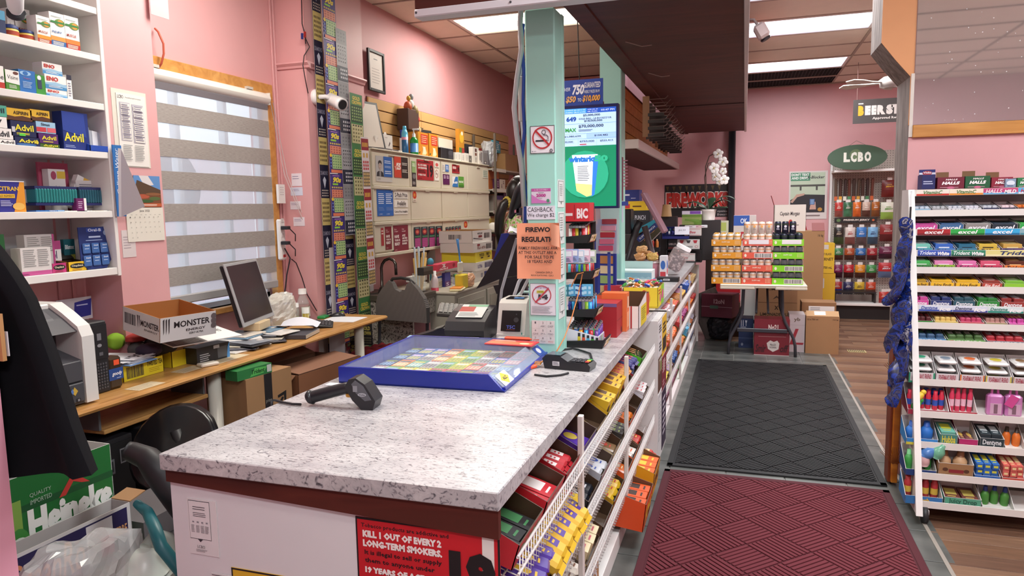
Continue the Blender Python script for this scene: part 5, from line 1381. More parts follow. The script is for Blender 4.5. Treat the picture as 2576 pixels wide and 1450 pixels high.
onx('incense_box','tall orange box with red panel, further of the two on the cabinet','box',(1080,338,1102,400),.12,'#dd8f2c',lighter_box,x=-2.98)
MB().box(-.01,.01,0,.22,0,.30,'#2a2624',.004).build('framed_picture',label='dark frame leaning behind the orange boxes',cat='picture frame',M=T(-3.1,6.62,CT+.001,-.15,0,-.2))
onx('clipboard_box','cream sheet box standing behind the black electronics box','box',(1104,350,1139,390),.02,'#cbc4b4',[('r',.1,.15,.8,.25,'#b39a88')],x=-3.08)
k=onx('speaker_box','black electronics box with glossy round front on the cabinet','box',(1110,374,1141,407),.14,'#25252a',[('e',.78,.62,.2,.26,'#44444c'),('e',.78,.25,.18,.2,'#38383e'),('r',0,0,.02,1,'#55555c'),('r',.5,0,.52,1,'#141418')],x=-2.98)
MB().box(-.07,.0,-.17,.18,0,.012,'#c6c3bd').build('white_tray_lid',label='white flat lid lying on the black electronics box',cat='lid',M=T(-3.0,(at(1110,407,x=-2.98).y+at(1141,407,x=-2.98).y)/2,at(1125,374,x=-2.98).z+.002))
for i,(x0,x1,yt)in enumerate(((1145,1152,384),(1152,1161,384),(1162,1170,386),(1171,1180,386))):
 onx('charger_box','small white charger box with tiny print on the cabinet, '+ORD[i]+' of the low row','box',(x0,yt,x1-.5,411+i),.06,'#dcd9d2',[('l',.3,.2,.7,.8,5,'#8a8680',.3)],x=-2.98)
onx('chip_bag','tall yellow, green and red snack tube behind the white charger boxes','tube',(1155,326,1168,376),.04,'#c98a2c',[('r',0,0,.5,.45,'#4a7a3a'),('r',.5,0,1,.45,'#b0302c'),('e',.5,.75,.4,.16,'#e6b83a'),('e',.6,.88,.2,.06,'#f0e6d0')],x=-3.06)
onx('charger_box','dark grey small box after the row of white charger boxes','box',(1180,392,1187,413),.05,'#6d6a66',[('r',.35,.4,.6,.6,'#c9c6c0')],x=-2.98)
onx('charger_box','black box with blue arrow hanging behind the white boxes','box',(1172,364,1189,386),.03,'#26262c',[('e',.5,.4,.15,.2,'#7a9ac8')],x=-3.07)
onx('charger_box','white tall box with square pictures among the small boxes','box',(1190,371,1205,415),.05,'#dcd8d0',[('r',.35,.72,.65,.92,'#5a3a34'),('r',.35,.5,.65,.66,'#7a4a3a'),('g',.3,.1,.7,.4,1,3,'#a9a49c',.6)],x=-3.0)
onx('charger_box','white and maroon small box beside the tall picture box','box',(1206,380,1215,416),.05,'#d2ccc6',[('r',.5,.2,.9,.9,'#4a3038'),('r',.1,.3,.3,.8,'#555')],x=-2.99)
onx('adapter_box','red and dark box behind the grey box','box',(1214,375,1230,392),.05,'#8a2c30',[('r',.4,.1,.8,.9,'#333')],x=-3.1)
onx('adapter_box','grey box with dark square on the cabinet end','box',(1216,385,1226,418),.05,'#8a8788',[('r',.2,.1,.8,.32,'#3a383a'),('e',.5,.2,.2,.08,'#d9d6d2')],x=-2.97)
onx('adapter_box','plain grey box at the very end of the cabinet top','box',(1227,380,1238,419),.08,'#77757a',[],x=-2.97)
bw_=bag('plastic_bag','clear bag with teal label standing at the end of the cabinet top',T(-3.02,8.32,CT-.01),.09,.17,.3,film('#e2e8ec',.6,.1),31)
onx('bag_label','teal and white upper pack of the clear bag','packet',(1242,355,1262,384),.05,'#3f94a8',[('l',.3,.2,.8,.8,4,'#d9e8ec'),('r',.75,.8,1,1,'#e0907a')],x=-3.03,z=at(1250,384,x=-3.03).z,rz=.1)
bs=thing('hanging_basket','dark brown box basket of trinkets hung on the slats above the bottles','basket',Matrix.Translation(at(1030,330,x=-3.1)))
MB().box(-.06,.06,-.14,.1,0,.2,mat('#4a3128',.6),.006).build('body',bs)
for i,(y,z,c,s)in enumerate(((-.08,.22,'#b8542c',.04),(-.02,.25,'#d9d6d0',.035),(.06,.2,'#8a7a4a',.04),(.0,.32,'#8a8f94',.025),(.1,.12,'#c23a34',.035),(.13,.02,'#c9b88a',.03),(-.06,.3,'#c9a33a',.02))):
 MB().ball((0,0,0),(s,s,s*1.3),c,10,6).tube([(0,0,0),(0,.01,-.06)],.004,'#5a4a2a',5).build('trinket',bs,M=T(.03,y,z))
m=MB()
for i in range(9):
 m.tube([(0,.16,-.08),(.02,.16+.03*math.sin(i),-.02+.01*i),(.03,.2+.05*math.cos(i*2),.05)],.003,'#4a3a22',5)
props(m.build('dry_twigs',bs),kind='stuff')
# ---- shelves beyond the cabinet
for i,py in enumerate((424,476,531)):
 z=at(1235,py,x=-2.95).z
 s_=thing('end_shelf','pale metal bracket shelf beyond the cabinet, '+['top one with the clear bag','middle one with purple boxes','lowest one behind the woman'][i],'shelf',T(-3.05,8.9,z),'bracket shelves beyond the cabinet')
 MB().box(-.13,.12,-.72,.8,-.02,0,'#aca59a',.003).build('board',s_)
 MB().box(.12,.124,-.72,-.2,-.035,.008,'#cfc9bd').build('price_rail',s_)
 MB().box(-.13,.1,-.5,-.49,-.06,-.02,'#8a8276').build('bracket',s_)
def onshelf(name,label,px,x,i,depth,base,fr,cat='box'):
 return onx(name,label,cat,px,depth,base,fr,x=x,z=at(1235,(424,476,531)[i],x=-2.95).z)
onx('cardboard_box','large brown box on the top bracket shelf beside the clear bag','carton',(1272,390,1302,434),.2,'#9a744a',[],x=-2.96,z=at(1235,424,x=-2.95).z)
onx('cardboard_box','dark brown box at the far end of the top bracket shelf','carton',(1304,392,1316,436),.2,'#6a4a30',[],x=-2.96,z=at(1235,424,x=-2.95).z)
onshelf('spice_box','orange brown box on the middle bracket shelf',(1231,428,1256,474),-2.98,1,.12,'#a85a24',[('r',.55,.2,.95,.95,'#c0713a'),('r',0,.48,1,.5,'#7a3a18')])
onshelf('tea_box','purple narrow box on the middle bracket shelf',(1249,450,1257,475),-2.93,1,.08,'#4a2048',[('l',.3,.2,.7,.8,3,'#c9a9c6')])
onshelf('glass_set_box','cream box with two goblet pictures on the middle bracket shelf',(1258,452,1271,476),-2.93,1,.08,'#c4b8a8',[('p',[(.2,.2),(.45,.2),(.35,.35),(.4,.5),(.25,.5),(.3,.35)],'#4a3038'),('p',[(.55,.55),(.8,.55),(.7,.7),(.78,.85),(.58,.85),(.66,.7)],'#4a3038')])
onshelf('bulk_bag','clear bag of small white pieces on the lowest bracket shelf',(1242,492,1268,530),-2.96,2,.1,'#8f8880',[('g',.1,.05,.9,.6,7,6,'#c9c4bc',-.8),('r',.2,.72,.9,1,'#3a3478')],'bag')
onshelf('tall_box','dark purple tall box behind the bag of white pieces',(1268,486,1276,530),-2.95,2,.1,'#3a2044',[])
onx('storage_box','yellowish box below the lowest bracket shelf','box',(1234,548,1256,582),.1,'#b9a04a',[],x=-2.97,z=at(1240,583,x=-2.97).z)
MB().lathe([(.02,0),(.06,0),(.06,.05),(.02,.05)],'#d9d4cc',18,M=T(0,0,0,0,PI/2)).build('tape_roll',label='white tape roll in front of the yellowish box',cat='tape',M=Matrix.Translation(at(1243,572,x=-2.9)))
rk=thing('storage_rack','dark storage rack below the bracket shelves behind the woman','rack',T(-3.03,8.85,0))
for z in(.35,.8,1.1,at(1240,583,x=-2.97).z-.001):
 MB().box(-.13,.16,-.72,.9,z-.02,z,'#4a443e').build('board',rk)
for y in(-.70,.88):
 for x in(-.12,.15):
  MB().box(x-.012,x+.012,y-.012,y+.012,0,2.5,'#5c554c').build('upright',rk)
for k in range(6):
 onx('stock_pack','dark pack on the storage rack behind the lottery terminal, '+ORD[k]+' from the cabinet','packet',(1232+k*13,596,1243+k*13,622),.1,['#3a3a40','#54463a','#2c3038','#5a3a3a','#444038','#2f2f3a'][k],[('l',.2,.3,.8,.7,3,'#8a8078')],x=-2.95,z=1.1,group='packs on the storage rack')
 # ---- sink and back counter
SZK=.885
sk=thing('sink_counter','speckled granite sink counter with steel basin behind the striped chair','sink',T(-2.6,5.25,0))
M_SPECK=ramp_mat('speckled_granite',[(.36,'#3a3634'),(.46,'#8f8880'),(.58,'#b4ada4'),(.66,'#6a635c')],nscale=55,detail=3,rough=.5,dist=.6)
M_DSTEEL=mat('#6a625c',.35,.5)
MB().box(-.59,0,0,.43,.70,SZK-.05,M_SPECK).build('apron',sk)
MB().box(-.59,.012,-.01,.43,SZK-.05,SZK-.02,M_DSTEEL,.003).build('top_frame',sk)
m=MB()
m.box(-.59,.012,-.01,.05,SZK-.02,SZK,M_DSTEEL).box(-.59,.012,.38,.43,SZK-.02,SZK,M_DSTEEL).box(-.04,.012,.05,.38,SZK-.02,SZK,M_DSTEEL).box(-.59,-.45,.05,.38,SZK-.02,SZK,M_DSTEEL).box(-.45,-.04,.05,.38,SZK-.019,SZK-.015,'#37322f')
m.build('basin',sk)
MB().prism([(0,SZK),(.30,SZK),(.30,SZK+.16),(.24,SZK+.22),(0,SZK+.22)],-.588,-.57,mat('#3f3836',.3),'x').build('backsplash',sk)
MB().box(-.5,-.05,.41,.428,0,.7,PINKD).box(-.5,-.45,0,.42,0,.7,PINKD).build('base_panel',sk)
MB().box(-.55,-.02,0.02,.04,0.3,.69,M_SPECK).build('lower_panel',sk)
fc=thing('kitchen_faucet','dark chrome gooseneck faucet above the sink','faucet',T(-2.98,5.42,SZK))
m=MB().tube([(0,0,0),(0,0,.22)]+[(.07-.07*math.cos(a),.02*math.sin(a),.22+.08*math.sin(a))for a in(.4,.9,1.57,2.2,2.7,3.14)]+[(.14,0,.16)],.013,mat('#4a4542',.2,.8),10)
m.build('spout',fc)
MB().lathe([(.04,0),(.035,.02),(.02,.05)],mat('#4a4542',.2,.8),14).tube([(0,.03,.04),(.01,.12,.06)],.01,mat('#4a4542',.2,.8),8).build('base',fc)
BZ=.868
bc=thing('back_counter','beige painted counter cupboards along the back behind the lottery terminal','counter',T(-2.42,5.70,0))
BEI=mat('#a8a496',.45,var=.03)
MB().box(-.74,0,0,2.3,.08,BZ-.02,BEI).build('body',bc)
MB().box(-.75,.015,-.012,2.3,BZ-.02,BZ,mat('#b4ae9e',.4),.004).build('worktop',bc)
for k in range(3):
 d=MB().box(0,.014,.06+k*.75,.76+k*.75,.12,BZ-.06,BEI,.004).build('door',bc)
 MB().box(.014,.018,.12+k*.75,.70+k*.75,.18,BZ-.12,mat('#9b9788',.5),.003).build('panel',d)
MB().box(-.74,-.02,.02,2.3,0,.08,'#4a4640').build('plinth',bc)
BT=BZ+.0008
def onb(name,label,cat,px,depth,base,fr,z=BT,top=(),group=None,dx=0.0,rz=0.0):
 """On the back counter, the print facing the passage; base line given in pixels at height z."""
 a,b=at(px[0],px[3],z=z),at(px[2],px[3],z=z)
 x=a.x+dx
 a,b=at(px[0],px[3],x=x),at(px[2],px[3],x=x)
 zt=at((px[0]+px[2])/2,px[1],x=x).z
 return carton(name,label,cat,T(x-depth/2,(a.y+b.y)/2,z,PI/2+rz),b.y-a.y,depth,zt-z,base,fr,top,group=group)
 # drink trays stacked at the far end of the back counter: bottom to top
zz=BT
M0=(-2.72,6.72)
for i,(c,h,lb,fr,w)in enumerate((('#d6d4ce',.11,'white and navy open drinks tray lowest of the stack',[('r',.62,.15,.8,.8,'#2a3a7a'),('r',.85,.15,1,.8,'#2a3a7a'),('r',.45,.3,.55,.7,'#8a8a98')],.52),('#d4d2cc',.085,'white drinks tray with barcode second in the stack',[('t','ULTRA',.1,.3,.35,.7,'#2a3270',1),('b',.5,.2,.95,.85,'#2a3270',22)],.50),('#d8c834',.10,'yellow drinks tray third in the stack',[('t','TWISTED TEA',.22,.5,.5,.8,'#2a2614',1),('r',.3,.3,.44,.42,'#22201c'),('t','TWISTED TEA',.64,.5,.92,.8,'#2a2614',1),('r',.72,.3,.86,.42,'#22201c')],.54),('#cfccc6',.095,'white and red beer tray fourth in the stack',[('t','STELLA + ARTOIS',.2,.3,.62,.6,'#7a2c2c',1),('r',.2,.65,.34,.85,'#8a2c30'),('b',.66,.25,.94,.8,'#26242a',22)],.50),('#d2cfca',.12,'open white drinks tray on top of the stack',[('t','WHITE CLAW',.25,.65,.5,.82,'#3a3a3e',1),('p',[(.05,.35),(.5,.2),(.5,.25),(.05,.42)],'#22222a'),('r',.3,.4,.48,.58,'#7a2c2c'),('b',.6,.3,.88,.75,'#26242a',22)],.56))):
 M=T(M0[0]+.02*(i%2),M0[1]+.03*((i*7)%3),zz,PI/2+.04*((i%3)-1))
 if i in(0,4):
  tray('drinks_tray',lb+' on the back counter','tray',M,w,.36,h,c,'#9c7a50',fr=fr,lf=[('b',.3,.3,.7,.7,'#26242a',12)])
 else:
  carton('drinks_tray',lb+' on the back counter','tray',M,w,.36,h,c,fr)
 zz+=h+.001
br=thing('dish_brush','blue-handled white brush standing in front of the yellow tray','brush',Matrix.Translation(at(1158,686,x=-2.48)))
MB().box(-.01,.01,-.055,.055,0,.1,'#d9d8cc',.01).build('head',br)
MB().tube([(0,0,.1),(.0,-.02,.2),(0,-.05,.31)],[.008,.008,.014],'#3f86c8',8).build('handle',br)
MB().box(-.03,.05,-.07,.07,0,at(1158,690,x=-2.48).z-BT,'#d8c23a',.01).build('yellow_tub',label='small yellow tub holding the white brush',cat='tub',M=T(-2.48,at(1158,690,x=-2.48).y,BT))
onb('juice_box','white pasta box with orange script standing on the back counter','box',(1095,682,1120,727),.06,'#dcdad6',[('t','aliffo',.05,.72,.75,.9,'#c8582a',1,1),('r',.15,.58,.75,.68,'#3a62a8'),('e',.6,.22,.45,.2,'#e6ddc8'),('g',.35,.1,.85,.36,4,3,'#6a5a2a',-.8)])
onb('snack_box','purple and blue box behind the pasta box','box',(1120,686,1134,726),.06,'#3a3a8c',[('r',0,0,1,.4,'#5a2a6a'),('t','S',.2,.05,.7,.3,'#d9c9e0',1)],dx=-.05)
onb('red_carton','red carton with white emblem lying over the small boxes','box',(1100,662,1152,684),.1,'#c23a54',[('t','dadad',.1,.1,.5,.4,'#f0dede',1),('p',[(.2,.45),(.3,.7),(.2,.95),(.4,.95),(.34,.7),(.42,.45)],'#f0dede'),('e',.8,.5,.06,.3,'#8c2030')],z=at(1110,684,x=-2.62).z)
onb('white_box','white box lower of two stacked beside the pasta box','box',(1047,713,1075,733),.1,'#dcdad4',[('r',.68,0,.69,1,'#a9a6a0')],dx=-.1)
onb('white_box','white box upper of two stacked beside the pasta box','box',(1047,694,1075,712),.1,'#d9d7d1',[],z=BT+.083,dx=-.02)
c=at(1089,732,z=BT)
bottle('soap_bottle','pink and white soap bottle in front of the pasta box',T(c.x+.02,c.y,BT),[(.028,0),(.033,.01),(.033,.1),(.018,.14)],mat('#d8c9cc',.3),[(.014,.14),(.016,.18)],'#e4e2e0',[('pink_foot',[(.034,.0),(.034,.03)],mat('#b8304a',.4))])
c=at(1147,724,z=BT)
cu=thing('plastic_cup','clear cup of straws and wrappers in front of the drink trays','cup',T(c.x,c.y,BT))
MB().lathe([(.035,0),(.045,.1)],GLS,14).build('cup_wall',cu)
for i in range(5):
 MB().box(-.012,.012,-.02,.02,.03,.13,['#3a8a4a','#c86a9a','#5a9ac8','#7a4a8c','#3f7a3a'][i],.004).build('wrapper',cu,M=T(.012*math.cos(i*1.3),.018*math.sin(i*1.3),0,i,.15))
bag('snack_bag','shiny orange and white snack bag lit by the lamp on the back counter',T(at(1183,722,z=BT).x,at(1183,722,z=BT).y,BT),.03,.09,.13,mat('#e0b08a',.25),41)  # one even glossy peach colour
m=MB().box(-.05,.06,-.11,.11,0,.02,'#e2d6a8',.008).box(-.05,.05,-.1,.08,.02,.03,'#e08a3a',.004)
m.build('cloth_pack',label='pale yellow folded cloth with orange edge at the counter corner',cat='cloth',M=T(-2.46,5.86,BT+.0,.2))
c=at(1015,727,z=BT)
sj=thing('skewer_jar','clear jar of bamboo sticks and straws beside the sink','jar',T(-2.78,5.74,BT))
MB().lathe([(.055,0),(.06,.16)],GLS,16).build('glass',sj)
for i in range(14):
 a=i*2.4
 l=.30+.05*((i*5)%3)
 MB().tube([(.02*math.cos(a),.02*math.sin(a),.01),(.05*math.cos(a)+.02,.07*math.sin(a),l)],.008 if i%3 else.012,['#c9a25a','#a9b4bc','#b08a4a'][i%3],6).build('stick',sj)
onx('wall_paper','wrinkled white paper taped to the pink wall under the cabinet','paper',(1057,632,1096,686),.002,'#b9b0ac',[('l',.3,.3,.7,.7,3,'#a39a98',.2)],x=-3.19,z=at(1070,686,x=-3.19).z)
kf=thing('kitchen_knife','knife with dark handle hung on the wall beside the taped paper','knife',Matrix.Translation(at(1062,655,x=-3.17)))
MB().box(0,.004,-.05,.08,-.01,.02,'#77706c').build('blade',kf,M=T(0,0,0,0,.5))
MB().box(-.004,.008,.08,.2,-.012,.014,'#3a2620',.004).build('handle',kf,M=T(0,0,0,0,.5))
onb('orange_black_pack','orange and black hanging pack beside the sticks','packet',(1045,660,1062,712),.03,'#b8501e',[('e',.55,.7,.22,.2,'#1d1a1a'),('r',0,.4,.5,.9,'#2a2424')],dx=-.25)
onb('black_box','small black box with pale top behind the white boxes','box',(1066,672,1090,694),.06,'#34302e',[('r',0,.5,1,1,'#5a5450')],z=BT+.16,dx=-.0)
c=at(1083,660,x=-2.75)
MB().ball((0,0,0),(.03,.035,.04),'#3f96b4',12,8).tube([(0,0,-.03),(0,0,-.17)],.012,'#3f96b4',8).build('blue_scoop',label='light blue round-headed bottle behind the red carton',cat='bottle',M=Matrix.Translation(c))
# ---- striped chair with red cushion
ch=thing('stacking_chair','chair with grey striped rounded back and red cushion by the desk end','chair',T(-2.68,4.93,0,-.22))
M_STR=ramp_mat('striped_upholstery',[(.3,'#3a3735'),(.5,'#565150'),(.7,'#7a7470')],scale=(70,1,6),nscale=1.0,kind='wave',dist=.6,detail=1,rough=.85)
bw,bh0,bh1=.265,.70,1.03
pts2=[(-bw,bh0),(bw,bh0),(bw+.0,bh0+.12),(bw*.9,bh0+.2),(bw*.68,bh1-.06),(bw*.42,bh1-.0),(bw*.3,bh1-.02),(bw*.2,bh1-.07),(0,bh1-.09),(-bw*.2,bh1-.07),(-bw*.3,bh1-.02),(-bw*.42,bh1),(-bw*.68,bh1-.06),(-bw*.9,bh0+.2),(-bw,bh0+.12)]
MB().prism(pts2,.17,.215,M_STR,'y').build('backrest',ch)
MB().tube([(-.13,.195,bh1-.03),(-.09,.195,bh1+.012),(0,.195,bh1+.022),(.09,.195,bh1+.012),(.13,.195,bh1-.03)],.013,'#2c2a2a',10).build('handle',ch)
MB().box(-.25,.25,-.25,.22,.43,.455,'#2a2829',.01).build('seat',ch)
RED=mat('#7c1a24',.9)
cu_=MB()
def cush(u,v):
 x,y=(u-.5)*.45,(v-.5)*.40-.03
 e=min(1,6*min(u,1-u,v,1-v))**.5 if 0<u<1 and 0<v<1 else 0
 return(x,y,.456+e*(.05+.022*abs(math.sin(u*4*PI))*abs(math.sin(v*4*PI))))
cu_.grid(cush,32,32,RED)
cu_.build('chair_cushion',label='tufted dark red cushion lying on the seat of the striped chair',cat='cushion',M=T(-2.68,4.93,0,-.22))
for sx in(-1,1):
 MB().tube([(sx*.25,.2,bh0+.05),(sx*.25,.18,.45),(sx*.26,.25,0.01)],.013,'#3a3a40',8).build('leg',ch)
 MB().tube([(sx*.24,-.2,.44),(sx*.25,-.24,0.01)],.013,'#3a3a40',8).build('leg',ch)
 # red-capped jar on the floor under the sink
bottle('floor_jar','white lidded jar on the floor below the sink',T(-2.35,5.25,.0),[(.06,0),(.06,.2)],'#c9c4c0',[(.055,.2),(.055,.24)],'#dedad6',None,'jar')
# ---- the woman behind the counter
def skin(name,verts,edges,radii,m,parent=None,root=0,sub=2):
 me=bpy.data.meshes.new(name)
 me.from_pydata(verts,edges,[])
 o=link(name,me,parent)
 s=o.modifiers.new('skin','SKIN')
 for i,r in enumerate(radii):
  me.skin_vertices[0].data[i].radius=(r,r)if not isinstance(r,tuple)else r
 me.skin_vertices[0].data[root].use_root=True
 s.use_smooth_shade=True
 u=o.modifiers.new('sub','SUBSURF')
 u.levels=u.render_levels=sub
 me.materials.append(m)
 return o
HX=at(1304,436,y=5.75)
pz=HX.z
wo=thing('person','person with long dark ponytail, yellow scrunchie and floral shirt, seen from behind','person',T(HX.x,5.75,0,-.5))
SKIN=mat('#9c6a4e',.55)
H=pz
V=[(0,0,H*.53),(0,.0,H*.62),(0,.01,H*.72),(0,0,H*.81),(0,.01,H*.86),(0,.02,H*.92),(.17,0,H*.80),(.24,.02,H*.66),(.22,.16,H*.56),(.2,.26,H*.57),(-.17,0,H*.80),(-.24,.02,H*.66),(-.22,.16,H*.56),(-.2,.26,H*.57),(.09,0,H*.5),(.1,.01,H*.27),(.1,0,.08),(.1,.12,.04),(-.09,0,H*.5),(-.1,.01,H*.27),(-.1,0,.08),(-.1,.12,.04)]
Ed=[(0,1),(1,2),(2,3),(3,4),(4,5),(3,6),(6,7),(7,8),(8,9),(3,10),(10,11),(11,12),(12,13),(0,14),(14,15),(15,16),(16,17),(0,18),(18,19),(19,20),(20,21)]
Ra=[(.15,.11),(.12,.09),(.14,.1),(.09,.08),.05,.085,.05,.042,.034,.025,.05,.042,.034,.025,.085,.055,.04,.035,.085,.055,.04,.035]
skin('body',V,Ed,Ra,SKIN,wo)
sh_=MB()
FLOR=ramp_mat('floral_cloth',[(.30,'#1f5a2c'),(.42,'#8fbf4a'),(.5,'#e4e8c8'),(.58,'#e06a86'),(.66,'#2a7a3a'),(.8,'#1c1c20')],nscale=22,detail=2,rough=.8,dist=1.2)
sh_.grid(lambda u,v:((.19-.03*math.sin(v*PI)+(.03 if v<.2 else 0)-.12*max(0,v-.8)*5)*math.cos(u*2*PI),(.135-.07*max(0,v-.8)*5*.6)*math.sin(u*2*PI),H*(.5+.33*v)),26,12,FLOR)
sh_.build('shirt',wo)
TR=MB()
for s_ in(-1,1):
 TR.tube([(s_*.085,0,H*.53),(s_*.095,0,H*.28),(s_*.1,0,.06)],[.125,.085,.075],mat('#1b1b22',.8),14)
TR.build('trousers',wo)
hm=MB()
HAIR=mat('#17120f',.35,var=.2)
hm.ball((0,0,H*.925),(.088,.1,.125),HAIR,20,14)
hm.ball((0,-.035,H*.915),(.08,.085,.12),HAIR,16,10)
hm.build('hair',wo)
# ponytail swinging to the side seen on the left of the picture
pt=MB().tube([(-.01,-.09,H*.885),(-.03,-.15,H*.86),(-.06,-.17,H*.81),(-.08,-.165,H*.74),(-.085,-.16,H*.68)],[.03,.042,.045,.036,.012],HAIR,12)
pt.build('ponytail',wo)
sc2=MB()
for i in range(10):
 a=i*2*PI/10
 sc2.ball((-.02+.034*math.cos(a),-.12,H*.872+.034*math.sin(a)),.016,mat('#c9b44a',.7),8,6)
props(sc2.build('scrunchie',wo),label='yellow hair tie')
for s_ in(-1,1):
 MB().ball((s_*.088,.01,H*.91),(.012,.022,.032),SKIN,8,6).build('ear',wo)
 MB().ball((s_*.032,.092,H*.918),(.014,.008,.009),'#e9e2dc',8,6).ball((s_*.032,.099,H*.918),(.006,.004,.006),'#2a1a14',8,6).build('eye',wo)
MB().prism([(-.012,H*.895),(.012,H*.895),(.006,H*.92),(-.006,H*.92)],.085,.112,SKIN,'y').build('nose',wo)
MB().ball((0,.09,H*.882),(.024,.01,.007),'#8a4038',10,6).build('mouth',wo)
for s_ in(-1,1):
 for f in range(4):
  x=s_*(.2-.02*(f-1.5))
  MB().tube([(x,.27,H*.57),(x,.31+.008*(1.5-abs(f-1.5)),H*.568),(x,.34+.01*(1.5-abs(f-1.5)),H*.55)],[.01,.009,.007],SKIN,7).build('finger',wo)
 MB().tube([(s_*.17,.24,H*.57),(s_*.15,.28,H*.56),(s_*.15,.30,H*.548)],[.012,.01,.008],SKIN,7).build('thumb',wo)
 # ================================================================ THE COUNTER AND WHAT STANDS ON IT
WT=0.95
mm2,nt,b=node_mat('marble_laminate')
tc=nt.nodes.new('ShaderNodeTexCoord')
mp=nt.nodes.new('ShaderNodeMapping')
mp.inputs['Rotation'].default_value=(0,0,.5)
mp.inputs['Scale'].default_value=(1.0,2.2,1.0)
n1=nt.nodes.new('ShaderNodeTexNoise')
n1.inputs['Scale'].default_value=46
n1.inputs['Detail'].default_value=8
n1.inputs['Roughness'].default_value=.62
n1.inputs['Distortion'].default_value=1.4
n2=nt.nodes.new('ShaderNodeTexNoise')
n2.inputs['Scale'].default_value=4.5
n2.inputs['Detail'].default_value=5
r1=nt.nodes.new('ShaderNodeValToRGB')
r2=nt.nodes.new('ShaderNodeValToRGB')
for r,st in((r1,[(.29,'#454348'),(.39,'#918f94'),(.46,'#cdcccd'),(.75,'#e0dfdf')]),(r2,[(.3,'#b9b6ba'),(.5,'#d9d6d6'),(.7,'#f3f1ef')])):
 e=r.color_ramp.elements
 while len(e)<len(st):
  e.new(.5)
 for i,(p,h)in enumerate(st):
  e[i].position,e[i].color=p,lin(h)
mx=nt.nodes.new('ShaderNodeMix')
mx.data_type='RGBA'
mx.blend_type='MULTIPLY'
mx.inputs['Factor'].default_value=.75
L=nt.links.new
L(tc.outputs['Object'],mp.inputs[0])
L(mp.outputs[0],n1.inputs['Vector'])
L(mp.outputs[0],n2.inputs['Vector'])
L(n1.outputs['Fac'],r1.inputs[0])
L(n2.outputs['Fac'],r2.inputs[0])
L(r1.outputs[0],mx.inputs['A'])
L(r2.outputs[0],mx.inputs['B'])
L(mx.outputs['Result'],b.inputs['Base Color'])
b.inputs['Roughness'].default_value=.28
M_MARB=mm2
ct=thing('checkout_counter','long white checkout counter with marbled laminate top and candy racks on its aisle side','counter',T(-1.0,1.46,0))
MB().box(-.508,.476,0,7.0,WT-.046,WT,M_MARB,.003).build('worktop',ct)
MB().prism([(-.5,.868),(.47,.83),(.47,.905),(-.5,.905)],.012,.03,M_DARKW,'y').build('trim_board',ct)
MB().box(-.498,.425,.024,.045,0,.872,mat('#dfdfe1',.35,var=.02)).build('front_panel',ct)
MB().box(.425,.455,.02,.05,0,.845,mat('#e3e0da',.5)).build('front_stile',ct)
MB().box(-.498,-.48,.045,7.0,0,.904,mat('#cfcccb',.5)).build('inner_side_panel',ct)
MB().box(-.48,.28,.045,2.80,0,.904,mat('#d6d3d0',.5)).build('body',ct)
MB().box(-.48,.28,3.30,6.98,0,.904,mat('#d6d3d0',.5)).build('body',ct)
MB().box(-.48,.517,2.80,3.30,0,.904,mat('#dddad8',.45)).build('middle_bay',ct)
MB().box(.28,.51,6.98,7.0,0,.904,M_WHITE).build('end_panel',ct)
MB().box(.28,.472,.05,2.80,0,.085,M_WHITE,.003).build('base_shelf',ct)
MB().box(.28,.49,3.30,6.98,0,.085,M_WHITE,.003).build('base_shelf',ct)
TO={'y':1.4835}
tob=[('r',0,0,1,1,'#191417'),('r',.012,.012,.985,.97,'#c21e28'),('t','Tobacco products are addictive and',.04,.855,.66,.925,'#22161a',1),('t','KILL 1 OUT OF EVERY 2',.05,.735,.61,.835,'#efe7e4',3),('t','LONG-TERM SMOKERS.',.05,.61,.615,.71,'#efe7e4',3),('t','It is illegal to sell or supply',.06,.49,.61,.57,'#22161a',1),('t','them to anyone under',.06,.385,.56,.465,'#22161a',1),('t','19 YEARS OF AGE.',.06,.26,.5,.35,'#efe7e4',3),('t','19',.66,.12,.97,.74,'#1c1518',3),('l',.06,.06,.4,.2,2,'#22161a')]
a=at(895,1298,y=1.4835)
sheet('tobacco_sign','large red tobacco age sign with big black 19 on the counter front','sign',(895,1298),(1262,1545),TO,'#c21e28',tob)
zz=[('r',.05,.28,.78,.97,'#33333a'),('r',.06,.29,.77,.96,'#e6e4e4'),('p',[(.3,.29),(.5,.29),(.4,.23)],'#33333a'),('l',.2,.8,.68,.88,2,'#44444a',.3),('l',.2,.68,.68,.77,3,'#44444a',.3),('g',.12,.56,.74,.62,4,1,'#8a8a90',-.6),('l',.12,.4,.25,.54,6,'#8f8f94',.4),('l',.29,.4,.42,.54,6,'#8f8f94',.4),('l',.45,.4,.58,.54,6,'#8f8f94',.4),('l',.6,.4,.73,.54,6,'#8f8f94',.4),('t','LCBO',.3,.13,.56,.18,'#55555a'),('l',.25,.06,.65,.11,2,'#77777c',.3)]
sheet('liquor_notice','white speech-bubble notice taped to the counter front','notice',(470,1252),(553,1403),{'y':1.4835},'#e3e1e1',zz)
sheet('wall_strip','torn yellow and black strip at the bottom of the counter front','sticker',(583,1427),(760,1500),{'y':1.4835},'#e0b42c',[('r',0,0,.02,1,'#1e1c20'),('r',0,.9,1,1,'#1e1c20'),('r',.88,.4,1,.9,'#1e1c20')])
sheet('paper_edge','edge of a white printed sheet below the yellow strip','paper',(532,1440),(660,1520),{'y':1.482},'#dedcdc',[('r',.02,.9,.98,.93,'#44363a')])
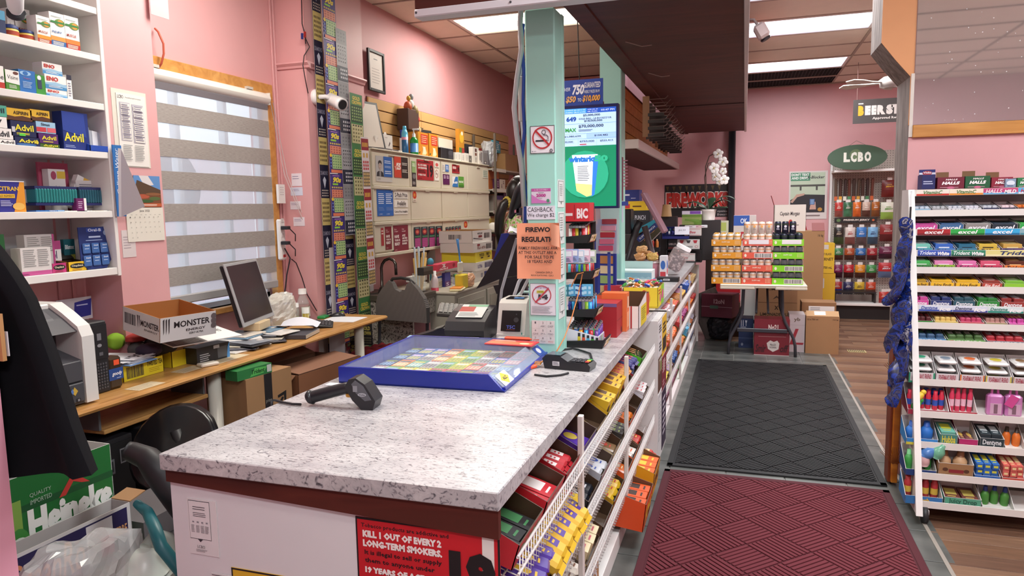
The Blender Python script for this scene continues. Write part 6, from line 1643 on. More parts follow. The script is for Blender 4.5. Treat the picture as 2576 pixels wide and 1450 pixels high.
# posters on the middle bay
MX={'x':-.4825}
def mb_post(label,y0,y1,z0,z1,base,it):
 m=MB().box(0,.002,0,y1-y0,0,z1-z0,base)
 m.pr(side(.002,0,0),y1-y0,z1-z0,it,.0002)
 m.build('poster',label=label,cat='poster',M=T(-.4825,y0,z0))
mb_post('white age-check poster at the top of the counter bay',4.28,4.47,.68,.89,'#dcdbdc',[('l',.15,.65,.85,.9,3,'#34343a',.6),('t','9',.4,.45,.55,.56,'#c8323a',2),('l',.2,.1,.8,.4,3,'#34343a',.6)])
mb_post('yellow and black poster at the top of the counter bay',4.49,4.74,.64,.89,'#e0b42c',[('r',.1,.1,.9,.45,'#26221c'),('l',.15,.55,.85,.85,3,'#26221c',.6)])
mb_post('picture poster with brown and green glass in the middle of the bay',4.28,4.47,.45,.665,'#5a3a2e',[('r',.1,.55,.9,.95,'#b9c0a8'),('r',.2,.5,.5,.9,'#7a4a3a'),('e',.7,.7,.2,.15,'#8a9a5a')])
mb_post('burgundy ID poster in the middle of the bay',4.49,4.74,.41,.63,'#7a1f30',[('l',.12,.5,.8,.9,5,'#e0c9c8',.5),('l',.12,.1,.6,.3,2,'#c9a0a4')])
mb_post('tall white notice with line drawing low on the bay',4.28,4.47,.06,.44,'#dad8d8',[('r',.1,.2,.9,.95,'#55555a'),('r',.12,.21,.88,.94,'#dad8d8'),('l',.25,.3,.75,.85,9,'#77777c',.3)])
mb_post('tall dark purple notice with white print low on the bay',4.49,4.74,.02,.40,'#2f1f3a',[('l',.2,.2,.8,.9,7,'#d9d2de',.45)])
# ---- notices on the post
PF={'y':P1[2]-.0005}
ring=[('o',.5,.56,.41,.40,.13,'#b8262c')]
sheet('no_smoking_sign','square no-smoking sign with red ring on the green post','sign',(1334,318),(1396,385),PF,'#e9e7ea',[('r',0,0,1,.02,'#2a2a2e'),('r',0,.98,1,1,'#2a2a2e'),('r',0,0,.02,1,'#2a2a2e'),('r',.98,0,1,1,'#2a2a2e'),('r',.22,.43,.68,.485,'#26242a'),('r',.7,.43,.72,.485,'#26242a'),('r',.745,.43,.765,.485,'#26242a'),('o',.56,.76,.09,.09,.3,'#55505a'),('p',[(.48,.72),(.56,.64),(.66,.64),(.72,.58),(.72,.5),(.75,.5),(.75,.6),(.68,.67),(.58,.67),(.5,.74)],'#55505a')]+ring+[('p',[(.18,.82),(.23,.87),(.82,.30),(.77,.25)],'#b8262c'),('e',.09,.08,.02,.02,'#77777c'),('l',.13,.06,.28,.1,1,'#99999e'),('e',.86,.09,.065,.065,'#5a5a60'),('r',.83,.06,.89,.12,'#a9a9ae')])
sheet('customer_card','pink and white number card on the green post','card',(1337,475),(1386,511),PF,'#d9cfdc',[('r',0,.8,1,1,'#b9569c'),('t','Hi, PEI CUSTOMER !!',.15,.84,.85,.95,'#ecd9e8'),('t','2000',.25,.42,.75,.64,'#b8388c',2),('l',.35,.68,.7,.75,1,'#8a808c'),('p',[(0,0),(1,0),(1,.08),(.4,.25),(0,.62)],'#c878b8'),('e',.86,.16,.08,.12,'#4a8a6a'),('l',.35,.3,.6,.36,1,'#8a808c')])
sheet('cashback_note','handwritten white cashback note on the green post','note',(1325,519),(1397,552),PF,'#dfdfe8',[('t','CASHBACK',.04,.56,.92,.9,'#33333c'),('t','We charge $2',.03,.12,.97,.46,'#33333c')])
# orange fireworks notice, its free corner curling
a,bq=at(1300,562,y=2.93),at(1412,703,y=2.93)
w,h=bq.x-a.x,a.z-bq.z
ORG=mat('#f0a07a',.6)
fw=thing('fireworks_notice','orange fireworks regulations notice with curling corner taped to the post','notice',T(a.x,2.9385,bq.z))
MB().grid(lambda u,v:(w*u*(1-.0),-.004-.06*max(0,u-.80)*max(0,v-.55)*6-.012*(1-v)*(u-.5)**2*4-.02*max(0,.18-u)*v,h*v),14,14,ORG).build('sheet',fw)
m=MB()
fl_=[('t','FIREWO',.22,.84,.78,.93,'#1f1a1c',2),('t','REGULATIO',.13,.665,.90,.76,'#1f1a1c',2),('t','FAMILY FIREWORKS AVA',.06,.53,.94,.585,'#3a2a28',1),('t','AT THIS OUTLET ARE A',.05,.45,.92,.505,'#3a2a28',1),('t','FOR SALE TO PE',.2,.37,.86,.425,'#3a2a28',1),('t','18 YEARS AND',.26,.29,.82,.345,'#3a2a28',1),('t','CANADA EXPLO',.44,.105,.82,.14,'#2a2020',1),('t','REGULATIONS: 120,1',.34,.05,.84,.085,'#2a2020',1)]
m.pr(front(0,-.0215,0),w,h,fl_)
m.build('lettering',fw)
m=MB().grid(lambda u,v:(w*(.80+.20*u),-.024-.012*math.sin(u*2.4),h*(.62+.38*v)-.05*h*u),6,6,mat('#eaa988',.6))
m.build('curled_corner',fw)
sheet('energy_notice','white notice with crossed-out 14 on the green post','notice',(1334,713),(1399,795),PF,'#dfe0e6',[('r',0,0,1,.01,'#55606a'),('r',0,.99,1,1,'#55606a'),('r',0,0,.01,1,'#55606a'),('r',.99,0,1,1,'#55606a'),('o',.45,.64,.38,.3,.1,'#b8404c'),('r',.26,.7,.55,.78,'#d9d24a'),('t','UNDER',.28,.715,.53,.765,'#5a5a30',1),('t','14',.32,.5,.7,.66,'#33333c',3),('t','Energy Drink',.2,.84,.75,.89,'#9a6aa8',1),('p',[(.18,.42),(.22,.38),(.75,.84),(.71,.88)],'#b8404c'),('l',.06,.06,.92,.3,7,'#77777f',.3)])
kp=[('r',.0,.0,1,1,'#d9d9d6')]
for i,s_ in enumerate(('1','2','3','4','5','6','7','8','9')):
 r,c=i//3,i%3
 kp.append(('t',s_,.13+.333*c,.86-.333*r,.19+.333*c,.95-.333*r,'#55555a'))
 if i:
  kp.append(('t',('','ABC','DEF','GHI','JKL','MNO','PQRS','TUV','WXYZ')[i],.05+.333*c,.72-.333*r,.28+.333*c,.8-.333*r,'#b8504a' if i in(6,8)else '#77777c'))
for i in(1,2):
 kp+=[('r',.333*i-.004,0,.333*i+.004,1,'#b9bdb8'),('r',0,.333*i-.004,1,.333*i+.004,'#b9bdb8')]
sheet('keypad_chart','hand-drawn phone keypad chart low on the green post','chart',(1338,806),(1396,866),PF,'#d9d9d6',kp)
for i,(z0,z1)in enumerate(((1.60,1.72),(1.44,1.58),(1.27,1.42),(1.11,1.25))):
 m=MB().box(0,.0015,.02,.13,z0,z1,'#dde3e0')
 m.pr(side(.0015,.02,z0),.11,z1-z0,[('r',.1,.2,.9,.95,'#77807c'),('r',.14,.22,.86,.93,'#dde3e0'),('p',[(.4,.2),(.6,.2),(.5,.1)],'#77807c'),('l',.25,.4,.75,.85,6,'#8a928e',.4)])
 m.build('side_notice',label='narrow white speech-bubble notice on the aisle side of the post, '+('topmost','second from the top','third from the top','lowest')[i],cat='notice',M=T(P1[1]+.0006,P1[2],0))
m=MB().box(0,.002,0,.06,0,.33,'#6d3244')
m.pr(front(0,0,0),.06,.33,[('l',.15,.3,.85,.95,9,'#a87884',.3)])
m.build('side_poster',label='narrow dark red menu strip on the side of the second post',cat='poster',M=T(b2.x+.0006,5.41,at(1575,505,y=5.41).z))
m=MB().box(0,.002,0,.05,0,.16,'#c9cde0')
m.pr(front(0,0,0),.05,.16,[('r',0,.8,1,1,'#3a4a9c')])
m.build('side_poster',label='narrow white and blue strip below the dark red one on the second post',cat='poster',M=T(b2.x+.0006,5.41,at(1575,560,y=5.41).z))
# cables beside the post
m=MB()
def cpath(pts,y=3.02):
 return[at(a,b,y=y)for a,b in pts]
for i,(pts,r,c,lb)in enumerate((
([(1312,-10),(1308,60),(1312,120),(1300,200),(1293,270),(1300,340),(1312,420),(1318,520)],.012,'#b9b4b8','grey thick cable hanging beside the green post'),
([(1316,60),(1312,110),(1318,180),(1316,260),(1320,330),(1312,400),(1322,480),(1320,640)],.008,'#2a4aa8','blue cable hanging beside the green post'),
([(1308,0),(1306,90),(1311,170),(1306,230),(1314,330),(1319,430),(1317,560)],.006,'#e0dedd','thin white cable hanging beside the green post'),
([(1320,250),(1310,300),(1314,380),(1322,470),(1328,500)],.006,'#1d1c20','black cable hanging beside the green post'),
([(1318,300),(1301,360),(1296,330),(1298,250)],.004,'#a8404c','thin red cord loop beside the green post'))):
 MB().tube(cpath(pts,3.02+.01*i),r,c,7).build('hanging_cable',label=lb,cat='cable')
tg=MB().box(0,.05,0,.004,0,.12,'#d9dcd8')
tg.pr(front(0,0,0),.05,.12,[('e',.85,.5,.2,.3,'#3fae94')])
tg.build('hanging_tag',label='white tag with teal patch tucked behind the post cables',cat='tag',M=Matrix.Translation(at(1311,320,y=3.06)))
ju=MB().box(-.03,.03,-.02,.02,-.1,.1,'#c9c4bc',.006)
ju.build('junction_box',label='pale junction box on the back of the green post',cat='box',M=T(P1[0]-.031,3.05,at(1317,250,y=3.05).z))
# ---- lottery screen and the sign above it
tv=thing('lottery_screen','tall upright jackpot screen on a blue pole behind the green post','screen',T(0,4.5,0))
a,bq=at(1556,259,y=4.5),at(1553,524,y=4.5)
x1,z1,z0=a.x,a.z,bq.z
x0=x1-.40
MB().box(x0,x1,0,.05,z0,z1,mat('#1a2158',.35),.004).build('casing',tv)
def E(h,s=.85):
 return mat(h,.3,emit=s)
m=MB()
ti=[('r',0,0,1,1,E('#129068',.55)),('r',0,.62,1,1,E('#b4d4f6')),('r',0,.95,1,1,E('#2454b8',.8)),('r',0,.952,.48,1,E('#3f9ae6',.8)),('t','UPCOMING JACKPOTS',.02,.977,.46,.99,E('#e6f0ff')),('t','PROCHAINS GROS LOTS',.02,.957,.46,.97,E('#e6f0ff')),('t','WED. JUL. 09',.5,.977,.68,.99,E('#e6f0ff')),('t','MER. 09 JUILL.',.5,.957,.68,.97,E('#e6f0ff')),('t','03:47 PM',.74,.965,.97,.982,E('#e6f0ff')),
('t','$5,000,000',.42,.915,.72,.94,'#1c2c5a',1),('t','GOLD BALL - LA BOULE D\'OR',.34,.885,.92,.905,'#2a3a6a',1),('t','$18,000,000',.44,.858,.76,.882,'#1c2c5a',1),('t','649',.12,.87,.3,.92,E('#1c4aa0',.6),2),('r',0,.845,1,.848,E('#6f8fc8')),('t','$70,000,000',.34,.80,.78,.835,'#1c2c5a',1),('t','MAX',.1,.765,.3,.805,E('#3f9a4a',.6),2),('l',.34,.765,.62,.79,2,'#4a5a8a',.4),('r',0,.745,1,.748,E('#6f8fc8')),('r',.48,.695,1,.745,E('#9cc0ec')),('t','$1,080,699',.08,.71,.38,.73,'#1c2c5a',1),('t','$104,482',.62,.71,.86,.73,'#1c2c5a',1),('r',0,.692,1,.695,E('#6f8fc8')),('t','$100,000',.02,.655,.24,.675,'#1c2c5a',1),('t','$750,000',.36,.655,.62,.675,'#1c2c5a',1),('t','$522,415',.72,.655,.95,.675,'#1c2c5a',1),('r',.33,.62,.333,.692,E('#6f8fc8')),('r',.66,.62,.663,.692,E('#6f8fc8')),('r',.36,.63,.48,.64,E('#c8404a',.5)),
('e',.45,.33,.42,.24,E('#2fb890',.5)),('p',[(.22,.53),(.68,.53),(.62,.12),(.48,.10),(.3,.16)],E('#e4edf4')),('p',[(.3,.16),(.48,.10),(.62,.12),(.63,.22),(.28,.24)],E('#ecd08a')),('p',[(.60,.50),(.70,.52),(.62,.12),(.57,.10)],E('#2f7ad8')),('t','wintario',.16,.455,.64,.515,E('#2a78d0',.7),3),('t','50',.62,.455,.86,.52,E('#2fb48c',.7),3),('l',.32,.26,.54,.42,9,'#6a7280',.3)]
m.pr(front(x0+.02,-.0005,z0+.015),.40-.035,z1-z0-.035,ti)
m.build('display',tv)
MB().box(x1-.25,x1-.19,.01,.05,WT,z0+.02,mat('#22368c',.4),.004).build('pole',tv)
MB().box(x1-.33,x1-.11,-.04,.12,WT+.001,WT+.015,mat('#22368c',.4),.004).build('foot',tv)
a,bq=at(1400,205,y=4.53),at(1517,262,y=4.53)
sg=thing('prize_sign','blue guaranteed prizes sign hung on a wire above the lottery screen','sign',T(a.x,4.53,bq.z))
w,h=bq.x-a.x,a.z-bq.z
m=MB().box(0,w,0,.006,0,h,mat('#27479c',.4))
m.pr(front(0,-.0005,0),w,h,[('t','OVER',.1,.58,.3,.72,'#c9d4ea',1,1),('t','750',.34,.42,.6,.82,'#e6e9f2',2,1),('t','GUARANTEED',.6,.66,.95,.88,'#dfe3ee',1,1),('t','WEEKLY PRIZES FROM',.6,.46,.93,.58,'#c9d0e2',1,1),('t','$50',.2,.1,.42,.38,'#e6b06a',2,1),('t','TO',.46,.15,.54,.28,'#dfe3ee',1),('t','$10,000',.56,.1,.94,.38,'#e8a84a',2,1)])
m.build('panel',sg)
MB().tube([(w*.5,.003,h),(w*.46,.003,h+.4),(w*.5,.003,h+.9),(w*.48,.003,3.43-bq.z)],.004,'#2a2422',5).build('hanging_wire',sg)
MB().box(.02,w,.02,.03,-.02,.02,'#a8402c').build('red_backing',sg)
# ---- scratch ticket display case
TW,TD,THh=.66,.68,.062
tcz=thing('ticket_display_case','blue framed acrylic case of scratch tickets lying on the counter','display case',T(-1.134,2.63,WT+.0006,.03))
BLU=mat('#1c2f9c',.25)
m=MB()
MB().box(-TW/2,TW/2-.0,-TD/2,TD/2,0,.006,mat('#22338c',.4)).build('base',tcz)
MB().prism([(-TW/2,0),(TW/2,0),(TW/2-.06,THh),(-TW/2,THh)],-TD/2,-TD/2+.012,BLU,'y').build('front_rail',tcz)
MB().prism([(-TW/2,0),(TW/2,0),(TW/2-.06,THh),(-TW/2,THh)],TD/2-.012,TD/2,BLU,'y').build('back_rail',tcz)
MB().box(-TW/2,-TW/2+.012,-TD/2+.012,TD/2-.012,.006,THh,BLU).build('end_rail',tcz)
MB().box(TW/2-.012,TW/2,-TD/2+.012,TD/2-.012,.006,.016,BLU).build('end_rail',tcz)
MB().box(-TW/2+.012,TW/2-.062,-TD/2+.012,TD/2-.012,THh-.004,THh,film('#e9f0f4',.10,.03)).build('acrylic_lid',tcz)
m=MB()
m.prism([(TW/2-.006,.012),(TW/2-.003,.012),(TW/2-.061,THh),(TW/2-.064,THh)],-TD/2+.012,TD/2-.012,film('#c9d8ea',.3,.05),'y')
m.build('sloped_pane',tcz)
sfr=FR((TW/2-.004+.001,-TD/2+.03,.013),(0,1,0),(-.058,0,.05))
MB().pr(sfr,.12,.06,[('r',0,.05,.9,.95,'#e3e3e0'),('p',[(.1,.5),(.45,.95),(.8,.5),(.45,.05)],'#d8c23a'),('t','ALC',.28,.38,.62,.62,'#3a3420',2)]).build('sticker',tcz)
m=MB()
m.pr(FR((TW/2-.003,TD/2-.14,.013),(0,1,0),(-.058,0,.05)),.11,.06,[('r',0,.1,.85,.9,'#2a4a9c'),('e',.4,.5,.2,.25,'#d9dde6')])
m.build('sticker',tcz)
rr=random.Random(3)
tw=(TW-.09)/9
cl=[('#c85a9c','#7a2a6a'),('#4fa89c','#dfe9e4'),('#d8d23a','#8a9a2a'),('#c8404a','#f0c9a8'),('#3a6ab8','#d8d060'),('#e08a3a','#fff0c8'),('#8fbf5a','#2a5a3a'),('#6a4a9c','#d9b8e6'),('#b9b9be','#5a5a62'),('#2f3a6a','#9ac0e6')]
names=['pink','teal','yellow','red','blue','orange','green','purple','silver','navy']
order=[[0,0,1,1,1,3,7,4,4],[8,6,2,2,3,3,9,7,9],[9,5,1,8,6,2,3,8,9],[9,4,8,5,2,6,8,4,3],[9,4,4,5,6,2,8,3,3]]
td_={}
R0=tcz.matrix_world if False else T(-1.134,2.63,WT+.0006,.03)
for r in range(5):
 for c in range(9):
  q=order[r][c]
  y=-TD/2+.018+r*.129
  x=-TW/2+.016+c*(tw+.001)
  lb=names[q]+' scratch ticket lying flat in the blue case, '+['front','second','middle','fourth','back'][r]+' row'
  gp=names[q]+' scratch tickets, '+ORD[r]+' row of the blue case'
  M=R0@T(x,y,.0068)
  if q not in td_:
   m=MB().box(0,tw-.002,0,.122,0,.002,cl[q][0])
   m.pr(topf(0,0,.002),tw-.002,.122,[('r',.08,.08,.92,.5,cl[q][1]),('g',.12,.1,.88,.48,3,3,cl[q][0],-.8),('r',.1,.62,.9,.78,cl[(q+3)%10][1]),('g',.1,.84,.9,.95,4,1,cl[(q+5)%10][0],.6),('l',.12,.53,.8,.6,1,'#f0f0f0',.6)],0)
   td_[q]=m.build('scratch_ticket',None,lb,'ticket',gp,None,M)
  else:
   dup(td_[q],M,lb,gp)
pt_=at(1262,880,z=WT+.07)
pk=MB().box(-.11,.11,-.05,.05,0,.006,mat('#c8383c',.4),.002)
pk.pr(topf(-.11,-.05,.006),.22,.1,[('r',.05,.1,.95,.6,'#e07a4a'),('l',.1,.65,.6,.9,2,'#f0d0b0'),('e',.8,.3,.1,.15,'#f0e0b0')],0)
pk.build('ticket_pack',label='red ticket booklet lying on the acrylic lid near the post',cat='booklet',M=T(-.95,2.86,WT+THh+.0015,-.05))
MB().box(-.085,.085,-.012,.012,0,.012,mat('#e8502a',.4),.005).build('scraper_stick',label='orange red plastic stick lying along the back of the ticket case',cat='stick',M=T(-.93,2.955,WT+THh+.0015,-.02))
# barcode scanner
bs=thing('barcode_scanner','black handheld barcode scanner lying on the marbled counter','scanner',T(-1.27,2.0,WT+.001,.12))
BK=mat('#222328',.35)
m=MB().tube([(-.11,0,.026),(-.095,0,.030),(-.04,0,.046),(.02,0,.062),(.05,0,.066)],[.018,.021,.021,.02,.02],BK,14)
m.build('grip',bs)
MB().tube([(-.118,0,.022),(-.108,0,.027),(-.1,0,.03)],[.02,.026,.02],BK,14).build('butt',bs)
hp=[(.03,.075),(.045,.10),(.07,.105),(.10,.085),(.135,.03),(.125,.0),(.085,.0),(.055,.03)]
MB().prism(hp,-.033,.033,BK,'y').build('head',bs)
hp2=[(.055,.085),(.068,.098),(.095,.08),(.122,.034),(.1,.03),(.07,.055)]
MB().prism(hp2,-.0355,-.033,mat('#5a5d64',.3),'y').box(.06,.075,-.0362,-.0355,.06,.08,'#8a8d94').build('side_inlay',bs)
m=MB()
m.pr(FR((.076,-.0356,.045),(1,0,0),(0,0,1)),.03,.012,[('e',.5,.5,.5,.5,'#aeb2ba'),('t','Volta',.15,.25,.85,.75,'#3a3d44',1)])
m.build('badge',bs)
MB().box(.02,.045,-.01,.01,.032,.048,mat('#d8a03a',.4),.004).build('trigger',bs)
p=[at(a,b,z=WT+.006)for a,b in((757,1018),(735,1017),(712,1013),(690,1007),(683,1010))]
m=MB().tube([v[:]for v in p]+[at(690,1035,z=WT-.3)[:]][:0]+[(-1.535,1.98,WT-.02),(-1.53,1.93,WT-.15)],.0045,'#2a2a2e',7)
m.build('scanner_cord',label='black scanner cord running off the counter edge',cat='cord')
MB().box(-.075,.075,-.02,.02,0,.0015,'#e9e9ee').build('white_slip',label='white paper slip under the front edge of the ticket case',cat='paper',M=T(-1.41,2.255,WT+.0007,.08))
# payment terminal
pt_=thing('payment_terminal','black card payment terminal with keypad on the counter edge','terminal',T(-.665,2.73,WT+.001,-.12))
m=MB().prism([(-.09,0),(.1,0),(.105,.02),(.095,.03),(.01,.034),(-.02,.052),(-.085,.055),(-.1,.04)],-.04,.04,mat('#1f1f22',.35),'y')
m.build('body',pt_)
MB().box(-.083,-.025,-.032,.032,.0545,.057,mat('#4a5a66',.1)).build('screen',pt_)
for r in range(4):
 for c in range(3):
  cl_=['#3a3a40','#3a3a40','#3a3a40']if r<3 else['#b8383a','#d8b83a','#3a9a4a']
  MB().box(0,.016,0,.015,0,.005,cl_[c],.002).build('key',pt_,M=T(.018+r*.02,-.03+c*.021,.033))
m=MB()
m.pr(front(-.06,-.0402,.012),.05,.022,[('r',.1,.1,.7,.9,'#d9d9dc'),('l',.15,.2,.65,.8,3,'#55555a')])
m.build('asset_label',pt_)
m=MB().tube([at(a,b,z=WT+.006)[:]for a,b in((1475,905),(1492,912),(1485,890),(1455,880),(1440,877),(1400,882),(1375,886))],.0042,'#1d1d20',7)
m.build('terminal_cord',label='black cord looping behind the payment terminal',cat='cord')
MB().tube([at(a,b,z=WT+.005)[:]for a,b in((1345,943),(1375,947),(1410,944),(1430,939))],.0042,'#1d1d20',7).build('terminal_cord',label='black cord in front of the payment terminal',cat='cord')
lt=thing('gas_lighter','orange lighter with a rubber band tied on, beside the ticket case','lighter',T(at(1340,928,z=WT).x,at(1340,928,z=WT).y,WT+.001,1.15))
MB().box(-.035,.02,-.01,.01,0,.014,mat('#e8542a',.3),.004).build('body',lt)
MB().box(.02,.035,-.008,.008,.002,.013,'#b9b9be',.002).build('metal_top',lt)
m=MB()
for k in range(3):
 m.tube([(.03+.012*math.cos(a)+.004*k,.016*math.sin(a),.012+.004*k)for a in[i*.7 for i in range(10)]],.0016,'#d89a4a',5)
m.build('rubber_band',lt)
m=MB().tube([at(a,b,y=3.05)[:]for a,b in((1468,686),(1452,690),(1437,722))],.0028,'#e08a4a',5)
q=[at(1465,690,y=3.1),at(1455,740,y=3.08),at(1438,800,y=3.03),at(1420,850,y=2.98),at(1400,885,y=2.9),at(1385,896,z=WT+.004),at(1352,918,z=WT+.012)]
m.tube([v[:]for v in q],.0028,'#e08a4a',6)
m.build('cord',label='thin orange cord tied from the lighter rack down to the counter',cat='cord')
# ---- point of sale gear behind the post
lp=thing('label_printer','white label printer with black front window beside the post','printer',T(-1.04,3.20,WT+.001,.06))
WPL=mat('#e0ddd6',.4)
MB().prism([(-.12,0),(-.12,.06),(-.115,.062),(-.06,.2),(-.03,.215),(.12,.215),(.12,0)],-.065,.07,WPL,'x').build('body',lp)
MB().box(-.062,.067,-.135,-.1,0,.05,mat('#d6d0cc',.4),.01).build('outlet',lp)
MB().box(-.04,.045,-.141,-.12,.03,.04,'#eae8e6',.002).build('label_tongue',lp)
m=MB()
ffr=FR((-.045,-.1165,.075),(1,0,0),(0,.055,.138))
m.pr(ffr,.095,.10,[('r',0,0,1,1,mat('#18181b',.15)),('e',.75,.55,.13,.12,'#2e2e33'),('t','TSC',.28,.12,.72,.28,'#5a6ad0',1),('r',.28,.06,.72,.08,'#8a3a3a'),('e',.75,.82,.03,.03,'#3a3a44')],.001)
m.build('front_window',lp)
MB().box(-.04,.05,-.03,.06,.2155,.219,mat('#1b1b1e',.2)).box(.0,.045,-.03,0,.219,.221,'#4a90d8').build('top_window',lp)
MB().box(.055,.058,-.119,-.1,.05,.07,'#3fae9c').build('release_button',lp)
rp=thing('receipt_printer','black receipt printer with labelled top behind the ticket case','printer',T(-1.30,3.28,WT+.001,.1))
MB().prism([(-.14,0),(-.15,.06),(-.12,.1),(.0,.135),(.12,.15),(.12,0)],-.1,.1,BK,'x').build('body',rp)
m=MB()
m.pr(FR((-.08,-.1,.1085),(1,0,0),(0,.1,.028)),.17,.2,[('r',.1,.1,.9,.9,'#d9dcd9'),('r',.1,.45,.55,.75,'#b8483c'),('r',.3,.75,.9,.88,'#7ab08a'),('l',.15,.15,.8,.4,4,'#8a9090')],.0015)
m.build('top_label',rp)
MB().box(-.06,.08,-.172,-.15,.012,.03,'#d6d6da',.004).build('paper_end',rp)
cr=thing('pin_pad','small black reader with blue card peeking out, behind the ticket case corner','card reader',T(-1.46,3.16,WT+.001,.2))
MB().prism([(-.10,0),(-.11,.02),(.06,.07),(.09,.06),(.09,0)],-.05,.05,mat('#232327',.3),'y').build('body',cr)
MB().prism([(.01,.0585),(.055,.0725),(.055,.075),(.01,.061)],-.04,.04,mat('#7a7c74',.15),'y').build('screen',cr)
MB().box(-.13,-.09,-.03,.03,.012,.02,'#9cc4e6').build('card',cr)
# lottery terminal seen from behind
lo=thing('lottery_terminal','black slanted lottery terminal with blue back panel behind the post','terminal',T(0,3.62,0))
pp=[at(a,b,y=3.62)for a,b in((1198,727),(1284,586),(1330,596),(1330,690),(1262,700))]
MB().prism([(p.x,p.z)for p in pp],0,.04,mat('#17171a',.4),'y').build('screen_shell',lo)
pq=[at(a,b,y=3.67)for a,b in((1243,652),(1262,588),(1295,585),(1240,690))]
MB().prism([(p.x,p.z)for p in(pq[0],pq[1],pq[2],pq[3])],.042,.09,mat('#1d2f84',.4),'y').build('back_panel',lo)
pb_=[at(a,b,y=3.66)for a,b in((1262,700),(1330,690),(1330,800),(1250,800))]
MB().prism([(p.x,p.z)for p in pb_],.0,.03,mat('#1a1a1e',.4),'y').build('stand',lo)
MB().box(-1.25,-.95,-.06,.2,WT+.0005,WT+.03,mat('#17171a',.4),.006).build('base',lo)
MB().box(-1.36,-1.22,.3,.5,WT+.10,WT+.16,mat('#1f2f8c',.35),.01).build('blue_cradle',lo)
MB().box(-1.235,-1.2,.3,.5,WT+.0005,WT+.10,'#1a1a1e').build('cradle_leg',lo)
MB().prism([(-1.42,1.14),(-1.25,1.17),(-1.25,1.12),(-1.40,1.09)],.32,.48,mat('#22242a',.3),'y').build('handset',lo)
kb2=thing('pos_keyboard','grey-keyed sales keyboard tilted on the counter behind the receipt printer','keyboard',T(-1.47,3.72,WT+.06,.35,.18,.1))
MB().box(-.2,.2,-.09,.09,-.012,.012,mat('#4a4844',.4),.005).build('base',kb2)
kd=None
for r in range(6):
 for q in range(14):
  M=T(-.188+q*.027,-.08+r*.0275,.012)
  if kd is None:
   kd=MB().box(0,.023,0,.023,0,.007,mat('#77756f',.5),.003).build('key',kb2,M=M).data
  else:
   link('key',kd,kb2,M=M)
MB().box(-.1,.1,-.05,.05,0,.045,'#2a2a2c').build('keyboard_riser',label='low dark riser under the sales keyboard',cat='riser',M=T(-1.47,3.72,WT+.0005,.35))
for i,(pts,r,c)in enumerate((([(1325,680),(1305,710),(1288,760),(1268,800),(1258,850)],.009,'#c9ccd2'),([(1330,700),(1310,740),(1296,775),(1280,790),(1272,800)],.008,'#dfe0e2'),([(1332,735),(1312,735),(1292,755),(1287,780)],.007,'#b9dcd8'),([(1300,600),(1282,660),(1262,730),(1256,790),(1250,845)],.008,'#a9aab0'),([(1334,620),(1322,680),(1318,740),(1322,790)],.006,'#2a2a30'))):
 MB().tube([at(a,b,y=3.36+.03*i)[:]for a,b in pts],r,c,8).build('printer_cable',label=['thick pale cable arching down to the label printer','white cable looping into the label printer','short mint cable behind the label printer','long grey cable beside the lottery terminal','thin dark cable behind the post'][i],cat='cable')
 # folded umbrella, black bag and white cloth on top of the terminal
zt3=at(1290,586,y=3.64).z
m=MB()
m.grid(lambda u,v:(-1.20+.22*u,3.58+.1*v,zt3+.004+.028*math.sin(v*PI)+.008*math.sin(u*17+v*5)),16,8,mat('#dcdbe0',.8))
m.grid(lambda u,v:(-1.20+.22*u,3.58+.1*v,zt3+.002-.012*math.sin(v*PI)),16,4,mat('#dcdbe0',.8))
m.build('white_cloth',label='white crumpled cloth lying along the top of the lottery terminal',cat='cloth')
bag('black_bag','black soft bag heaped on the white cloth on the terminal',T(-1.055,3.64,zt3+.02),.085,.06,.13,mat('#131316',.7),17)
um=thing('folded_umbrella','folded black umbrella leaning against the post above the terminal','umbrella',T(0,0,0))
MB().tube([at(1284,548,y=3.6)[:],at(1296,520,y=3.57)[:],at(1310,480,y=3.52)[:],at(1314,462,y=3.5)[:]],[.012,.03,.034,.022],mat('#1a1a1f',.35),12).build('canopy',um)
MB().tube([at(1314,463,y=3.5)[:],at(1315,456,y=3.5)[:]],[.02,.012],'#d9d6d4',10).build('tip',um)
m=MB().box(-.02,.02,-.002,.002,-.02,.02,'#3a3a44').box(-.03,-.005,-.002,.001,-.005,.02,'#d88a9c')
m.build('fabric_tag',label='small grey and pink tag on the black bag',cat='tag',M=Matrix.Translation(at(1308,533,y=3.55)))
# ---- lighter rack
LX0,LX1=-.80,-.598
lr=thing('lighter_rack','black tiered lighter rack on the counter beside the green post','rack',T(0,3.14,0))
BKP=mat('#1b1b1d',.35)
tz=[WT+.0006,1.094,1.268,1.434,1.55]
tr_=[LX1,-.634,-.652,-.669,-.675]
MB().box(-.79,-.69,.22,.25,WT,1.62,BKP,.004).build('spine',lr)
LIT=['#1f4fb4','#2fa0d8','#c8323a','#1c1c22','#5fc83a','#8a9096','#2a2f8c','#4ab8c8','#9fcf3a','#3a7ad8','#7a2a3a']
_L={}
def lighter(col,M,label,group,clear=False):
 k=(col,clear)
 if k not in _L:
  t=thing('lighter',label,'lighter',M,group)
  MB().lathe([(.0085,0),(.0095,.004),(.0095,.058)],mat(col,.2 if clear else.3),10).build('body',t)
  MB().box(-.008,.008,-.005,.006,.058,.072,mat('#b9b9c0',.25,.8),.002).box(-.006,.0,-.006,.006,.070,.076,'#2a2a2e',.001).build('metal_top',t)
  _L[k]=t
 else:
  dup(_L[k],M,label,group)
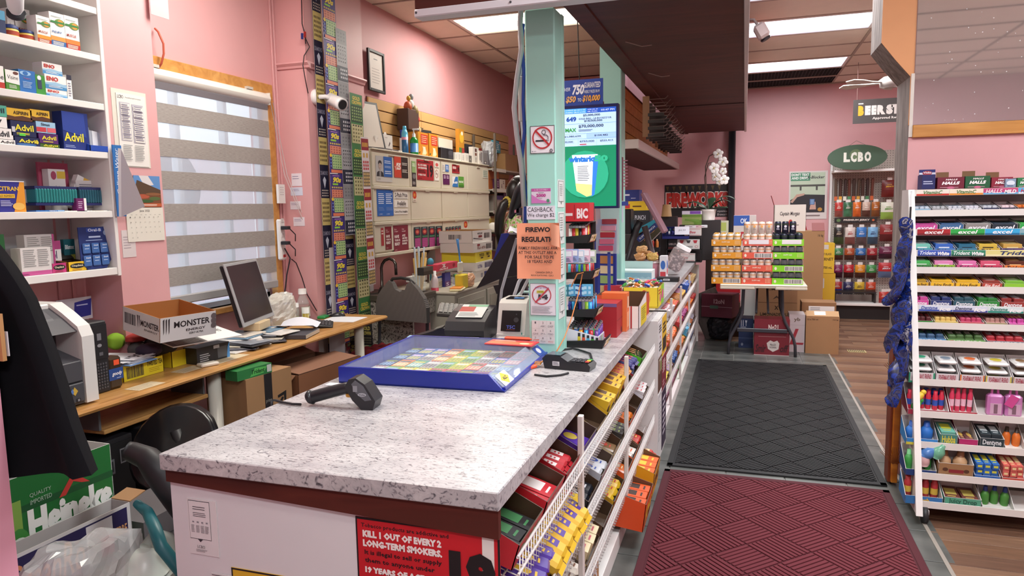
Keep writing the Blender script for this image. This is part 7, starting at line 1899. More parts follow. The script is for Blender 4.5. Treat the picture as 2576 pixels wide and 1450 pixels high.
cname={'#1f4fb4':'blue','#2fa0d8':'sky blue','#c8323a':'red','#1c1c22':'black','#5fc83a':'bright green','#8a9096':'grey','#2a2f8c':'navy','#4ab8c8':'turquoise','#9fcf3a':'lime','#3a7ad8':'cobalt','#7a2a3a':'maroon','#2a9a4a':'green','#d8902a':'amber','#6a3a8c':'purple','#e0c83a':'yellow','#e6e0da':'white'}
for k in range(4):
 z,xr=tz[k],tr_[k]
 MB().prism([(LX0,z),(xr-.015,z),(xr,z+.03),(xr,z+.04),(LX0,z+.028)],0+.012*k,.012+.012*k,BKP,'y').box(LX0,xr-.012,.012+.012*k,.22,z,z+.008,BKP).build('tray',lr)
 m=MB().prism([(xr-.022,z),(xr-.004,z+.042),(xr+.004,z+.042),(xr-.01,z)],.004+.012*k,.16,BKP,'y')
 m.build('end_lip',lr)
 fr_=FR((xr-.008,.02+.012*k,z+.004),(0,1,0),(.0135,0,.038))
 m=MB()
 m.pr(fr_,.12,.036,[('r',0,0,1,1,'#e6cfae'),('e',.7,.5,.2,.38,'#e0c06a'),('t','BIC',.62,.35,.82,.7,'#4a2018',2),('t','Flick Your',.06,.5,.45,.75,'#8a5a4a',1,1),('r',.0,.0,1,.08,'#b8402a')],.0012)
 m.build('price_label',lr)
tiers=[(0,'bottom',['#2a9a4a','#1f4fb4','#d8902a','#2fa0d8','#c8323a','#6a3a8c'],True),(1,'second',['#2a2f8c','#2fa0d8','#1c1c22','#2a2f8c','#8a9096','#9fcf3a','#2fa0d8'],False),(2,'third',['#4ab8c8','#c8323a','#7a2a3a','#3a7ad8','#5fc83a','#1f4fb4','#9fcf3a','#c8323a'],False),(3,'fourth',['#e6e0da','#c8323a','#e0c83a','#1c1c22','#c8323a'],False)]
for k,nm,cs,clear in tiers:
 xr=tr_[k]
 n=len(cs)
 for r in range(5):
  for c in range(n):
   x=LX0+.025+(xr-.03-LX0-.025)*(c+.5)/n
   y=3.14+.035+.012*k+r*.027
   zb=tz[k]+.0085+(.012 if k==0 else 0)+.004*r
   col=cs[(c+r*(2 if k==0 else 1))%n]if r%2 else cs[c]
   MB_=T(x,y,zb)
   lighter(col,MB_,cname[col]+' lighter standing in the '+nm+' tier of the black lighter rack',cname[col]+' lighters, '+nm+' tier',clear)
 if k:
  MB().box(LX0+.01,xr-.02,.03+.012*k,.2,tz[k]+.008,tz[k]+.0084,'#3a3a40').build('lighter_holder',lr)
bw2=thing('lighter_carton','white printed lighter carton on the bottom tier of the lighter rack','carton',T(0,3.14,tz[0]+.0085))
m=MB().prism([(LX0,0),(LX1-.03,0),(LX1-.03,.045),(LX0,.085)],.014,.0165,'#dfdfe8','y')
for i,c in enumerate(('#d8c83a','#e05a3a','#5ab8e0','#4ab83a','#8a4ac8')):
 x=LX0+.075+i*.021
 zt_2=.085-.04*(x-LX0)/(LX1-.03-LX0)-.008
 m.box(x,x+.014,.0135,.014,.004,zt_2*.72,c).box(x+.001,x+.013,.0135,.014,zt_2*.72,zt_2,'#2a2a30')
m.build('front_wall',bw2)
m=MB().box(LX1-.033,LX1-.03,.0165,.16,0,.045,'#dfdfe8')
for i in range(7):
 m.box(LX1-.03,LX1-.0295,.03+i*.018,.042+i*.018,.005,.04,['#d86a9c','#9fcf5a','#4a90d8','#e08a3a','#6ab8c8','#d8d060','#a85ac8'][i])
m.build('end_wall',bw2)
# red lighter case on the top
rc=carton('lighter_pack','red and white lighter pack on the very top of the lighter rack','box',T(-.735,3.22,tz[3]+.10),.13,.1,.085,'#c8262e',[('l',.05,.1,.95,.9,1,'#c8262e'),('t','BIC',.55,.15,.95,.7,'#f0dede',2),('r',.1,.3,.4,.45,'#e9d4d4'),('r',.46,.1,.48,.9,'#8c1a20')],top=[('g',.05,.1,.95,.9,6,4,'#2a2a2e',.7)])
MB().box(-.79,-.675,.05,.2,tz[3]+.092,tz[3]+.0995,BKP,.002).box(-.79,-.675,.195,.205,tz[3],tz[3]+.095,BKP).build('top_shelf',lr)
for i in range(5):
 c=['#c9a8c8','#8a9ac8','#b8c8d8','#d8b0c0','#a9b8a0'][i]
 m=MB().box(-.03,.03,-.002,.002,0,.06,c,.001)
 m.pr(front(-.03,-.0022,0),.06,.06,[('r',.1,.5,.9,.9,'#e6e2e8'),('l',.15,.1,.85,.4,3,'#6a6a8a')])
 m.build('lighter_card',label='pastel hanging lighter card under the upper tiers of the rack, '+ORD[i]+' from the post',cat='card',M=T(-.77+i*.026,3.135+.004*i,1.345+.004*(i%2),.1))
for i in range(4):
 m=MB().box(-.025,.025,-.002,.002,0,.055,['#3a7a8c','#4a9ac8','#2a4a8c','#5aa8d0'][i],.001)
 m.pr(front(-.025,-.0022,0),.05,.055,[('g',.1,.1,.9,.9,2,2,'#a9d0e6',.6)])
 m.build('lighter_card',label='blue lighter card hanging between the second and third tiers, '+ORD[i]+' from the post',cat='card',M=T(-.765+i*.03,3.135+.003*i,1.19+.003*(i%2),.1))
 # ---- cartons along the counter edge beyond the rack
def cbox(name,label,cat,x0,x1,y0,y1,h,base,fr=(),rt=(),top=(),rz=0.0):
 return carton(name,label,cat,T((x0+x1)/2,(y0+y1)/2,WT+.0008,rz),x1-x0,y1-y0,h,base,fr,top,rt)
cbox('cigar_box','tall dark red box behind the lighter rack','box',-.74,-.59,3.43,3.60,.17,'#a82028',rt=[('r',.02,.48,.98,.50,'#7c141c'),('b',.7,.05,.95,.2,'#26242a',10)],fr=[('r',.0,.9,1,1,'#7a5a8a')])
cbox('lighter_box','orange translucent box between the red and the white-yellow boxes','box',-.70,-.57,3.61,3.70,.2,'#e0703a',rt=[('r',.1,.1,.9,.5,'#f0a070'),('r',.3,.6,.7,.9,'#f0d8c0')])
tray('candy_carton','white and yellow open candy carton beyond the orange box','carton',T(-.60,3.86,WT+.0008,0),.16,.30,.16,'#e9e4e0','#5a3d2a',hf=.12,hb=.165,fr=[('r',0,0,.5,1,'#e8d02c'),('e',.1,.55,.3,.4,'#c8323a'),('r',.72,0,.77,1,'#a82a30')],rt=[('r',.25,0,1,.9,'#e6cc2a'),('l',.35,.2,.9,.8,6,'#6a7a3a',.4)])
tray('candy_carton','red-edged open brown carton behind the white and yellow one','carton',T(-.68,4.18,WT+.0008,0),.28,.22,.13,'#c84a2a','#6a4630',fr=[('g',.03,.1,.97,.9,10,2,'#e6b8a0',-.8)])
MB().box(-.12,.12,-.008,.008,0,.008,'#2a2424',.003).build('pen',label='dark pen lying on the counter behind the hot dog candy tray',cat='pen',M=T(-.56,4.34,WT+.001,.1))
hd_=tray('candy_carton','yellow gummy candy carton with smiling hot dog drawing left plain','carton',T(-.62,4.66,WT+.0008,0),.22,.34,.13,'#e6d03a','#8a6a3a',fr=[('e',.62,.48,.16,.4,'#d8924a'),('e',.60,.5,.09,.38,'#b8502a'),('l',.06,.2,.35,.8,3,'#8a5a2a',.3),('r',0,0,1,.08,'#c8b02a')],rt=[('r',.55,0,1,1,'#8ac83a'),('e',.4,.4,.12,.2,'#e06a9c'),('e',.75,.5,.14,.25,'#e0508c'),('l',.1,.6,.5,.9,2,'#b8402a')])
hd_['label']='yellow and green candy carton heaped with wrapped sweets on the counter edge'
rr=random.Random(4)
cols5=[('#e08a4a','orange'),('#4a9a4a','green'),('#3a6ad0','blue'),('#d84a6a','pink'),('#e6d9b8','cream')]
_sw={}
for i in range(60):
 c,nm=cols5[i%5]
 M=T(-.64+rr.uniform(-.11,.1),4.70+rr.uniform(-.16,.2),WT+.095+rr.uniform(0,.05),rr.uniform(0,3),rr.uniform(-.6,.6),rr.uniform(-.6,.6))
 if c not in _sw:
  m=MB().box(-.02,.02,-.01,.01,-.008,.008,mat(c,.25),.005)
  m.add([(-.02,0,0),(-.034,-.012,.004),(-.034,.012,-.004),(.02,0,0),(.034,-.012,.004),(.034,.012,-.004)],[(0,1,2),(3,4,5)],mat('#e6e2d8',.2))
  _sw[c]=m.build('wrapped_sweet',label=nm+' wrapped sweet in the heap on the yellow and green carton',cat='sweet',group=nm+' sweets heaped on the yellow carton',M=M)
 else:
  dup(_sw[c],M)
cbox('tissue_box','white and pale blue open lid box behind the sweets','box',-.92,-.68,5.55,5.76,.14,'#d3e2e2',fr=[('r',0,.6,1,.9,'#8fb8c8'),('p',[(0,.6),(.1,.68),(.2,.6),(.3,.68),(.4,.6),(.5,.68),(.6,.6),(.7,.68),(.8,.6),(.9,.68),(1,.6),(1,.4),(0,.4)],'#a9cdd8'),('r',.45,.3,.85,.55,'#e9efee'),('l',.5,.36,.8,.5,1,'#5a6a72')],rt=[('r',0,.2,1,.5,'#5a8ab8')])
MB().box(-.12,.12,-.003,.003,0,.1,'#bcd6d4').build('card_header',label='pale blue wavy card standing at the back of the white and blue box',cat='card',M=T(-.82,5.775,WT+.10,0,-.1))
bp=thing('blue_display_stand','tall dark blue display stand with cards beside the second post','display stand',T(-.99,5.12,WT+.0008))
MB().box(-.1,.07,-.05,.05,0,.52,mat('#1f2f80',.35),.004).build('body',bp)
m=MB()
for r in range(6):
 m.box(.0705,.075,-.035,.035,.05+r*.075,.11+r*.075,['#c8a05a','#6a8a5a','#b8905a','#8a6a4a','#d8b060','#a8a060'][r])
m.build('card_slots',bp)
cbox('navy_box','dark blue tilted box before the display stand','box',-.90,-.80,4.98,5.1,.12,'#1f2a70',top=[('r',0,0,1,1,'#d9d6d4')],rz=.15)
pd=thing('candy_poster_stand','blue framed board of pictures standing behind the lighter rack','display board',T(-.97,4.9,WT+.0008,-.25))
MB().box(-.01,.13,0,.02,0,.56,mat('#22348c',.4),.003).build('board',pd)
m=MB()
for r in range(7):
 m.box(.012,.11,-.003,0,.04+r*.07,.095+r*.07,['#c8b07a','#8fae6a','#d8c8a0','#b8804a','#e0d0a8','#8a9ab0','#c89a6a'][r])
m.build('picture_row',pd)
cg=thing('hanging_card_holder','clear card holder of pink and red packs hung behind the blue pole','card holder',T(-.86,4.75,0))
MB().box(-.1,.06,0,.006,1.28,1.62,film('#dfe6ea',.35,.1)).build('sleeve',cg)
for i in range(5):
 MB().box(-.08+.006*i,.02+.006*i,-.012,-.002,1.30+i*.045,1.335+i*.045,['#c84a6a','#d8708a','#b8303c','#e0a0b0','#a8404a'][i],.003).build('pack',cg)
MB().box(-.02,.0,.0,.01,WT,1.29,'#3a4a9c').build('stem',cg)
cbox('red_pack','red and white pack on the counter behind the blue pole','box',-.92,-.8,4.83,4.9,.1,'#b8303c',fr=[('r',.1,.3,.9,.6,'#e6d0d0')])
tb=thing('gum_tub','clear pink tub with wrapped snacks on its lid near the far counter end','tub',T(-.83,6.45,WT+.0008))
MB().lathe([(.1,0),(.115,.02),(.12,.12),(.11,.135)],film('#d89aa8',.6,.1),20).build('tub_wall',tb)
MB().lathe([(.095,.005),(.1,.1)],mat('#b85a6e',.5),18).build('contents',tb)
MB().lathe([(.122,.135),(.122,.15)],film('#e6dcdc',.5,.08),20).build('lid',tb)
for i,(x,y,z)in enumerate(((-.06,-.03,.19),(.05,-.02,.19),(0,.05,.2),(-.05,.02,.25))):
 bag('snack_packet','clear snack packet on the pink tub lid, '+['near the post side','near the aisle side','at the back','topmost'][i],T(-.83+x,6.45+y,WT+z-.038),.05,.04,.075,mat(['#b88a5a','#c8a860','#a87a4a','#c09a6a'][i],.2),50+i)
cbox('cereal_box','blue and white tall box beside the pink tub','box',-.71,-.65,6.36,6.5,.2,'#dfdfe4',fr=[('e',.5,.6,.35,.2,'#3a6ab8'),('r',.1,.1,.9,.3,'#c8404a')],rt=[('e',.5,.6,.3,.2,'#3a6ab8'),('e',.5,.3,.3,.15,'#c8404a')])
jr=thing('candy_jar','square tilted jar of dark wrapped candy with white lid at the far counter end','jar',T(-.64,6.72,WT+.05,0,0,.5))
MB().box(-.08,.08,-.08,.08,0,.22,film('#e6dcdc',.3,.05),.02).build('jar_wall',jr)
MB().box(-.07,.07,-.07,.07,.005,.15,ramp_mat('dark_candy',[(.3,'#1d1a20'),(.5,'#5a4a50'),(.62,'#d9c9c8'),(.7,'#2a2228')],nscale=30,rough=.3),.02).build('candy',jr)
MB().lathe([(.07,.22),(.07,.25)],'#dcd8d8',18).build('lid',jr)
cbox('black_reader','flat black reader lying near the edge of the far counter','device',-.70,-.52,6.08,6.2,.035,'#1b1b1f',fr=[('r',.3,.3,.6,.75,'#d9d9de'),('l',.33,.4,.57,.65,1,'#33333a')])
# second till, its arm and screens
t2=thing('second_till','second black till with tilted monitor arm behind the second post','till',T(-1.03,7.0,WT+.0008))
MB().box(-.12,.22,-.12,.15,0,.12,mat('#1c1c20',.4),.02).build('base',t2)
MB().tube([(-.08,0,.1),(.02,0,.42),(.06,0,.5)],.035,mat('#26262a',.4),8).build('arm',t2)
MB().tube([(.2,0,.1),(.1,0,.45)],.03,mat('#55484a',.4),8).build('strut',t2)
MB().box(-.02,.02,-.14,.14,-.22,.22,mat('#8a6470',.3),.01).build('screen',t2,M=T(.2,-.02,.58,0,0,-.5))
MB().box(-.22,-.02,-.1,.1,.38,.62,mat('#18181c',.3),.008).build('dark_screen',t2)
for i,(px,py,w,h,c,lb,it)in enumerate(((1557,512,.3,.10,'#e0c02a','yellow carton on the stack behind the second post',[('r',.1,.25,.4,.7,'#c8323a'),('l',.5,.3,.9,.6,1,'#5a3a1a')]),(1557,487,.22,.12,'#24357e','small navy box topping the stack behind the second post',[('l',.1,.4,.6,.7,1,'#d9dcea'),('l',.6,.2,.9,.3,1,'#d9dcea')]),(1557,575,.34,.2,'#22242c','large dark carton under the yellow one behind the second post',[('t','SUPER PUNCH',.2,.6,.85,.8,'#b9bcc8',1),('r',.1,.2,.5,.3,'#5a5a66')]))):
 p=at(px,py,y=7.7)
 carton('stock_carton',lb,'carton',T(p.x+w/2,7.7+.1,{0:0,1:0,2:0}[i]+(1.55 if i==0 else 1.653 if i==1 else 1.30)),w,.22,(.10 if i==0 else.12 if i==1 else.249),c,it)
st=thing('stock_stand','dark stand holding the cartons behind the second post','stand',T(-1.25,7.8,WT+.0008))
MB().box(-.16,.2,-.12,.12,0,.345,'#2a2426',.004).build('body',st)
for i,(x,y,z,ry,c,lb)in enumerate(((-.97,7.62,1.36,.5,'#2a8aa0','teal open carton sliding off the stack behind the second till'),(-.95,7.55,1.30,.7,'#22306c','navy open carton with white lettering sliding off the stack'),(-.9,7.5,1.25,.8,'#3a3420','dark yellow printed carton lowest of the sliding ones'))):
 tray('open_carton',lb,'carton',T(x,y,z,0,0,-ry),.26,.16,.05,c,'#b9b4b0',fr=[('t','SUPER PUNCH',.1,.3,.9,.7,'#d9dcea',1)]if i==1 else[])
 # bottle rack and card-game stand at the far counter end
rk2=thing('drink_shot_rack','small black tiered rack of little bottles beyond the second till','rack',T(-.98,7.9,WT+.0008))
for k in range(3):
 MB().box(-.1,.1,-.06+.02*k,.08,k*.14,k*.14+.05,mat('#1b1b1e',.4),.003).build('tray',rk2)
MB().box(-.1,.1,.07,.08,0,.42,mat('#1b1b1e',.4)).build('back',rk2)
cc=['#b8402a','#c85a2a','#4a9ac0','#a83428','#c87a3a']
for k in range(3):
 for q in range(4):
  t=bottle('drink_shot','small red and orange bottle in the '+['lowest','middle','top'][k]+' row of the black tiered rack',T(-.98-.07+q*.047,7.9-.035+.02*k,WT+.0008+k*.14+.0505),[(.016,0),(.018,.005),(.018,.06),(.009,.075)],mat(cc[(k+q)%5],.3),[(.01,.075),(.01,.09)],'#d9b08a',group='little bottles, '+['lowest','middle','top'][k]+' row of the tiered rack')
cg2=thing('playing_card_stand','black stand with boxes of playing cards at the far counter end','stand',T(-.62,8.3,WT+.0008))
for z in(0,.14,.29):
 MB().box(-.22,.17,-.1,.1,z,z+.012,mat('#17171a',.4)).build('shelf',cg2)
for x in(-.22,.16):
 MB().box(x,x+.012,-.1,.1,.012,.29,mat('#17171a',.4)).build('side',cg2)
def gbox(nm,lb,x0,x1,z,h,c,it):
 carton(nm,lb,'box',T(-.62+(x0+x1)/2,8.29,WT+.0008+z),x1-x0,.16,h,c,it)
gbox('card_box','white playing card box with red script on the lowest shelf of the card stand',-.06,.1,.0125,.09,'#dcd6d2',[('t','Bee',.1,.3,.5,.65,'#b8404a',1,1),('r',.04,.06,.96,.1,'#b8404a'),('r',.04,.88,.96,.92,'#b8404a')])
gbox('card_box','white playing card carton with red card backs on the middle shelf',-.1,.15,.1525,.11,'#dedad6',[('t','BICYCLE',.35,.15,.68,.32,'#33333a',1),('p',[(.1,.9),(.3,.9),(.25,.6),(.15,.6)],'#b8303c'),('p',[(.4,.9),(.6,.9),(.55,.6),(.45,.6)],'#3a3438'),('p',[(.7,.9),(.9,.9),(.85,.6),(.75,.6)],'#b8303c'),('o',.18,.25,.07,.12,.2,'#b8404a'),('o',.85,.25,.07,.12,.2,'#b8404a')])
gbox('card_box','white playing card box with red script on top of the card stand',-.02,.16,.3025,.085,'#dcd6d2',[('t','Bee',.3,.3,.68,.65,'#b8404a',1,1),('r',.04,.06,.96,.1,'#b8404a'),('r',.04,.88,.96,.92,'#b8404a')])
gbox('torch_box','black box lettered super lite on the middle shelf of the card stand',-.2,-.105,.1525,.11,'#1f1c1e',[('t','SUPER LITE',.05,.4,.95,.6,'#c9c0c0',1),('r',0,0,1,.2,'#6a2a2a')])
gbox('torch_box','dark red and black box on the lowest shelf of the card stand',-.2,-.07,.0125,.1,'#3a1f20',[('r',.1,.3,.9,.6,'#7a2c2a')])
pn=tray('lighter_tray','navy tray of torch lighters with a handwritten price card on top of the card stand','tray',T(-.74,8.23,WT+.31,.1,.35),.3,.22,.06,'#2a2f84','#1d2260',hf=.03)
for i in range(12):
 MB().box(-.01,.01,-.03,.03,0,.02,['#22222a','#c9c9d0','#3a3a8c','#1f4a4a'][i%4],.004).build('torch_lighter',label='small torch lighter lying in the navy tray on the card stand',cat='lighter',group='torch lighters in the navy tray',M=T(-.74-.11+(i%6)*.042,8.19+(i//6)*.085,WT+.33+(i//6)*.03,.1,.35))
m=MB().box(-.08,.08,-.001,.001,0,.1,'#e0e0ea')
m.pr(front(-.08,-.0012,0),.16,.1,[('t','$4.99',.25,.4,.75,.65,'#6a6a78',0,1)])
m.build('price_card',label='handwritten white price card leaning on the navy tray',cat='card',M=T(-.66,8.12,WT+.32,.1,-.5))
cu3=thing('paper_cup','brown paper cup turned upside down on a stack behind the navy tray','cup',T(-.86,8.4,WT+.52))
MB().lathe([(.06,0),(.045,.14)],'#a8845a',16).build('cup_wall',cu3)
MB().box(-.12,.12,-.03,.1,0,.519,'#2c2426',.004).build('tobacco_stand',label='dark stand under the upside-down paper cup',cat='stand',M=T(-.86,8.42,WT+.0005))
gw=thing('flower_card_box','clear and green box with purple header at the far counter end','box',T(-.58,8.52,WT+.42))
MB().box(-.11,.11,-.05,.05,0,.12,film('#9ac85a',.5,.1)).build('sleeve',gw)
MB().box(-.11,.11,-.052,.052,.12,.16,'#d9d4e0').box(-.02,.1,-.053,-.052,.125,.158,'#7a4aa8').build('header',gw)
MB().tube([(-.08,0,.06),(.0,0,.05),(.08,0,.03)],[.012,.016,.03],'#4a6a2a',8).build('contents',gw)
MB().box(-.14,.11,-.05,.05,0,.419,'#3a3234',.004).build('gift_stand',label='dark block stand under the clear green box',cat='stand',M=T(-.58,8.52,WT+.0005))
for i in range(3):
 m=MB().box(-.06,.06,-.04,.04,0,.03,['#d8d4d6','#c8a8a8','#d9dcdf'][i],.003)
 m.pr(front(-.06,-.0402,0),.12,.03,[('l',.1,.3,.8,.7,1,'#7a4a6a')])
 m.build('gum_pack',label='small pale pack on top of the playing cards, '+ORD[i]+' from the navy tray',cat='packet',M=T(-.58+i*.06,8.27+.03*i,WT+.389,.1*i))
 # ================================================================ CANDY RACK ON THE AISLE SIDE
cr_=ct
CO_=T(.5,-1.46,0)
WIRE=mat('#e6e3e0',.4)
FT=[.668,.448,.228]
TILT=.30
for s0,s1 in((1.52,4.24),(4.80,8.36)):
 for f in FT:
  m=MB(CO_)
  for dx,dz in((0,.10),(0,.055),(-.05,.03),(-.12,.052),(-.19,.073)):
   m.tube([(dx,s0,f+dz),(dx,s1,f+dz)],.004 if dx==0 else.0028,WIRE,6)
  n=int((s1-s0)/(.024 if s0<3 else.045))
  for i in range(n):
   y=s0+(s1-s0)*(i+.5)/n
   m.tube([(-.19,y,f+.073),(0,y,f+.012),(.002,y,f+.10)],.0022,WIRE,3)
  m.build('wire_shelf',cr_)
for y in(2.25,3.22,5.35,6.2,7.2,8.33):
 MB(CO_).box(-.018,.0,y-.013,y+.013,.085,.905,mat('#dcd6d0',.5),.002).build('upright',cr_)
for s0,s1 in((1.56,4.24),(4.80,8.36)):
 MB(CO_).box(-.216,-.21,s0,s1,.085,.9,mat('#bdb6b2',.6)).build('back_board',cr_)
_B={}
def bars(n,w,d,h,col,band,M,label,group,kind,rows=1,z0=.004):
 """n packs side by side inside a carton (local frame of the carton), rows layers high"""
 for r in range(rows):
  for i in range(n):
   k=(kind,round(w/n,3),round(d,2),round(h/rows,3),col,band)
   x=-w/2+w*(i+.5)/n
   Mx=M@T(x,random.uniform(-.006,.006),z0+r*h/rows,random.uniform(-.05,.05))
   if k in _B:
    dup(_B[k],Mx,label,group)
    continue
   a,b_,hh=w/n*.46,d*.46,h/rows*.95
   m=MB()
   if kind=='bar':
    m.box(-a,a,-b_*.8,b_*.8,0,hh,col,min(a,hh)*.35)
    m.quad((-a,-b_,hh*.5),(a,-b_,hh*.5),(a,-b_*.8,hh*.6),(-a,-b_*.8,hh*.6),mat(col,.3))
    m.quad((-a,b_*.8,hh*.6),(a,b_*.8,hh*.6),(a,b_,hh*.5),(-a,b_,hh*.5),mat(col,.3))
    m.pr(topf(-a*.6,-b_*.7,hh),a*1.2,b_*1.4,[('r',0,.25,1,.75,band),('l',.2,.35,.8,.65,2,col)],.0004)
   elif kind=='box':
    m.box(-a,a,-b_,b_,0,hh,col,.001)
    m.pr(topf(-a,-b_,hh),2*a,2*b_,[('r',.15,.3,.85,.8,band),('l',.2,.1,.8,.22,1,band)],.0003)
    m.pr(front(-a,-b_,0),2*a,hh,[('r',.2,.3,.8,.7,band)],.0003)
   elif kind=='can':
    m.lathe([(a*.8,0),(a*.95,.004),(a*.95,hh*.75),(a*.7,hh*.8),(a*.7,hh)],col,10).lathe([(a*.97,hh*.25),(a*.97,hh*.55)],band,10,cap=False)
   elif kind=='ball':
    m.lathe([(a*.7,0),(a,hh*.15),(a,hh*.55),(a*.5,hh*.75)],col,10).lathe([(a*.55,hh*.75),(a*.45,hh)],band,10)
   else:
    m.box(-a,a,-b_,b_,hh*.25,hh*.7,mat(col,.25),hh*.2)
    m.pr(topf(-a*.7,-b_*.7,hh*.7),a*1.4,b_*1.4,[('e',.5,.55,.4,.3,band),('l',.2,.05,.8,.2,1,band)],.0004)
   o=m.build({'bar':'candy_bar','box':'candy_pack','bag':'candy_bag','can':'candy_tube','ball':'toy_candy'}[kind],None,label,{'bar':'candy bar','box':'pack','bag':'bag','can':'tube','ball':'toy'}[kind],group,None,Mx)
   _B[k]=o
def display(nm,where,y,w,f,outer,txt,tc,n,col,band,kind='bar',h=.095,fill=.5,inner='#4a3524',d=.15,hf=.6,rows=1,tilt=TILT,x=-.588,extra=(),bold=1,lab=None):
 M=T(x,y,f,PI/2)
 if tilt:
  M=T(x-.012,y,f+.064,PI/2,tilt)
 fr=list(extra)+([('t',txt,.12,.3,.88,.75,tc,bold)]if txt else[])
 tray('candy_carton',(lab or(nm+' open candy carton'))+' '+where,'carton',M,w,d,h,outer,inner,hf=h*hf,fr=fr,rt=[('l',.15,.3,.85,.7,1,tc)]if txt else())
 if n:
  bars(n,w-.012,d-.012,h*fill,col,band,M,{'bar':'wrapped bar','box':'small pack','bag':'small bag','can':'small tube','ball':'toy candy'}[kind]+' in the '+nm+' candy carton '+where,'packs in the '+nm+' carton '+where,kind,rows)
tA=[
(.22,'#b8222c','red and black','DUOS','#6fc08a',3,'#1d1b1c','#3f7a4a','box',.35,.75),(.20,'#c42832','torn red','KitKat','#efe4e0',2,'#c42832','#efe4e0','box',.4,.8),(.20,'#b82430','glossy red','KitKat','#efe4e0',4,'#c02a34','#efe4e0','bar',.5,.7),
(.24,'#4a2a8c','royal purple','DAIRY MILK','#d9cfe6',2,'#53309c','#c9b04a','bag',.35,.7),(.20,'#c9a43a','grey-lined ochre','','',0,'','','bar',.4,.5),(.15,'#d8b02a','small yellow','','',2,'#e0b82c','#5a3a1a','box',.95,.5),
(.24,'#d0a424','golden yellow','','',3,'#dfb22c','#6a3a1a','box',1.1,.4),(.22,'#a82a2c','red and yellow striped','','',4,'#c8862c','#b02430','bar',.9,.4),(.2,'#8c2430','dark red and blue','','',4,'#3a3a7a','#c84a4a','bar',.85,.4),(.2,'#58b82c','lime green','Sour Apple','#3a2a5a',5,'#3a4a2a','#e0a86a','bag',1.0,.8)]
tB=[(.24,'#3c2578','deep purple','','',3,'#4a2c90','#d8b02c','bag',.8,.35),(.24,'#d0a82c','gold and purple','','',4,'#d9b02c','#4a2a8c','bar',.95,.35),(.22,'#c8a02a','bright yellow','','',3,'#e6c22c','#b83a2c','bar',1.0,.35),(.20,'#22242c','black and white','','',2,'#1c1e26','#d9d9de','bag',.6,.6),
(.24,'#b9bcc4','silver share-size','SHARE','#c8323a',3,'#dcdce2','#3a56a8','bag',.5,.7),(.2,'#d9c89a','cream-flapped','','',2,'#8a6a4a','#c84a3a','bag',.4,.6),(.16,'#2c3230','dark grey','','',3,'#34302e','#8a9a5a','box',.7,.4),(.24,'#d8622a','orange','','',3,'#e0742c','#3a2a1a','bag',.7,.7),(.22,'#2a3c9c','royal blue','Caramilk','#d9dcee',0,'','','bar',.4,.5),(.22,'#e2dedc','white and red','Originals','#b8303a',3,'#d8d0d0','#b8303a','box',.8,.6)]
tC=[(.24,'#2a2628','black','','',3,'#221e20','#a8342c','bar',.7,.4),(.22,'#a8824a','tan','','',3,'#b8905a','#6a2a22','bar',.6,.4),(.22,'#d9d2c6','white-lined brown','','',3,'#e6ddd0','#7a4a2a','bag',.9,.5),(.24,'#c9b488','cream','','',3,'#dccba2','#b84a5a','box',.8,.35),
(.22,'#5a4230','empty brown','','',0,'','','bar',.3,.6),(.26,'#c89a24','yellow and red','KING','#b8302c',3,'#d8b02a','#b8302c','bag',.8,.6),(.22,'#e0602a','deep orange','','',2,'#e6702e','#f0d8b0','bag',.4,.7),(.2,'#e0682e','orange and white','','',2,'#e8e0d8','#e0602a','box',.4,.6),(.2,'#7a5a3a','plain brown','','',2,'#c83a30','#f0d060','bag',.5,.5)]
for f,tier,row,y0 in((FT[0],'on the top tier',tA,1.56),(FT[1],'on the second tier',tB,1.58),(FT[2],'on the third tier',tC,1.6)):
 y=y0
 for(w,o,nm,tx,tcol,n,c,b_,k,fl_,hf)in row:
  display(nm,tier,y+w/2,w,f,o,tx,tcol,n,c,b_,k,fill=fl_,hf=hf,rows=2 if fl_>.8 and k=='bar' else 1)
  y+=w+.035
  # bottom shelf
display('navy egg','on the base shelf',2.5,.30,.0855,'#22356e','EGGS','#e6e6ee',0,'','',h=.17,tilt=0,x=-.63,d=.2,hf=.85,inner='#a8a8ae',extra=[('r',.62,0,1,1,'#b98a5a'),('e',.3,.3,.2,.18,'#4a9ac8'),('r',0,0,1,.12,'#3f8fd0')])
display('dark chocolate','on the base shelf',2.0,.32,.0855,'#2e211c','','',4,'#3a2420','#b04a2c','bar',h=.12,tilt=0,x=-.63,d=.2,hf=.5)
display('reddish orange king-size','hanging over the base shelf',3.25,.26,.05,'#e0501e','KING','#f0d03a',3,'#e05a20','#3a2218','box',h=.17,fill=.75,x=-.50,d=.19,hf=.8,inner='#6a4630',tilt=.12,extra=[('e',.3,.3,.25,.2,'#a86a2c'),('r',.6,.1,.9,.3,'#4a2a1a')])
display('orange and yellow king-size','hanging over the base shelf',3.62,.26,.06,'#e0a01e','KING','#5a2a1a',3,'#e0641e','#e6c83a','box',h=.19,fill=.7,x=-.51,d=.2,hf=.7,inner='#6a4a34',tilt=.12)
bars(3,.3,.14,.05,'#c8342c','#f0d8a0',T(-.54,4.0,.10,PI/2,.2),'red wrapped bar lying loose on the base shelf','loose red bars on the base shelf','bar')
for i in range(2):
 bars(4,.3,.16,.04,'#4a2c90','#d8b02c',T(-.57,1.72+.05*i,.55+.04*i,PI/2+.2,.35),'purple and gold bar spilling over the near end of the second tier','purple bars spilling over the second tier','bag')
bars(6,.42,.16,.045,'#d9b02c','#4a2a8c',T(-.555,2.06,.56,PI/2,.5),'gold wrapped bar heaped over the second tier rail','gold bars heaped over the second tier','bar')
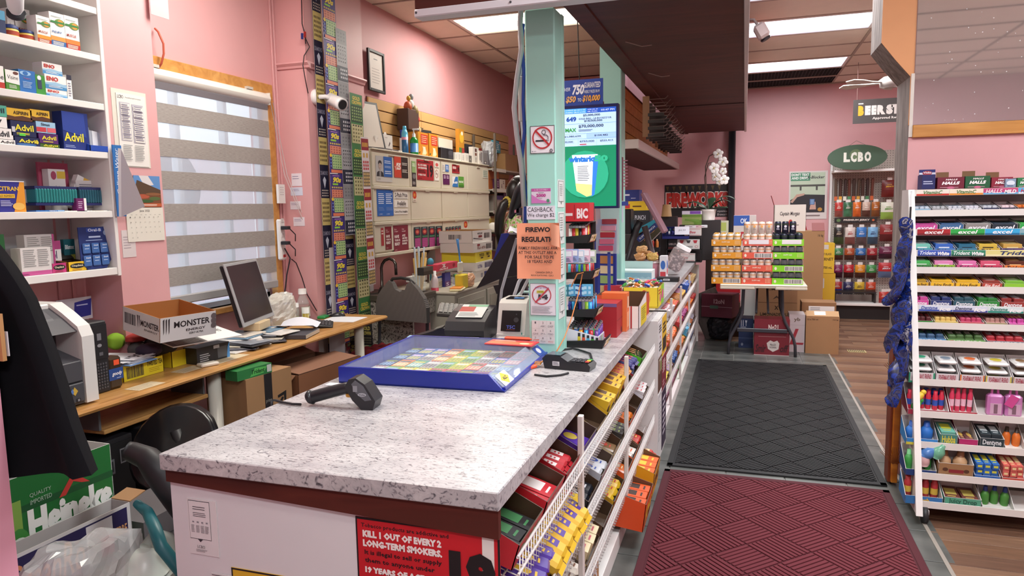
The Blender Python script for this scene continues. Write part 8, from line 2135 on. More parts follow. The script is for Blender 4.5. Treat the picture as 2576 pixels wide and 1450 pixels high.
# far section of the rack
rr=random.Random(9)
fs=[[('#e6d2a0','#c84a2a','cream'),('#d9d6d8','#b8303a','white'),('#c84a3a','#e6b83a','red'),('#b88a5a','#c86a2a','tan'),('#d8b04a','#7a3a8c','ochre'),('#2f5ab0','#d9d6d8','blue'),('#c82c34','#f0d8c8','scarlet'),('#e0c890','#a83a2c','sand')],
[('#b8302c','#e8c8b0','brick red'),('#d86a2c','#f0d8b0','orange'),('#e8703a','#f0e0d0','coral'),('#c03a3c','#e6a09a','ruby'),('#8c2a6a','#d8a0c8','magenta'),('#d84a3c','#f0b8a0','vermilion'),('#e07a2c','#6a2a8c','pumpkin'),('#d8302c','#e6e0da','bright red')],
[('#e6d04a','#5a9ac8','lemon'),('#c8b4d0','#d8c84a','lilac'),('#1f4a8c','#a9c8e0','navy'),('#c06a2a','#e6c8a0','rust'),('#d8c42c','#3a3a3a','mustard'),('#5ab0d8','#e6f0f4','sky blue'),('#a8623a','#d8b090','brown'),('#c8c8d8','#7a6ab8','pale grey')],
[('#d84a8c','#f0c8dc','pink'),('#c85aa0','#e8d0e4','orchid'),('#b83a7a','#f0a8cc','raspberry'),('#58b83a','#2a6a2a','lime'),('#3aa04a','#c8e0b0','green'),('#4a3a9c','#c0b8e6','violet'),('#a9b8d8','#3a56a8','pale blue'),('#3a6ab8','#e6e6ee','cobalt')]]
for r,f in enumerate(FT+[.055]):
 y=4.88
 for i,(o,b_,nm)in enumerate(fs[r]):
  w=.30+.08*((i+r)%3)
  display(nm,['on the far top tier','on the far second tier','on the far third tier','on the far base shelf'][r],y+w/2,w,f,o,'','',4+(i+r)%3,o,b_,'box' if(i+r)%3 else 'bag',h=.09+.02*((i+r)%2),fill=.85+.2*(i%2),hf=.55,tilt=TILT,inner='#6a4a34',x=-.588 if r<3 else-.60)
  y+=w+.05
bd=thing('leaning_board','dark board leaning beside the counter end in front of the cases','board',T(-.36,8.62,.005,.1))
MB().box(-.05,.3,0,.03,0,.55,ramp_mat('grey_board',[(.3,'#3a3430'),(.6,'#5a524c'),(.8,'#6a625a')],scale=(6,1,1),nscale=3),.004).build('panel',bd,M=T(0,0,0,0,0,-.42))
MB().box(-.052,.302,-.006,0,.25,.27,'#4a433e').build('cross_strip',bd,M=T(0,0,0,0,0,-.42))
# ================================================================ FAR END: table of cans, boxes, wall signs, jerky stand
ft=thing('folding_table','white plastic folding table stacked with canned drinks at the end of the aisle','table',T(.2,7.74,0))
m=MB().box(-.43,.43,0,.9,.735,.76,mat('#ddd8c4',.4),.008).box(-.43,-.08,.0,.04,.705,.74,mat('#ddd8c4',.4),.008).box(.12,.43,.0,.04,.705,.74,mat('#ddd8c4',.4),.008)
m.box(-.08,.12,.005,.04,.72,.74,mat('#ddd8c4',.4),.004)
m.build('table_top',ft)
LG=mat('#3c3c42',.4)
for y in(.03,.6):
 for s_ in(-1,1):
  MB().tube([(s_*.19,y,.73),(s_*.2,y,.45),(s_*.23,y,.36),(s_*.31,y,.2),(s_*.33,y,.12),(s_*.335,y,.0)],.016,LG,10).build('leg',ft)
 MB().box(-.25,.25,y-.012,y+.012,.25,.29,LG,.004).build('leg_brace',ft)
for s_ in(-1,1):
 MB().tube([(s_*.06,.05,.45),(s_*.05,.3,.72)],.012,LG,8).build('strut',ft)
SIL=mat('#c9c8c4',.3,.6)
_can={}
def can_mb(body,rim):
 k=(body,rim)
 if k not in _can:
  m=MB().lathe([(.026,0),(.033,.008),(.033,.105),(.027,.119)],mat(body,.3,.2),14).lathe([(.027,.117),(.027,.122),(.024,.122),(.023,.119)],mat(rim,.3,.6),14)
  m.lathe([(.0333,.085),(.0333,.1)],rim,14,cap=False)
  _can[k]=m
 return _can[k]
cols3=[(-.172,'#e09a28','#d9d4c8','#d8a04a','orange'),(.135,'#e0604a','#e6dcd0','#e0a878','coral red'),(.437,'#86d82a','#22243a','#2a3a2a','lime green')]
_cd={}
for ci,(cx,tc,bc,rc,nm)in enumerate(cols3):
 for k in range(4):
  z=.7605+k*.1345
  t=thing('drinks_case',nm+' tray case of cans, '+['lowest','second up','third up','topmost'][k]+' in its stack','case',T(cx+random.uniform(-.006,.006)+(.006 if k==1 and ci==2 else 0),7.97,z,random.uniform(-.015,.015)),nm+' drink cases')
  m=MB()
  m.box(-.15,.15,-.205,.205,0,.004,tc).box(-.15,.15,-.205,-.202,.004,.066,tc).box(-.15,.15,.202,.205,.004,.066,tc).box(-.15,-.147,-.202,.202,.004,.066,tc).box(.147,.15,-.202,.202,.004,.066,tc)
  it=[('l',.03,.75,.3,.85,1,'#f0e6d0'),('e',.1,.5,.04,.25,'#f0e6d0'),('t','DUFFY ALE',.35,.5,.62,.72,'#f0e6d0',1),('g',.78,.2,.96,.85,4,3,'#f0dcb0',.5)]
  if(ci,k)in((0,0),(1,2),(2,0),(2,1)):
   it=[('e',.1,.5,.04,.25,'#f0e6d0'),('r',.39,.14,.98,.86,'#e9e6e0'),('b',.41,.2,.96,.8,'#26242a',28)]
  if k==3 and ci:
   it+=[('r',.2+.1*(ci==2),.25,.86+.06*(ci==2),.95,'#e6e2e4')]
  m.pr(front(-.15,-.205,0),.30,.066,it)
  m.build('tray',t)
  for r in range(6 if k==3 else 2):
   for q in range(4):
    M=T(-.108+q*.072,-.166+r*.067,.0045)
    if(bc,rc)not in _cd:
     _cd[(bc,rc)]=can_mb(bc,rc).build('can',t,M=M).data
    else:
     link('can',_cd[(bc,rc)],t,M=M)
  if k<3:
   MB().box(-.149,.149,-.201,.1,.068,.128,film('#eef0ee',.10,.05),.012).build('shrink_film',t)
  elif ci==0:
   pass
for ci,xs in((1,(-.103,-.031,.041,.113)),(2,(-.103,-.031,.041))):
 cx,tc,bc,rc,nm=cols3[ci]
 for i,x in enumerate(xs):
  y=7.97-.166
  M=T(cx+x,y,.7605+4*.1345-.0065)
  t=thing('drink_can',('pale cream' if ci==1 else 'dark navy')+' loose can standing on the '+nm+' stack, '+ORD[i]+' from the orange stack','can',M)
  link('can_body',_cd[(bc,rc)],t)
  m=MB()
  m.pr(FR((-.022,-.0335,.03),(1,0,0),(0,0,1)),.044,.06,[('e',.5,.7,.3,.2,'#e0a860' if ci==1 else '#d9d9e0'),('l',.15,.1,.85,.45,3,'#9a8a7a' if ci==1 else '#c8c8d8')])
  m.build('can_print',t)
  # boxes on and under the table
def fbox(name,label,x0,x1,y,d,z0,h,base,fr=(),top=(),rz=0.0,lf=()):
 return carton(name,label,'carton',T((x0+x1)/2,y+d/2,z0+.001,rz),x1-x0,d,h,base,fr,top,lf=lf)
BRG='#7c2430'
no21=[('r',0,.64,1,.655,'#d9cfcc'),('t','No21',.40,.70,.68,.86,'#e0cfc8',2),('r',0,.0,1,.015,'#d9cfcc'),('p',[(.36,.34),(.46,.42),(.56,.38),(.66,.42),(.72,.34),(.7,.18),(.54,.1),(.4,.18)],'#d6d2cc'),('t','No21',.46,.27,.62,.33,'#3a3436',1),('t','VODKA',.44,.2,.64,.25,'#3a3436',1),('t','Smir',.04,.08,.34,.3,'#3a1a20',1,1),('t','off',.74,.1,.98,.3,'#3a1a20',1,1),('r',.12,.52,.9,.53,'#b88a8a')]
fbox('vodka_case','dark red case with white shield on the floor under the table front',.125,.475,7.80,.24,0,.385,BRG,no21)
fbox('blue_case','dark blue case with glass symbols half hidden behind the dark red case',-.035,.12,8.16,.24,0,.33,'#22345c',[('r',.12,.7,.5,.72,'#c9d0dc'),('r',.15,.74,.2,.95,'#c9d0dc'),('r',.28,.74,.33,.95,'#c9d0dc'),('p',[(.42,.94),(.58,.94),(.52,.84),(.52,.75),(.48,.75),(.48,.84)],'#c9d0dc'),('r',0,.33,1,.345,'#5a6a8a'),('e',.25,.12,.08,.05,'#8a94a8')])
fbox('wine_case','white case with red script initial between dark red and brown boxes',.482,.64,8.04,.26,0,.41,'#c9c2c4',[('t','L',.05,.2,.95,.62,'#a83440',0,1),('t','yb',.3,.8,.7,.92,'#6a5a4a',1),('r',0,.72,1,.725,'#a8a0a2')])
t=flapbox('shipping_carton','plain brown carton with white flap label at the end of the floor row',T(.81,8.16,0),.325,.30,.40,KRAFT,fr=[('t','12 x 750 ml',.04,.90,.36,.94,'#3a2a1c',1),('t','14.5 kg',.8,.9,.96,.94,'#3a2a1c',1)])
MB().box(-.16,.16,0,.09,0,.004,mat('#b08a60',.7)).box(-.08,.03,.02,.08,.004,.005,'#dedcda').build('front_flap',t,M=T(0,-.145,.40,0,.55))
fbox('shipping_carton','brown carton with white strip label behind the plain brown one',.63,.98,8.38,.28,0,.50,KRAFTD,[('r',.2,.78,.95,.92,'#dedcda'),('l',.25,.8,.6,.9,3,'#8a8a8e')])
fbox('lemonade_case','brown lemonade case with printing upside down behind the table leg',.16,.62,8.98,.3,0,.62,mat('#8a6444',.75),[('t','LIMONADE',.3,.9,.86,.95,'#3a2a1c',1),('p',[(.4,.72),(.5,.8),(.6,.72),(.5,.76)],'#3a2a1c'),('t','X',.45,.52,.55,.6,'#3a2a1c',2),('t','LIMONADE DURE',.1,.4,.9,.46,'#3a2a1c',1),('r',0,.66,1,.665,'#6a4a30')])
fbox('lemonade_case','brown case standing on the lemonade case behind the cans',.18,.60,8.99,.28,.622,.2,mat('#94704c',.75),[('t','LIMONADE DURE DE',.25,.15,.95,.4,'#3a2a1c',1)])
fbox('white_case','pale case low behind the table centre',-.02,.15,9.02,.24,0,.60,'#b9bcb8',[('r',0,.3,1,.31,'#8a8c88')])
fbox('vodka_case','purple-red case with flap resting on dark bags left of the table',-.43,-.07,8.5,.3,.28,.27,'#5c1f30',[('t','12oN',.4,.6,.75,.8,'#b89aa0',2),('r',0,.45,1,.47,'#b89aa0'),('r',.28,.38,.55,.52,'#4a6a5a')],lf=[('t','No21',.3,.4,.6,.7,'#b88a94',1)],rz=-.25)
bag('black_bag','dark bag slumped under the purple-red case',T(-.24,8.64,0),.15,.17,.285,mat('#1a1a20',.6),77)
fbox('vodka_case','bright red case with white number behind the purple-red case',-.31,-.03,8.86,.16,.42,.33,'#b8242c',[('t','No21',.25,.55,.72,.75,'#e6d4d0',2),('r',0,.3,1,.32,'#e0d0cc'),('t','HORNE',.05,.08,.7,.24,'#e0d0cc',1)])
fbox('plain_case','dim brown case holding the bright red case',-.32,-.025,8.85,.17,0,.418,'#5a4634')
fbox('magazine_case','blue and white box half hidden between the card stand and the cans',-.12,.14,9.05,.2,1.02,.44,'#d0c8c4',[('r',0,.72,.7,1,'#2f5ab0'),('t','OK',.3,.78,.6,.92,'#e6ecf6',1),('t','Di',.25,.3,.7,.55,'#b8303c',2,1)])
fbox('plain_case','dim carton column under the blue and white box',-.13,.15,9.03,.24,.604,.414,'#6a5a4a')
t=tray('liquor_carton','white open carton with red figure standing behind the cans','carton',T(.53,9.35,1.2615),.36,.26,.32,'#ddd6cc',KRAFTD,fr=[('t','Captain Morgan',.18,.55,.8,.74,'#3a3034',1,1),('e',.52,.3,.07,.14,'#b83a34'),('r',.3,.22,.78,.24,'#5a3a34')])
MB().box(-.004,0,-.1,.1,0,.12,'#a83a3c').build('flap',t,M=T(-.18,0,.32,0,0,-.3))
fbox('tall_case','tall brown case with weight print behind the green cans',.56,.92,9.2,.34,.0,1.26,mat('#a07a54',.75),[('t','16 kg',.80,.94,.96,.97,'#3a2a1c',1)])
MB().box(0,.14,0,.12,0,.004,mat('#7a3c3a',.6)).build('loose_flap',label='dark reddish carton flap sticking up from the tall brown case',cat='flap',M=T(.78,9.2,1.262,0,.9))
fbox('wine_case','yellow wine case with dark print behind the mop handles',.9,1.15,10.2,.25,.66,.40,'#d8b02e',[('r',.3,.8,.7,.95,'#c8c2b8'),('t','WOLF BLASS',.2,.6,.85,.68,'#6a5428',1),('t','CABERNET',.05,.42,.95,.52,'#4a3a18',1),('t','12 x 750 mL',.2,.15,.9,.23,'#4a3a18',1)])
fbox('wine_case','lower yellow wine case with open flap behind the mop handles',.9,1.17,10.2,.26,0,.655,'#cfa62c',[('r',.1,.7,.5,.9,'#c8c2b8')])
bm=thing('broom','red-handled broom leaning on the pink wall behind the cans','broom',T(0,0,0))
a,b_=at(2020,548,y=10.4),at(2068,757,y=9.9)
d_=(b_-a)
MB().tube([a[:],(a+d_*.08)[:]],.02,'#222226',8).build('grip',bm)
MB().tube([(a+d_*.08)[:],b_[:],(a+d_*(1+b_.z/max(a.z-b_.z,.1)*.93))[:]],.014,'#b8262c',8).build('handle',bm)
e_=a+d_*(1+b_.z/max(a.z-b_.z,.1)*.9)
MB().box(-.06,.14,-.03,.03,0,.1,'#3a3a40',.01).build('head',bm,M=T(e_.x,e_.y,.001))
a,b_=at(2030,628,y=9.7),at(2043,710,y=9.65)
d_=b_-a
MB().tube([a[:],(a+d_*(a.z/(a.z-b_.z)))[:]],.018,'#1f1f24',8).box(a.x-.04,a.x+.02,a.y-.02,a.y+.02,a.z-.02,a.z+.05,'#7a7a7e',.004).build('mop_handle',label='black mop handle with grey clamp beside the broom',cat='mop')
a,b_=at(2083,610,y=10.85),at(2071,755,y=10.5)
d_=b_-a
MB().tube([a[:],(a+d_*(a.z/(a.z-b_.z)))[:]],.022,ramp_mat('speckled_pole',[(.4,'#7a5a58'),(.5,'#c8a8a4'),(.6,'#8a6a68')],nscale=40),8).build('speckled_pole',label='speckled pole leaning on the wall beside the jerky stand',cat='pole')
pipe=MB().lathe([(.05,0),(.05,3.25)],mat('#1d1a1e',.4),14,c=(-.185,10.85,0))
pipe.build('drain_pipe',label='black vertical pipe running up the pink back wall',cat='pipe')
# wall pictures
fwi=[('r',.02,.04,.98,.96,'#1a1517')]+[('p',[(.1*i+.02,.95),(.1*i+.05,.8),(.1*i+.07,.95)],'#5a4a2a')for i in range(9)]+[('t','FIREWORKS',.015,.27,1.0,.78,'#e6d6cc',5),('t','FIREWORKS',.03,.30,.985,.755,'#c02c22',3),('t','mystical',.82,.12,.98,.2,'#d9c9c8',0,1),('t','fireworks',.82,.03,.99,.11,'#d9c9c8',0,1)]
sheet('fireworks_banner','black fireworks banner with big red lettering on the pink back wall','banner',(1672,466),(1834,545),{'y':10.945},'#221b1d',fwi)
sheet('safety_poster','don\'t text and drive poster with hands holding a phone','poster',(1986,432),(2079,551),{'y':10.945},'#d9d0cc',[('r',.04,.14,.94,.97,'#b9c8b0'),('r',.04,.8,.55,.97,'#4a8a6a'),('t',"DON'T TEXT",.06,.9,.52,.955,'#e6ece6',2),('t','AND DRIVE',.06,.83,.5,.885,'#e6ece6',2),('t','X-Blocker',.45,.84,.92,.9,'#33333a',1,1),('r',.04,.68,.94,.72,'#4a4a44'),('r',.28,.6,.33,.72,'#4a4a44'),('r',.7,.6,.75,.72,'#4a4a44'),('p',[(.04,.14),(.94,.14),(.94,.5),(.3,.52),(.04,.4)],'#242428'),('p',[(.04,.36),(.2,.52),(.42,.54),(.4,.5),(.22,.46),(.1,.34)],'#c09a88'),('p',[(.55,.2),(.58,.34),(.7,.36),(.72,.2)],'#c8a090'),('r',.55,.3,.68,.42,'#3a5a8a'),('r',.57,.31,.66,.41,'#7a9ac0'),('e',.82,.2,.06,.04,'#b88a3a'),('l',.08,.05,.9,.1,1,'#7a6a6a')])
lc=thing('oval_sign','dark green oval sign with white serif letters over the jerky stand','sign',Matrix.Translation(at(2156,396,y=10.45)))
a,b_=at(2082,396,y=10.5),at(2231,396,y=10.5)
rx,rz_=(b_.x-a.x)/2,(at(2156,365,y=10.5).z-at(2156,428,y=10.5).z)/2
GRN=mat('#3a5440',.4)
MB().lathe([(1,-.02),(1,.02)],GRN,40,M=Matrix.Diagonal((rx,1,rz_,1))@Matrix.Rotation(PI/2,4,'X')).build('board',lc)
m=MB()
m.pr(front(-rx,-.021,-rz_),2*rx,2*rz_,[('e',.47,.6,.1,.22,'#5a6e4a'),('t','L',.27,.32,.38,.7,'#d9d9cc',3),('t','C',.39,.31,.49,.71,'#d9d9cc',3),('t','B',.51,.32,.60,.7,'#d9d9cc',3),('t','O',.62,.31,.73,.71,'#d9d9cc',3)])
m.build('lettering',lc)
MB().tube([(-.1,0,rz_*.95),(0,.1,rz_+.06),(.1,0,rz_*.95)],.003,'#8a8070',5).build('wire',lc)
bs_=thing('beer_sign','dark grey hanging retailer sign with yellow and white letters, cut by the stub wall','sign',Matrix.Translation(at(2145,312,y=9.5)))
a,b_=at(2145,312,y=9.5),at(2147,252,y=9.5)
h=b_.z-a.z
m=MB().box(0,.78,0,.01,0,h,mat('#4a4644',.5))
m.pr(front(0,-.0005,0),.78,h,[('t','B',.07,.32,.15,.74,'#e8b02e',4),('r',.07,.8,.14,.85,'#e0dcd6'),('t','EER STORE',.165,.33,.95,.74,'#e6e2dc',4),('t','Approved Retailer',.27,.12,.72,.25,'#e0dcd6',2)])
m.build('panel',bs_)
for x in(.04,.74):
 MB().tube([(x,.005,h),(x,.005,ZCR-a.z)],.003,'#5a3a34',5).build('hanger',bs_)
 # ceiling fan partly behind the stub wall
fan=thing('ceiling_fan','white ceiling fan half hidden behind the stub wall, one blade lit','fan',Matrix.Translation(at(2240,207,y=7.5)))
MB().lathe([(.05,-.05),(.09,-.04),(.1,.02),(.06,.05)],mat('#a8a29c',.4),20).build('motor',fan)
MB().tube([(0,0,.05),(0,0,ZCR-at(2240,207,y=7.5).z)],.015,'#a8a29c',8).build('down_rod',fan)
for i,a_ in enumerate((2.75,3.6,1.5,.2,5.3)):
 M=Matrix.Rotation(a_,4,'Z')@Matrix.Rotation(.22,4,'X')
 m=MB(M).prism([(.08,-.012),(.2,-.02),(.3,-.05),(.40,-.055),(.45,0),(.40,.055),(.3,.05),(.2,.02),(.08,.012)],-.004,.004,mat('#cfc8be',.4),'z')
 m.build('blade',fan)
sp=thing('canopy_camera','small grey spotlight camera fixed to the canopy edge','camera',Matrix.Translation(at(1915,78,y=6.5)))  # security camera on the canopy trim, not a lamp
Rm=Matrix.Rotation(-.5,4,'Y')
MB(Rm).box(-.05,.05,-.06,.06,-.07,.06,mat('#b0a09a',.5),.02).build('housing',sp)
MB(Rm).lathe([(.04,-.085),(.045,-.07)],'#221c1e',14).build('lens',sp)
MB().tube([(-.03,0,.05),(-.06,0,.1),(-.11,0,.1)],.012,'#9a8f8a',8).build('bracket',sp)
# orchid
op=thing('potted_orchid','white orchid in a pale pot beside the pipe and the fireworks banner','plant',T(-.40,8.62,1.42))
POT=mat('#d6cfc8',.4)
MB().lathe([(.07,0),(.085,.1),(.092,.125),(.085,.125),(.08,.11)],POT,18).build('pot',op)
rr=random.Random(2)
LF=mat('#2f4a34',.4)
for a_,l,up in((.3,.26,.16),(2.6,.3,.14),(-.4,.24,.05),(3.6,.22,.06),(1.2,.2,.2),(.0,.3,.22)):
 def leaf(u,v,a_=a_,l=l,up=up):
  s_=l*u
  wd=.05*math.sin(PI*min(1,u*.95+.05))*(v-.5)*2
  z=.12+up*2.2*u*(1-u*.75)
  return(s_*math.cos(a_)-wd*math.sin(a_),s_*math.sin(a_)*.7+wd*math.cos(a_),z-abs(v-.5)*.02)
 MB().grid(leaf,8,4,LF).build('leaf',op)
stem_=[(0,0,.1),(-.03,0,.4),(-.04,0,.62),(.0,0,.74),(.06,0,.77),(.11,-.01,.74),(.15,-.01,.68)]
MB().tube(stem_,.006,'#4a3a30',7).build('stem',op)
MB().tube([(-.02,.01,.1),(-.05,.01,.5),(-.01,.01,.66),(.05,.01,.67)],.005,'#4a3a30',7).build('stem',op)
fd_=None
for i,(x,z,s_)in enumerate(((.10,.76,1),(.155,.67,1),(.06,.60,1.1),(.08,.50,1),(.16,.56,.75),(.17,.46,1),(.12,.44,.7))):
 M=T(x,-.05,z,.2*(i%3-1),.1*(i%2),.5*i)@Matrix.Scale(s_,4)
 if fd_ is None:
  m=MB()
  PW=mat('#e6e2de',.5)
  for q in range(5):
   a_=PI/2+q*2*PI/5
   m.ball((.034*math.cos(a_),0,.034*math.sin(a_)),(.03,.006,.024),PW,8,6)
  m.ball((0,-.012,-.005),(.009,.012,.01),'#d8c890',8,6)
  fd_=m.build('blossom',op,M=M).data
 else:
  link('blossom',fd_,op,M=M)
MB().box(-.16,.14,-.12,.12,0,.469,'#2e2a2c',.004).build('plant_stand',label='dark block stand under the orchid pot',cat='stand',M=T(-.40,8.66,WT+.0005))
bpu=carton('flyer_box','pale green and white box between orchid and cans','box',T(-.30,9.02,1.00),.24,.12,.40,'#d0d2b8',[('r',.1,.7,.9,.95,'#b9c86a'),('l',.15,.5,.85,.65,3,'#7a7a6a'),('e',.3,.2,.12,.1,'#2a3a6a'),('e',.6,.2,.12,.1,'#3a6ab0'),('r',0,.38,1,.42,'#3a2a3a')])
MB().box(-.14,.14,-.07,.09,0,.999,'#4a3f3a').build('flyer_stand',label='dark stand under the pale green box beside the orchid',cat='stand',M=T(-.30,9.02,0))
# jerky stand
JX0,JX1,JY=1.165,2.02,10.55
jk=thing('jerky_stand','white pegboard stand of jerky bags under the green oval sign','display stand',T(JX0,JY,0))
PEG=mat('#b8b0a6',.6)
MB().box(0,JX1-JX0,.33,.35,.2,2.3,PEG).build('pegboard',jk)
m=MB()
for i in range(26):
 for j in range(62):
  m.box(.03+i*.0325,.038+i*.0325,.327,.3305,.3+j*.0325,.308+j*.0325,'#3a322c')
props(m.build('peg_holes',jk),kind='stuff')
MB().box(-.03,0,.3,.36,0,2.3,M_WHITE,.003).build('upright',jk)
MB().box(JX1-JX0,JX1-JX0+.03,.3,.36,0,2.3,M_WHITE,.003).build('upright',jk)
MB().box(-.02,JX1-JX0+.02,-.06,.34,2.0,2.035,M_WHITE,.004).build('top_shelf',jk)
MB().box(-.02,JX1-JX0+.02,-.06,.34,.19,.225,M_WHITE,.004).build('base_shelf',jk)
MB().box(0,JX1-JX0,.0,.34,0,.188,'#201e1e').build('kick_plate',jk)
m=MB().box(.03,.56,.2,.206,1.315,1.385,'#1d1a1a')
m.pr(front(.03,.1995,1.315),.53,.07,[('t','PREMIUM JERKY',.22,.3,.84,.72,'#e0d6cc',2),('e',.1,.5,.05,.32,'#5a7a4a'),('e',.92,.5,.03,.2,'#c8683a')])
m.build('header_strip',jk)
def pouch(label,x0,x1,z0,z1,y,bag_,band,low,grp=None):
 m=MB()
 w,h=x1-x0,z1-z0
 m.grid(lambda u,v:(w*(u-.5),-.03*math.sin(u*PI)*math.sin(v*PI)**.5 if 0<v<1 else 0,h*v),8,8,mat(low,.3))
 m.grid(lambda u,v:(w*(.5-u),.012*math.sin(u*PI)*math.sin(v*PI),h*v),4,4,mat(low,.3))
 m.pr(FR((-w*.5,-.004,h*.45),(1,0,0),(0,-.26,1)),w,h*.0+.001,[])
 t=m.build('jerky_bag',None,label,'bag',grp,None,T((x0+x1)/2,y,z0))
 p=MB().grid(lambda u,v:(w*(u-.5)*.98,-.002-.03*math.sin(u*PI)*math.sin((.42+.56*v)*PI)**.5,h*(.42+.57*v)),8,6,mat(bag_,.35))
 p.pr(FR((-w*.3,-.034,h*.52),(1,0,0),(0,0,1)),w*.6,h*.26,[('t','JERKY',.05,.1,.95,.5,band,2),('l',.2,.65,.8,.9,1,band)])
 p.build('label',t)
 MB().box(-.03,.03,-.006,-.004,h*.96,h+.035,'#e0dcd6').build('price_tag',t)
 return t
rows_=[(1.02,1.29,[('#2f2a26','#c8b8a0','#3a4a2a','dark green'),('#d8ccc4','#a82c30','#7a4a44','white and red'),('#3a7ac0','#e0e6ee','#5a4a4a','blue'),('#7ab0d8','#2a3a6a','#3a4a5a','light blue')]),(.80,1.0,[('#3a7a4a','#d9e0d0','#4a2a22','green'),('#a8502c','#e0c8b0','#4a2a22','rust'),('#2f6aa8','#d9e0ea','#3a2a2a','blue'),('#a02c34','#e0c8c0','#4a2022','red')]),(.55,.77,[('#7a2450','#e0b8cc','#3a1828','plum'),('#b0242c','#e6ccc4','#3a1818','bright red'),('#d8902c','#f0e0c0','#4a2a20','amber'),('#3f8a4a','#d9e6d0','#4a2a28','grass green')]),(.32,.53,[('#a8302c','#e6dcd4','#2a3a8c','red and navy'),('#2f3058','#e0d9d4','#2a2a3a','navy'),('#d0b03a','#4a3a1a','#5a4a3a','yellow'),('#c04a2c','#f0e0d4','#6a4030','orange red')])]
for r,(z0,z1,bs3)in enumerate(rows_):
 for q,(c1,c2,c3,nm)in enumerate(bs3):
  x=JX0+.03+q*.142
  pouch(nm+' jerky bag in the '+['upper','second','third','lowest'][r]+' row on the jerky stand',x,x+.125,z0,z1-.035,JY+.2,c1,c2,c3)
for q,(z0,z1,c1,c2,c3,nm)in enumerate(((1.66,1.92,'#7a2420','#e6b83a','#6a1f1c','dark red and yellow'),(1.36,1.62,'#d9d9c8','#5a9a3a','#8aa84a','white and green'),(1.06,1.32,'#8c2c2c','#d0c0b8','#5a2020','dark red windowed'),(.82,1.02,'#6a2444','#c8a8b8','#3a1828','purple'),(.56,.80,'#b82c30','#e0e6ee','#5a6a8a','red and blue'))):
 pouch('large '+nm+' bag in the right-hand column of the jerky stand',JX0+.60,JX0+.79,z0,z1-.03,JY+.18,c1,c2,c3)
for i in range(9):
 x=JX0+.04+i*.056
 c=['#5a4a3a','#4a3228','#3a2a26','#6a3a2a','#4a3a30'][i%5]
 m=MB().box(-.018,.018,-.012,.012,.0,.3,mat(c,.3),.008)
 m.box(-.02,.02,-.014,-.012,.0,.06,['#c8602c','#d8a03a','#e0e0d0','#4a8a5a'][i%4])
 m.build('meat_stick',label='wrapped meat stick atop the jerky stand, '+ORD[i]+' from the white upright',cat='meat stick',M=T(x,JY+.22,1.62,0,.0,.02*(i%3-1)))
for i in range(5):
 x=JX0+.03+i*.115
 pouch(['red','black and green','orange','brown and white','dark orange'][i]+' stick pack just above the black jerky strip',x,x+.1,1.40,1.60,JY+.2,['#b83a34','#3a6a4a','#d8702c','#c8b0a0','#a8622c'][i],'#e6dcd0',['#8a4a44','#4a7a5a','#c8602c','#5a3a30','#7a4a2a'][i])
jb=thing('stand_riser','low black stand on the base shelf of the jerky stand','stand',T(JX0+.04,JY+.02,.2255))
MB().box(0,.52,0,.2,.13,.15,'#221f1f').build('top',jb)
for x in(0,.50):
 MB().box(x,x+.02,0,.2,0,.13,'#221f1f').build('leg',jb)
for q in range(3):
 pouch('red snack bag at the foot of the jerky stand, '+ORD[q]+' from the low black stand',JX0+.60+q*.06,JX0+.72+q*.06,.2255,.38,JY+.05+.03*q,'#b83a30','#e0d0c0','#8a2c28')
for i,(px,py)in enumerate(((2155,885),(2160,887))):
 if i==0:
  p=at(px,py,z=0)
  m=MB().box(-.09,.09,-.06,.06,0,.004,'#b8a878')
  for k in range(9):
   m.box(-.08+k*.018,-.072+k*.018,-.05,.05,.004,.006,'#4a4230')
  m.build('floor_vent',label='brass floor register in the wood planks beside the cartons',cat='vent',M=T(p.x,p.y,.0015))
  # carved wooden plank against the stub wall
wp=thing('carved_panel','orange wooden panel with carved starbursts leaning on the stub wall end','panel',T(0,0,0))
xa=.835
m=MB().box(xa-.032,xa+.012,4.321,4.43,.01,.86,mat('#7a3a22',.4),.004)
m.build('frame',wp)
m=MB().box(xa-.02,xa+.012,4.29,4.32,.02,.85,ramp_mat('carved_amber',[(.3,'#a85a1a'),(.5,'#c87a26'),(.7,'#d89038')],scale=(1,1,3),nscale=4,rough=.3),.003)
for zc,n_ in((.12,18),(.62,18)):
 for k in range(n_):
  a_=PI*k/(n_-1)
  m.box(-.001,.001,-.002,0,.015,.11,'#8a4a14',M=Matrix.Translation((xa-.004,4.29,zc))@Matrix.Rotation(a_*.5-PI/4,4,'Y'))
m.build('carved_face',wp)
# ================================================================ CANDY GONDOLA AT THE RIGHT
GX0,GX1=.862,1.78
gz=[1.625,1.517,1.417,1.309,1.221,1.125,1.028,.941,.854,.66,.505,.358,.212,.079]
def gy(z):
 return 3.8+.3*z
gd=thing('candy_gondola','white wheeled rack with fourteen sloping shelves of gum and candy','rack',T(GX0,4.0,0))
MB().prism([(-.21,.05),(.2,.05),(.26,.9),(.47,.95),(.47,1.66),(gy(1.66)-4,1.66)],-.022,0,mat('#d6d2d0',.4,var=.02),'x').build('side_panel',gd)
MB().prism([(3.78-4,.05),(3.795-4,.05),(gy(1.66)-3.99,1.66),(gy(1.66)-4.006,1.66)],-.026,.004,M_WHITE,'x').build('front_edge',gd)
MB().prism([(-.21,.05),(.2,.05),(.26,.9),(.47,.95),(.47,1.66),(gy(1.66)-4,1.66)],GX1-GX0,GX1-GX0+.02,M_WHITE,'x').build('side_panel',gd)
MB().box(0,GX1-GX0,.45,.47,.9,1.66,mat('#8a8684',.6)).build('back_panel',gd)
MB().box(0,GX1-GX0,.19,.21,.05,.9,mat('#8a8684',.6)).build('back_panel',gd)
LIPW=mat('#e2ded8',.45,var=.03)
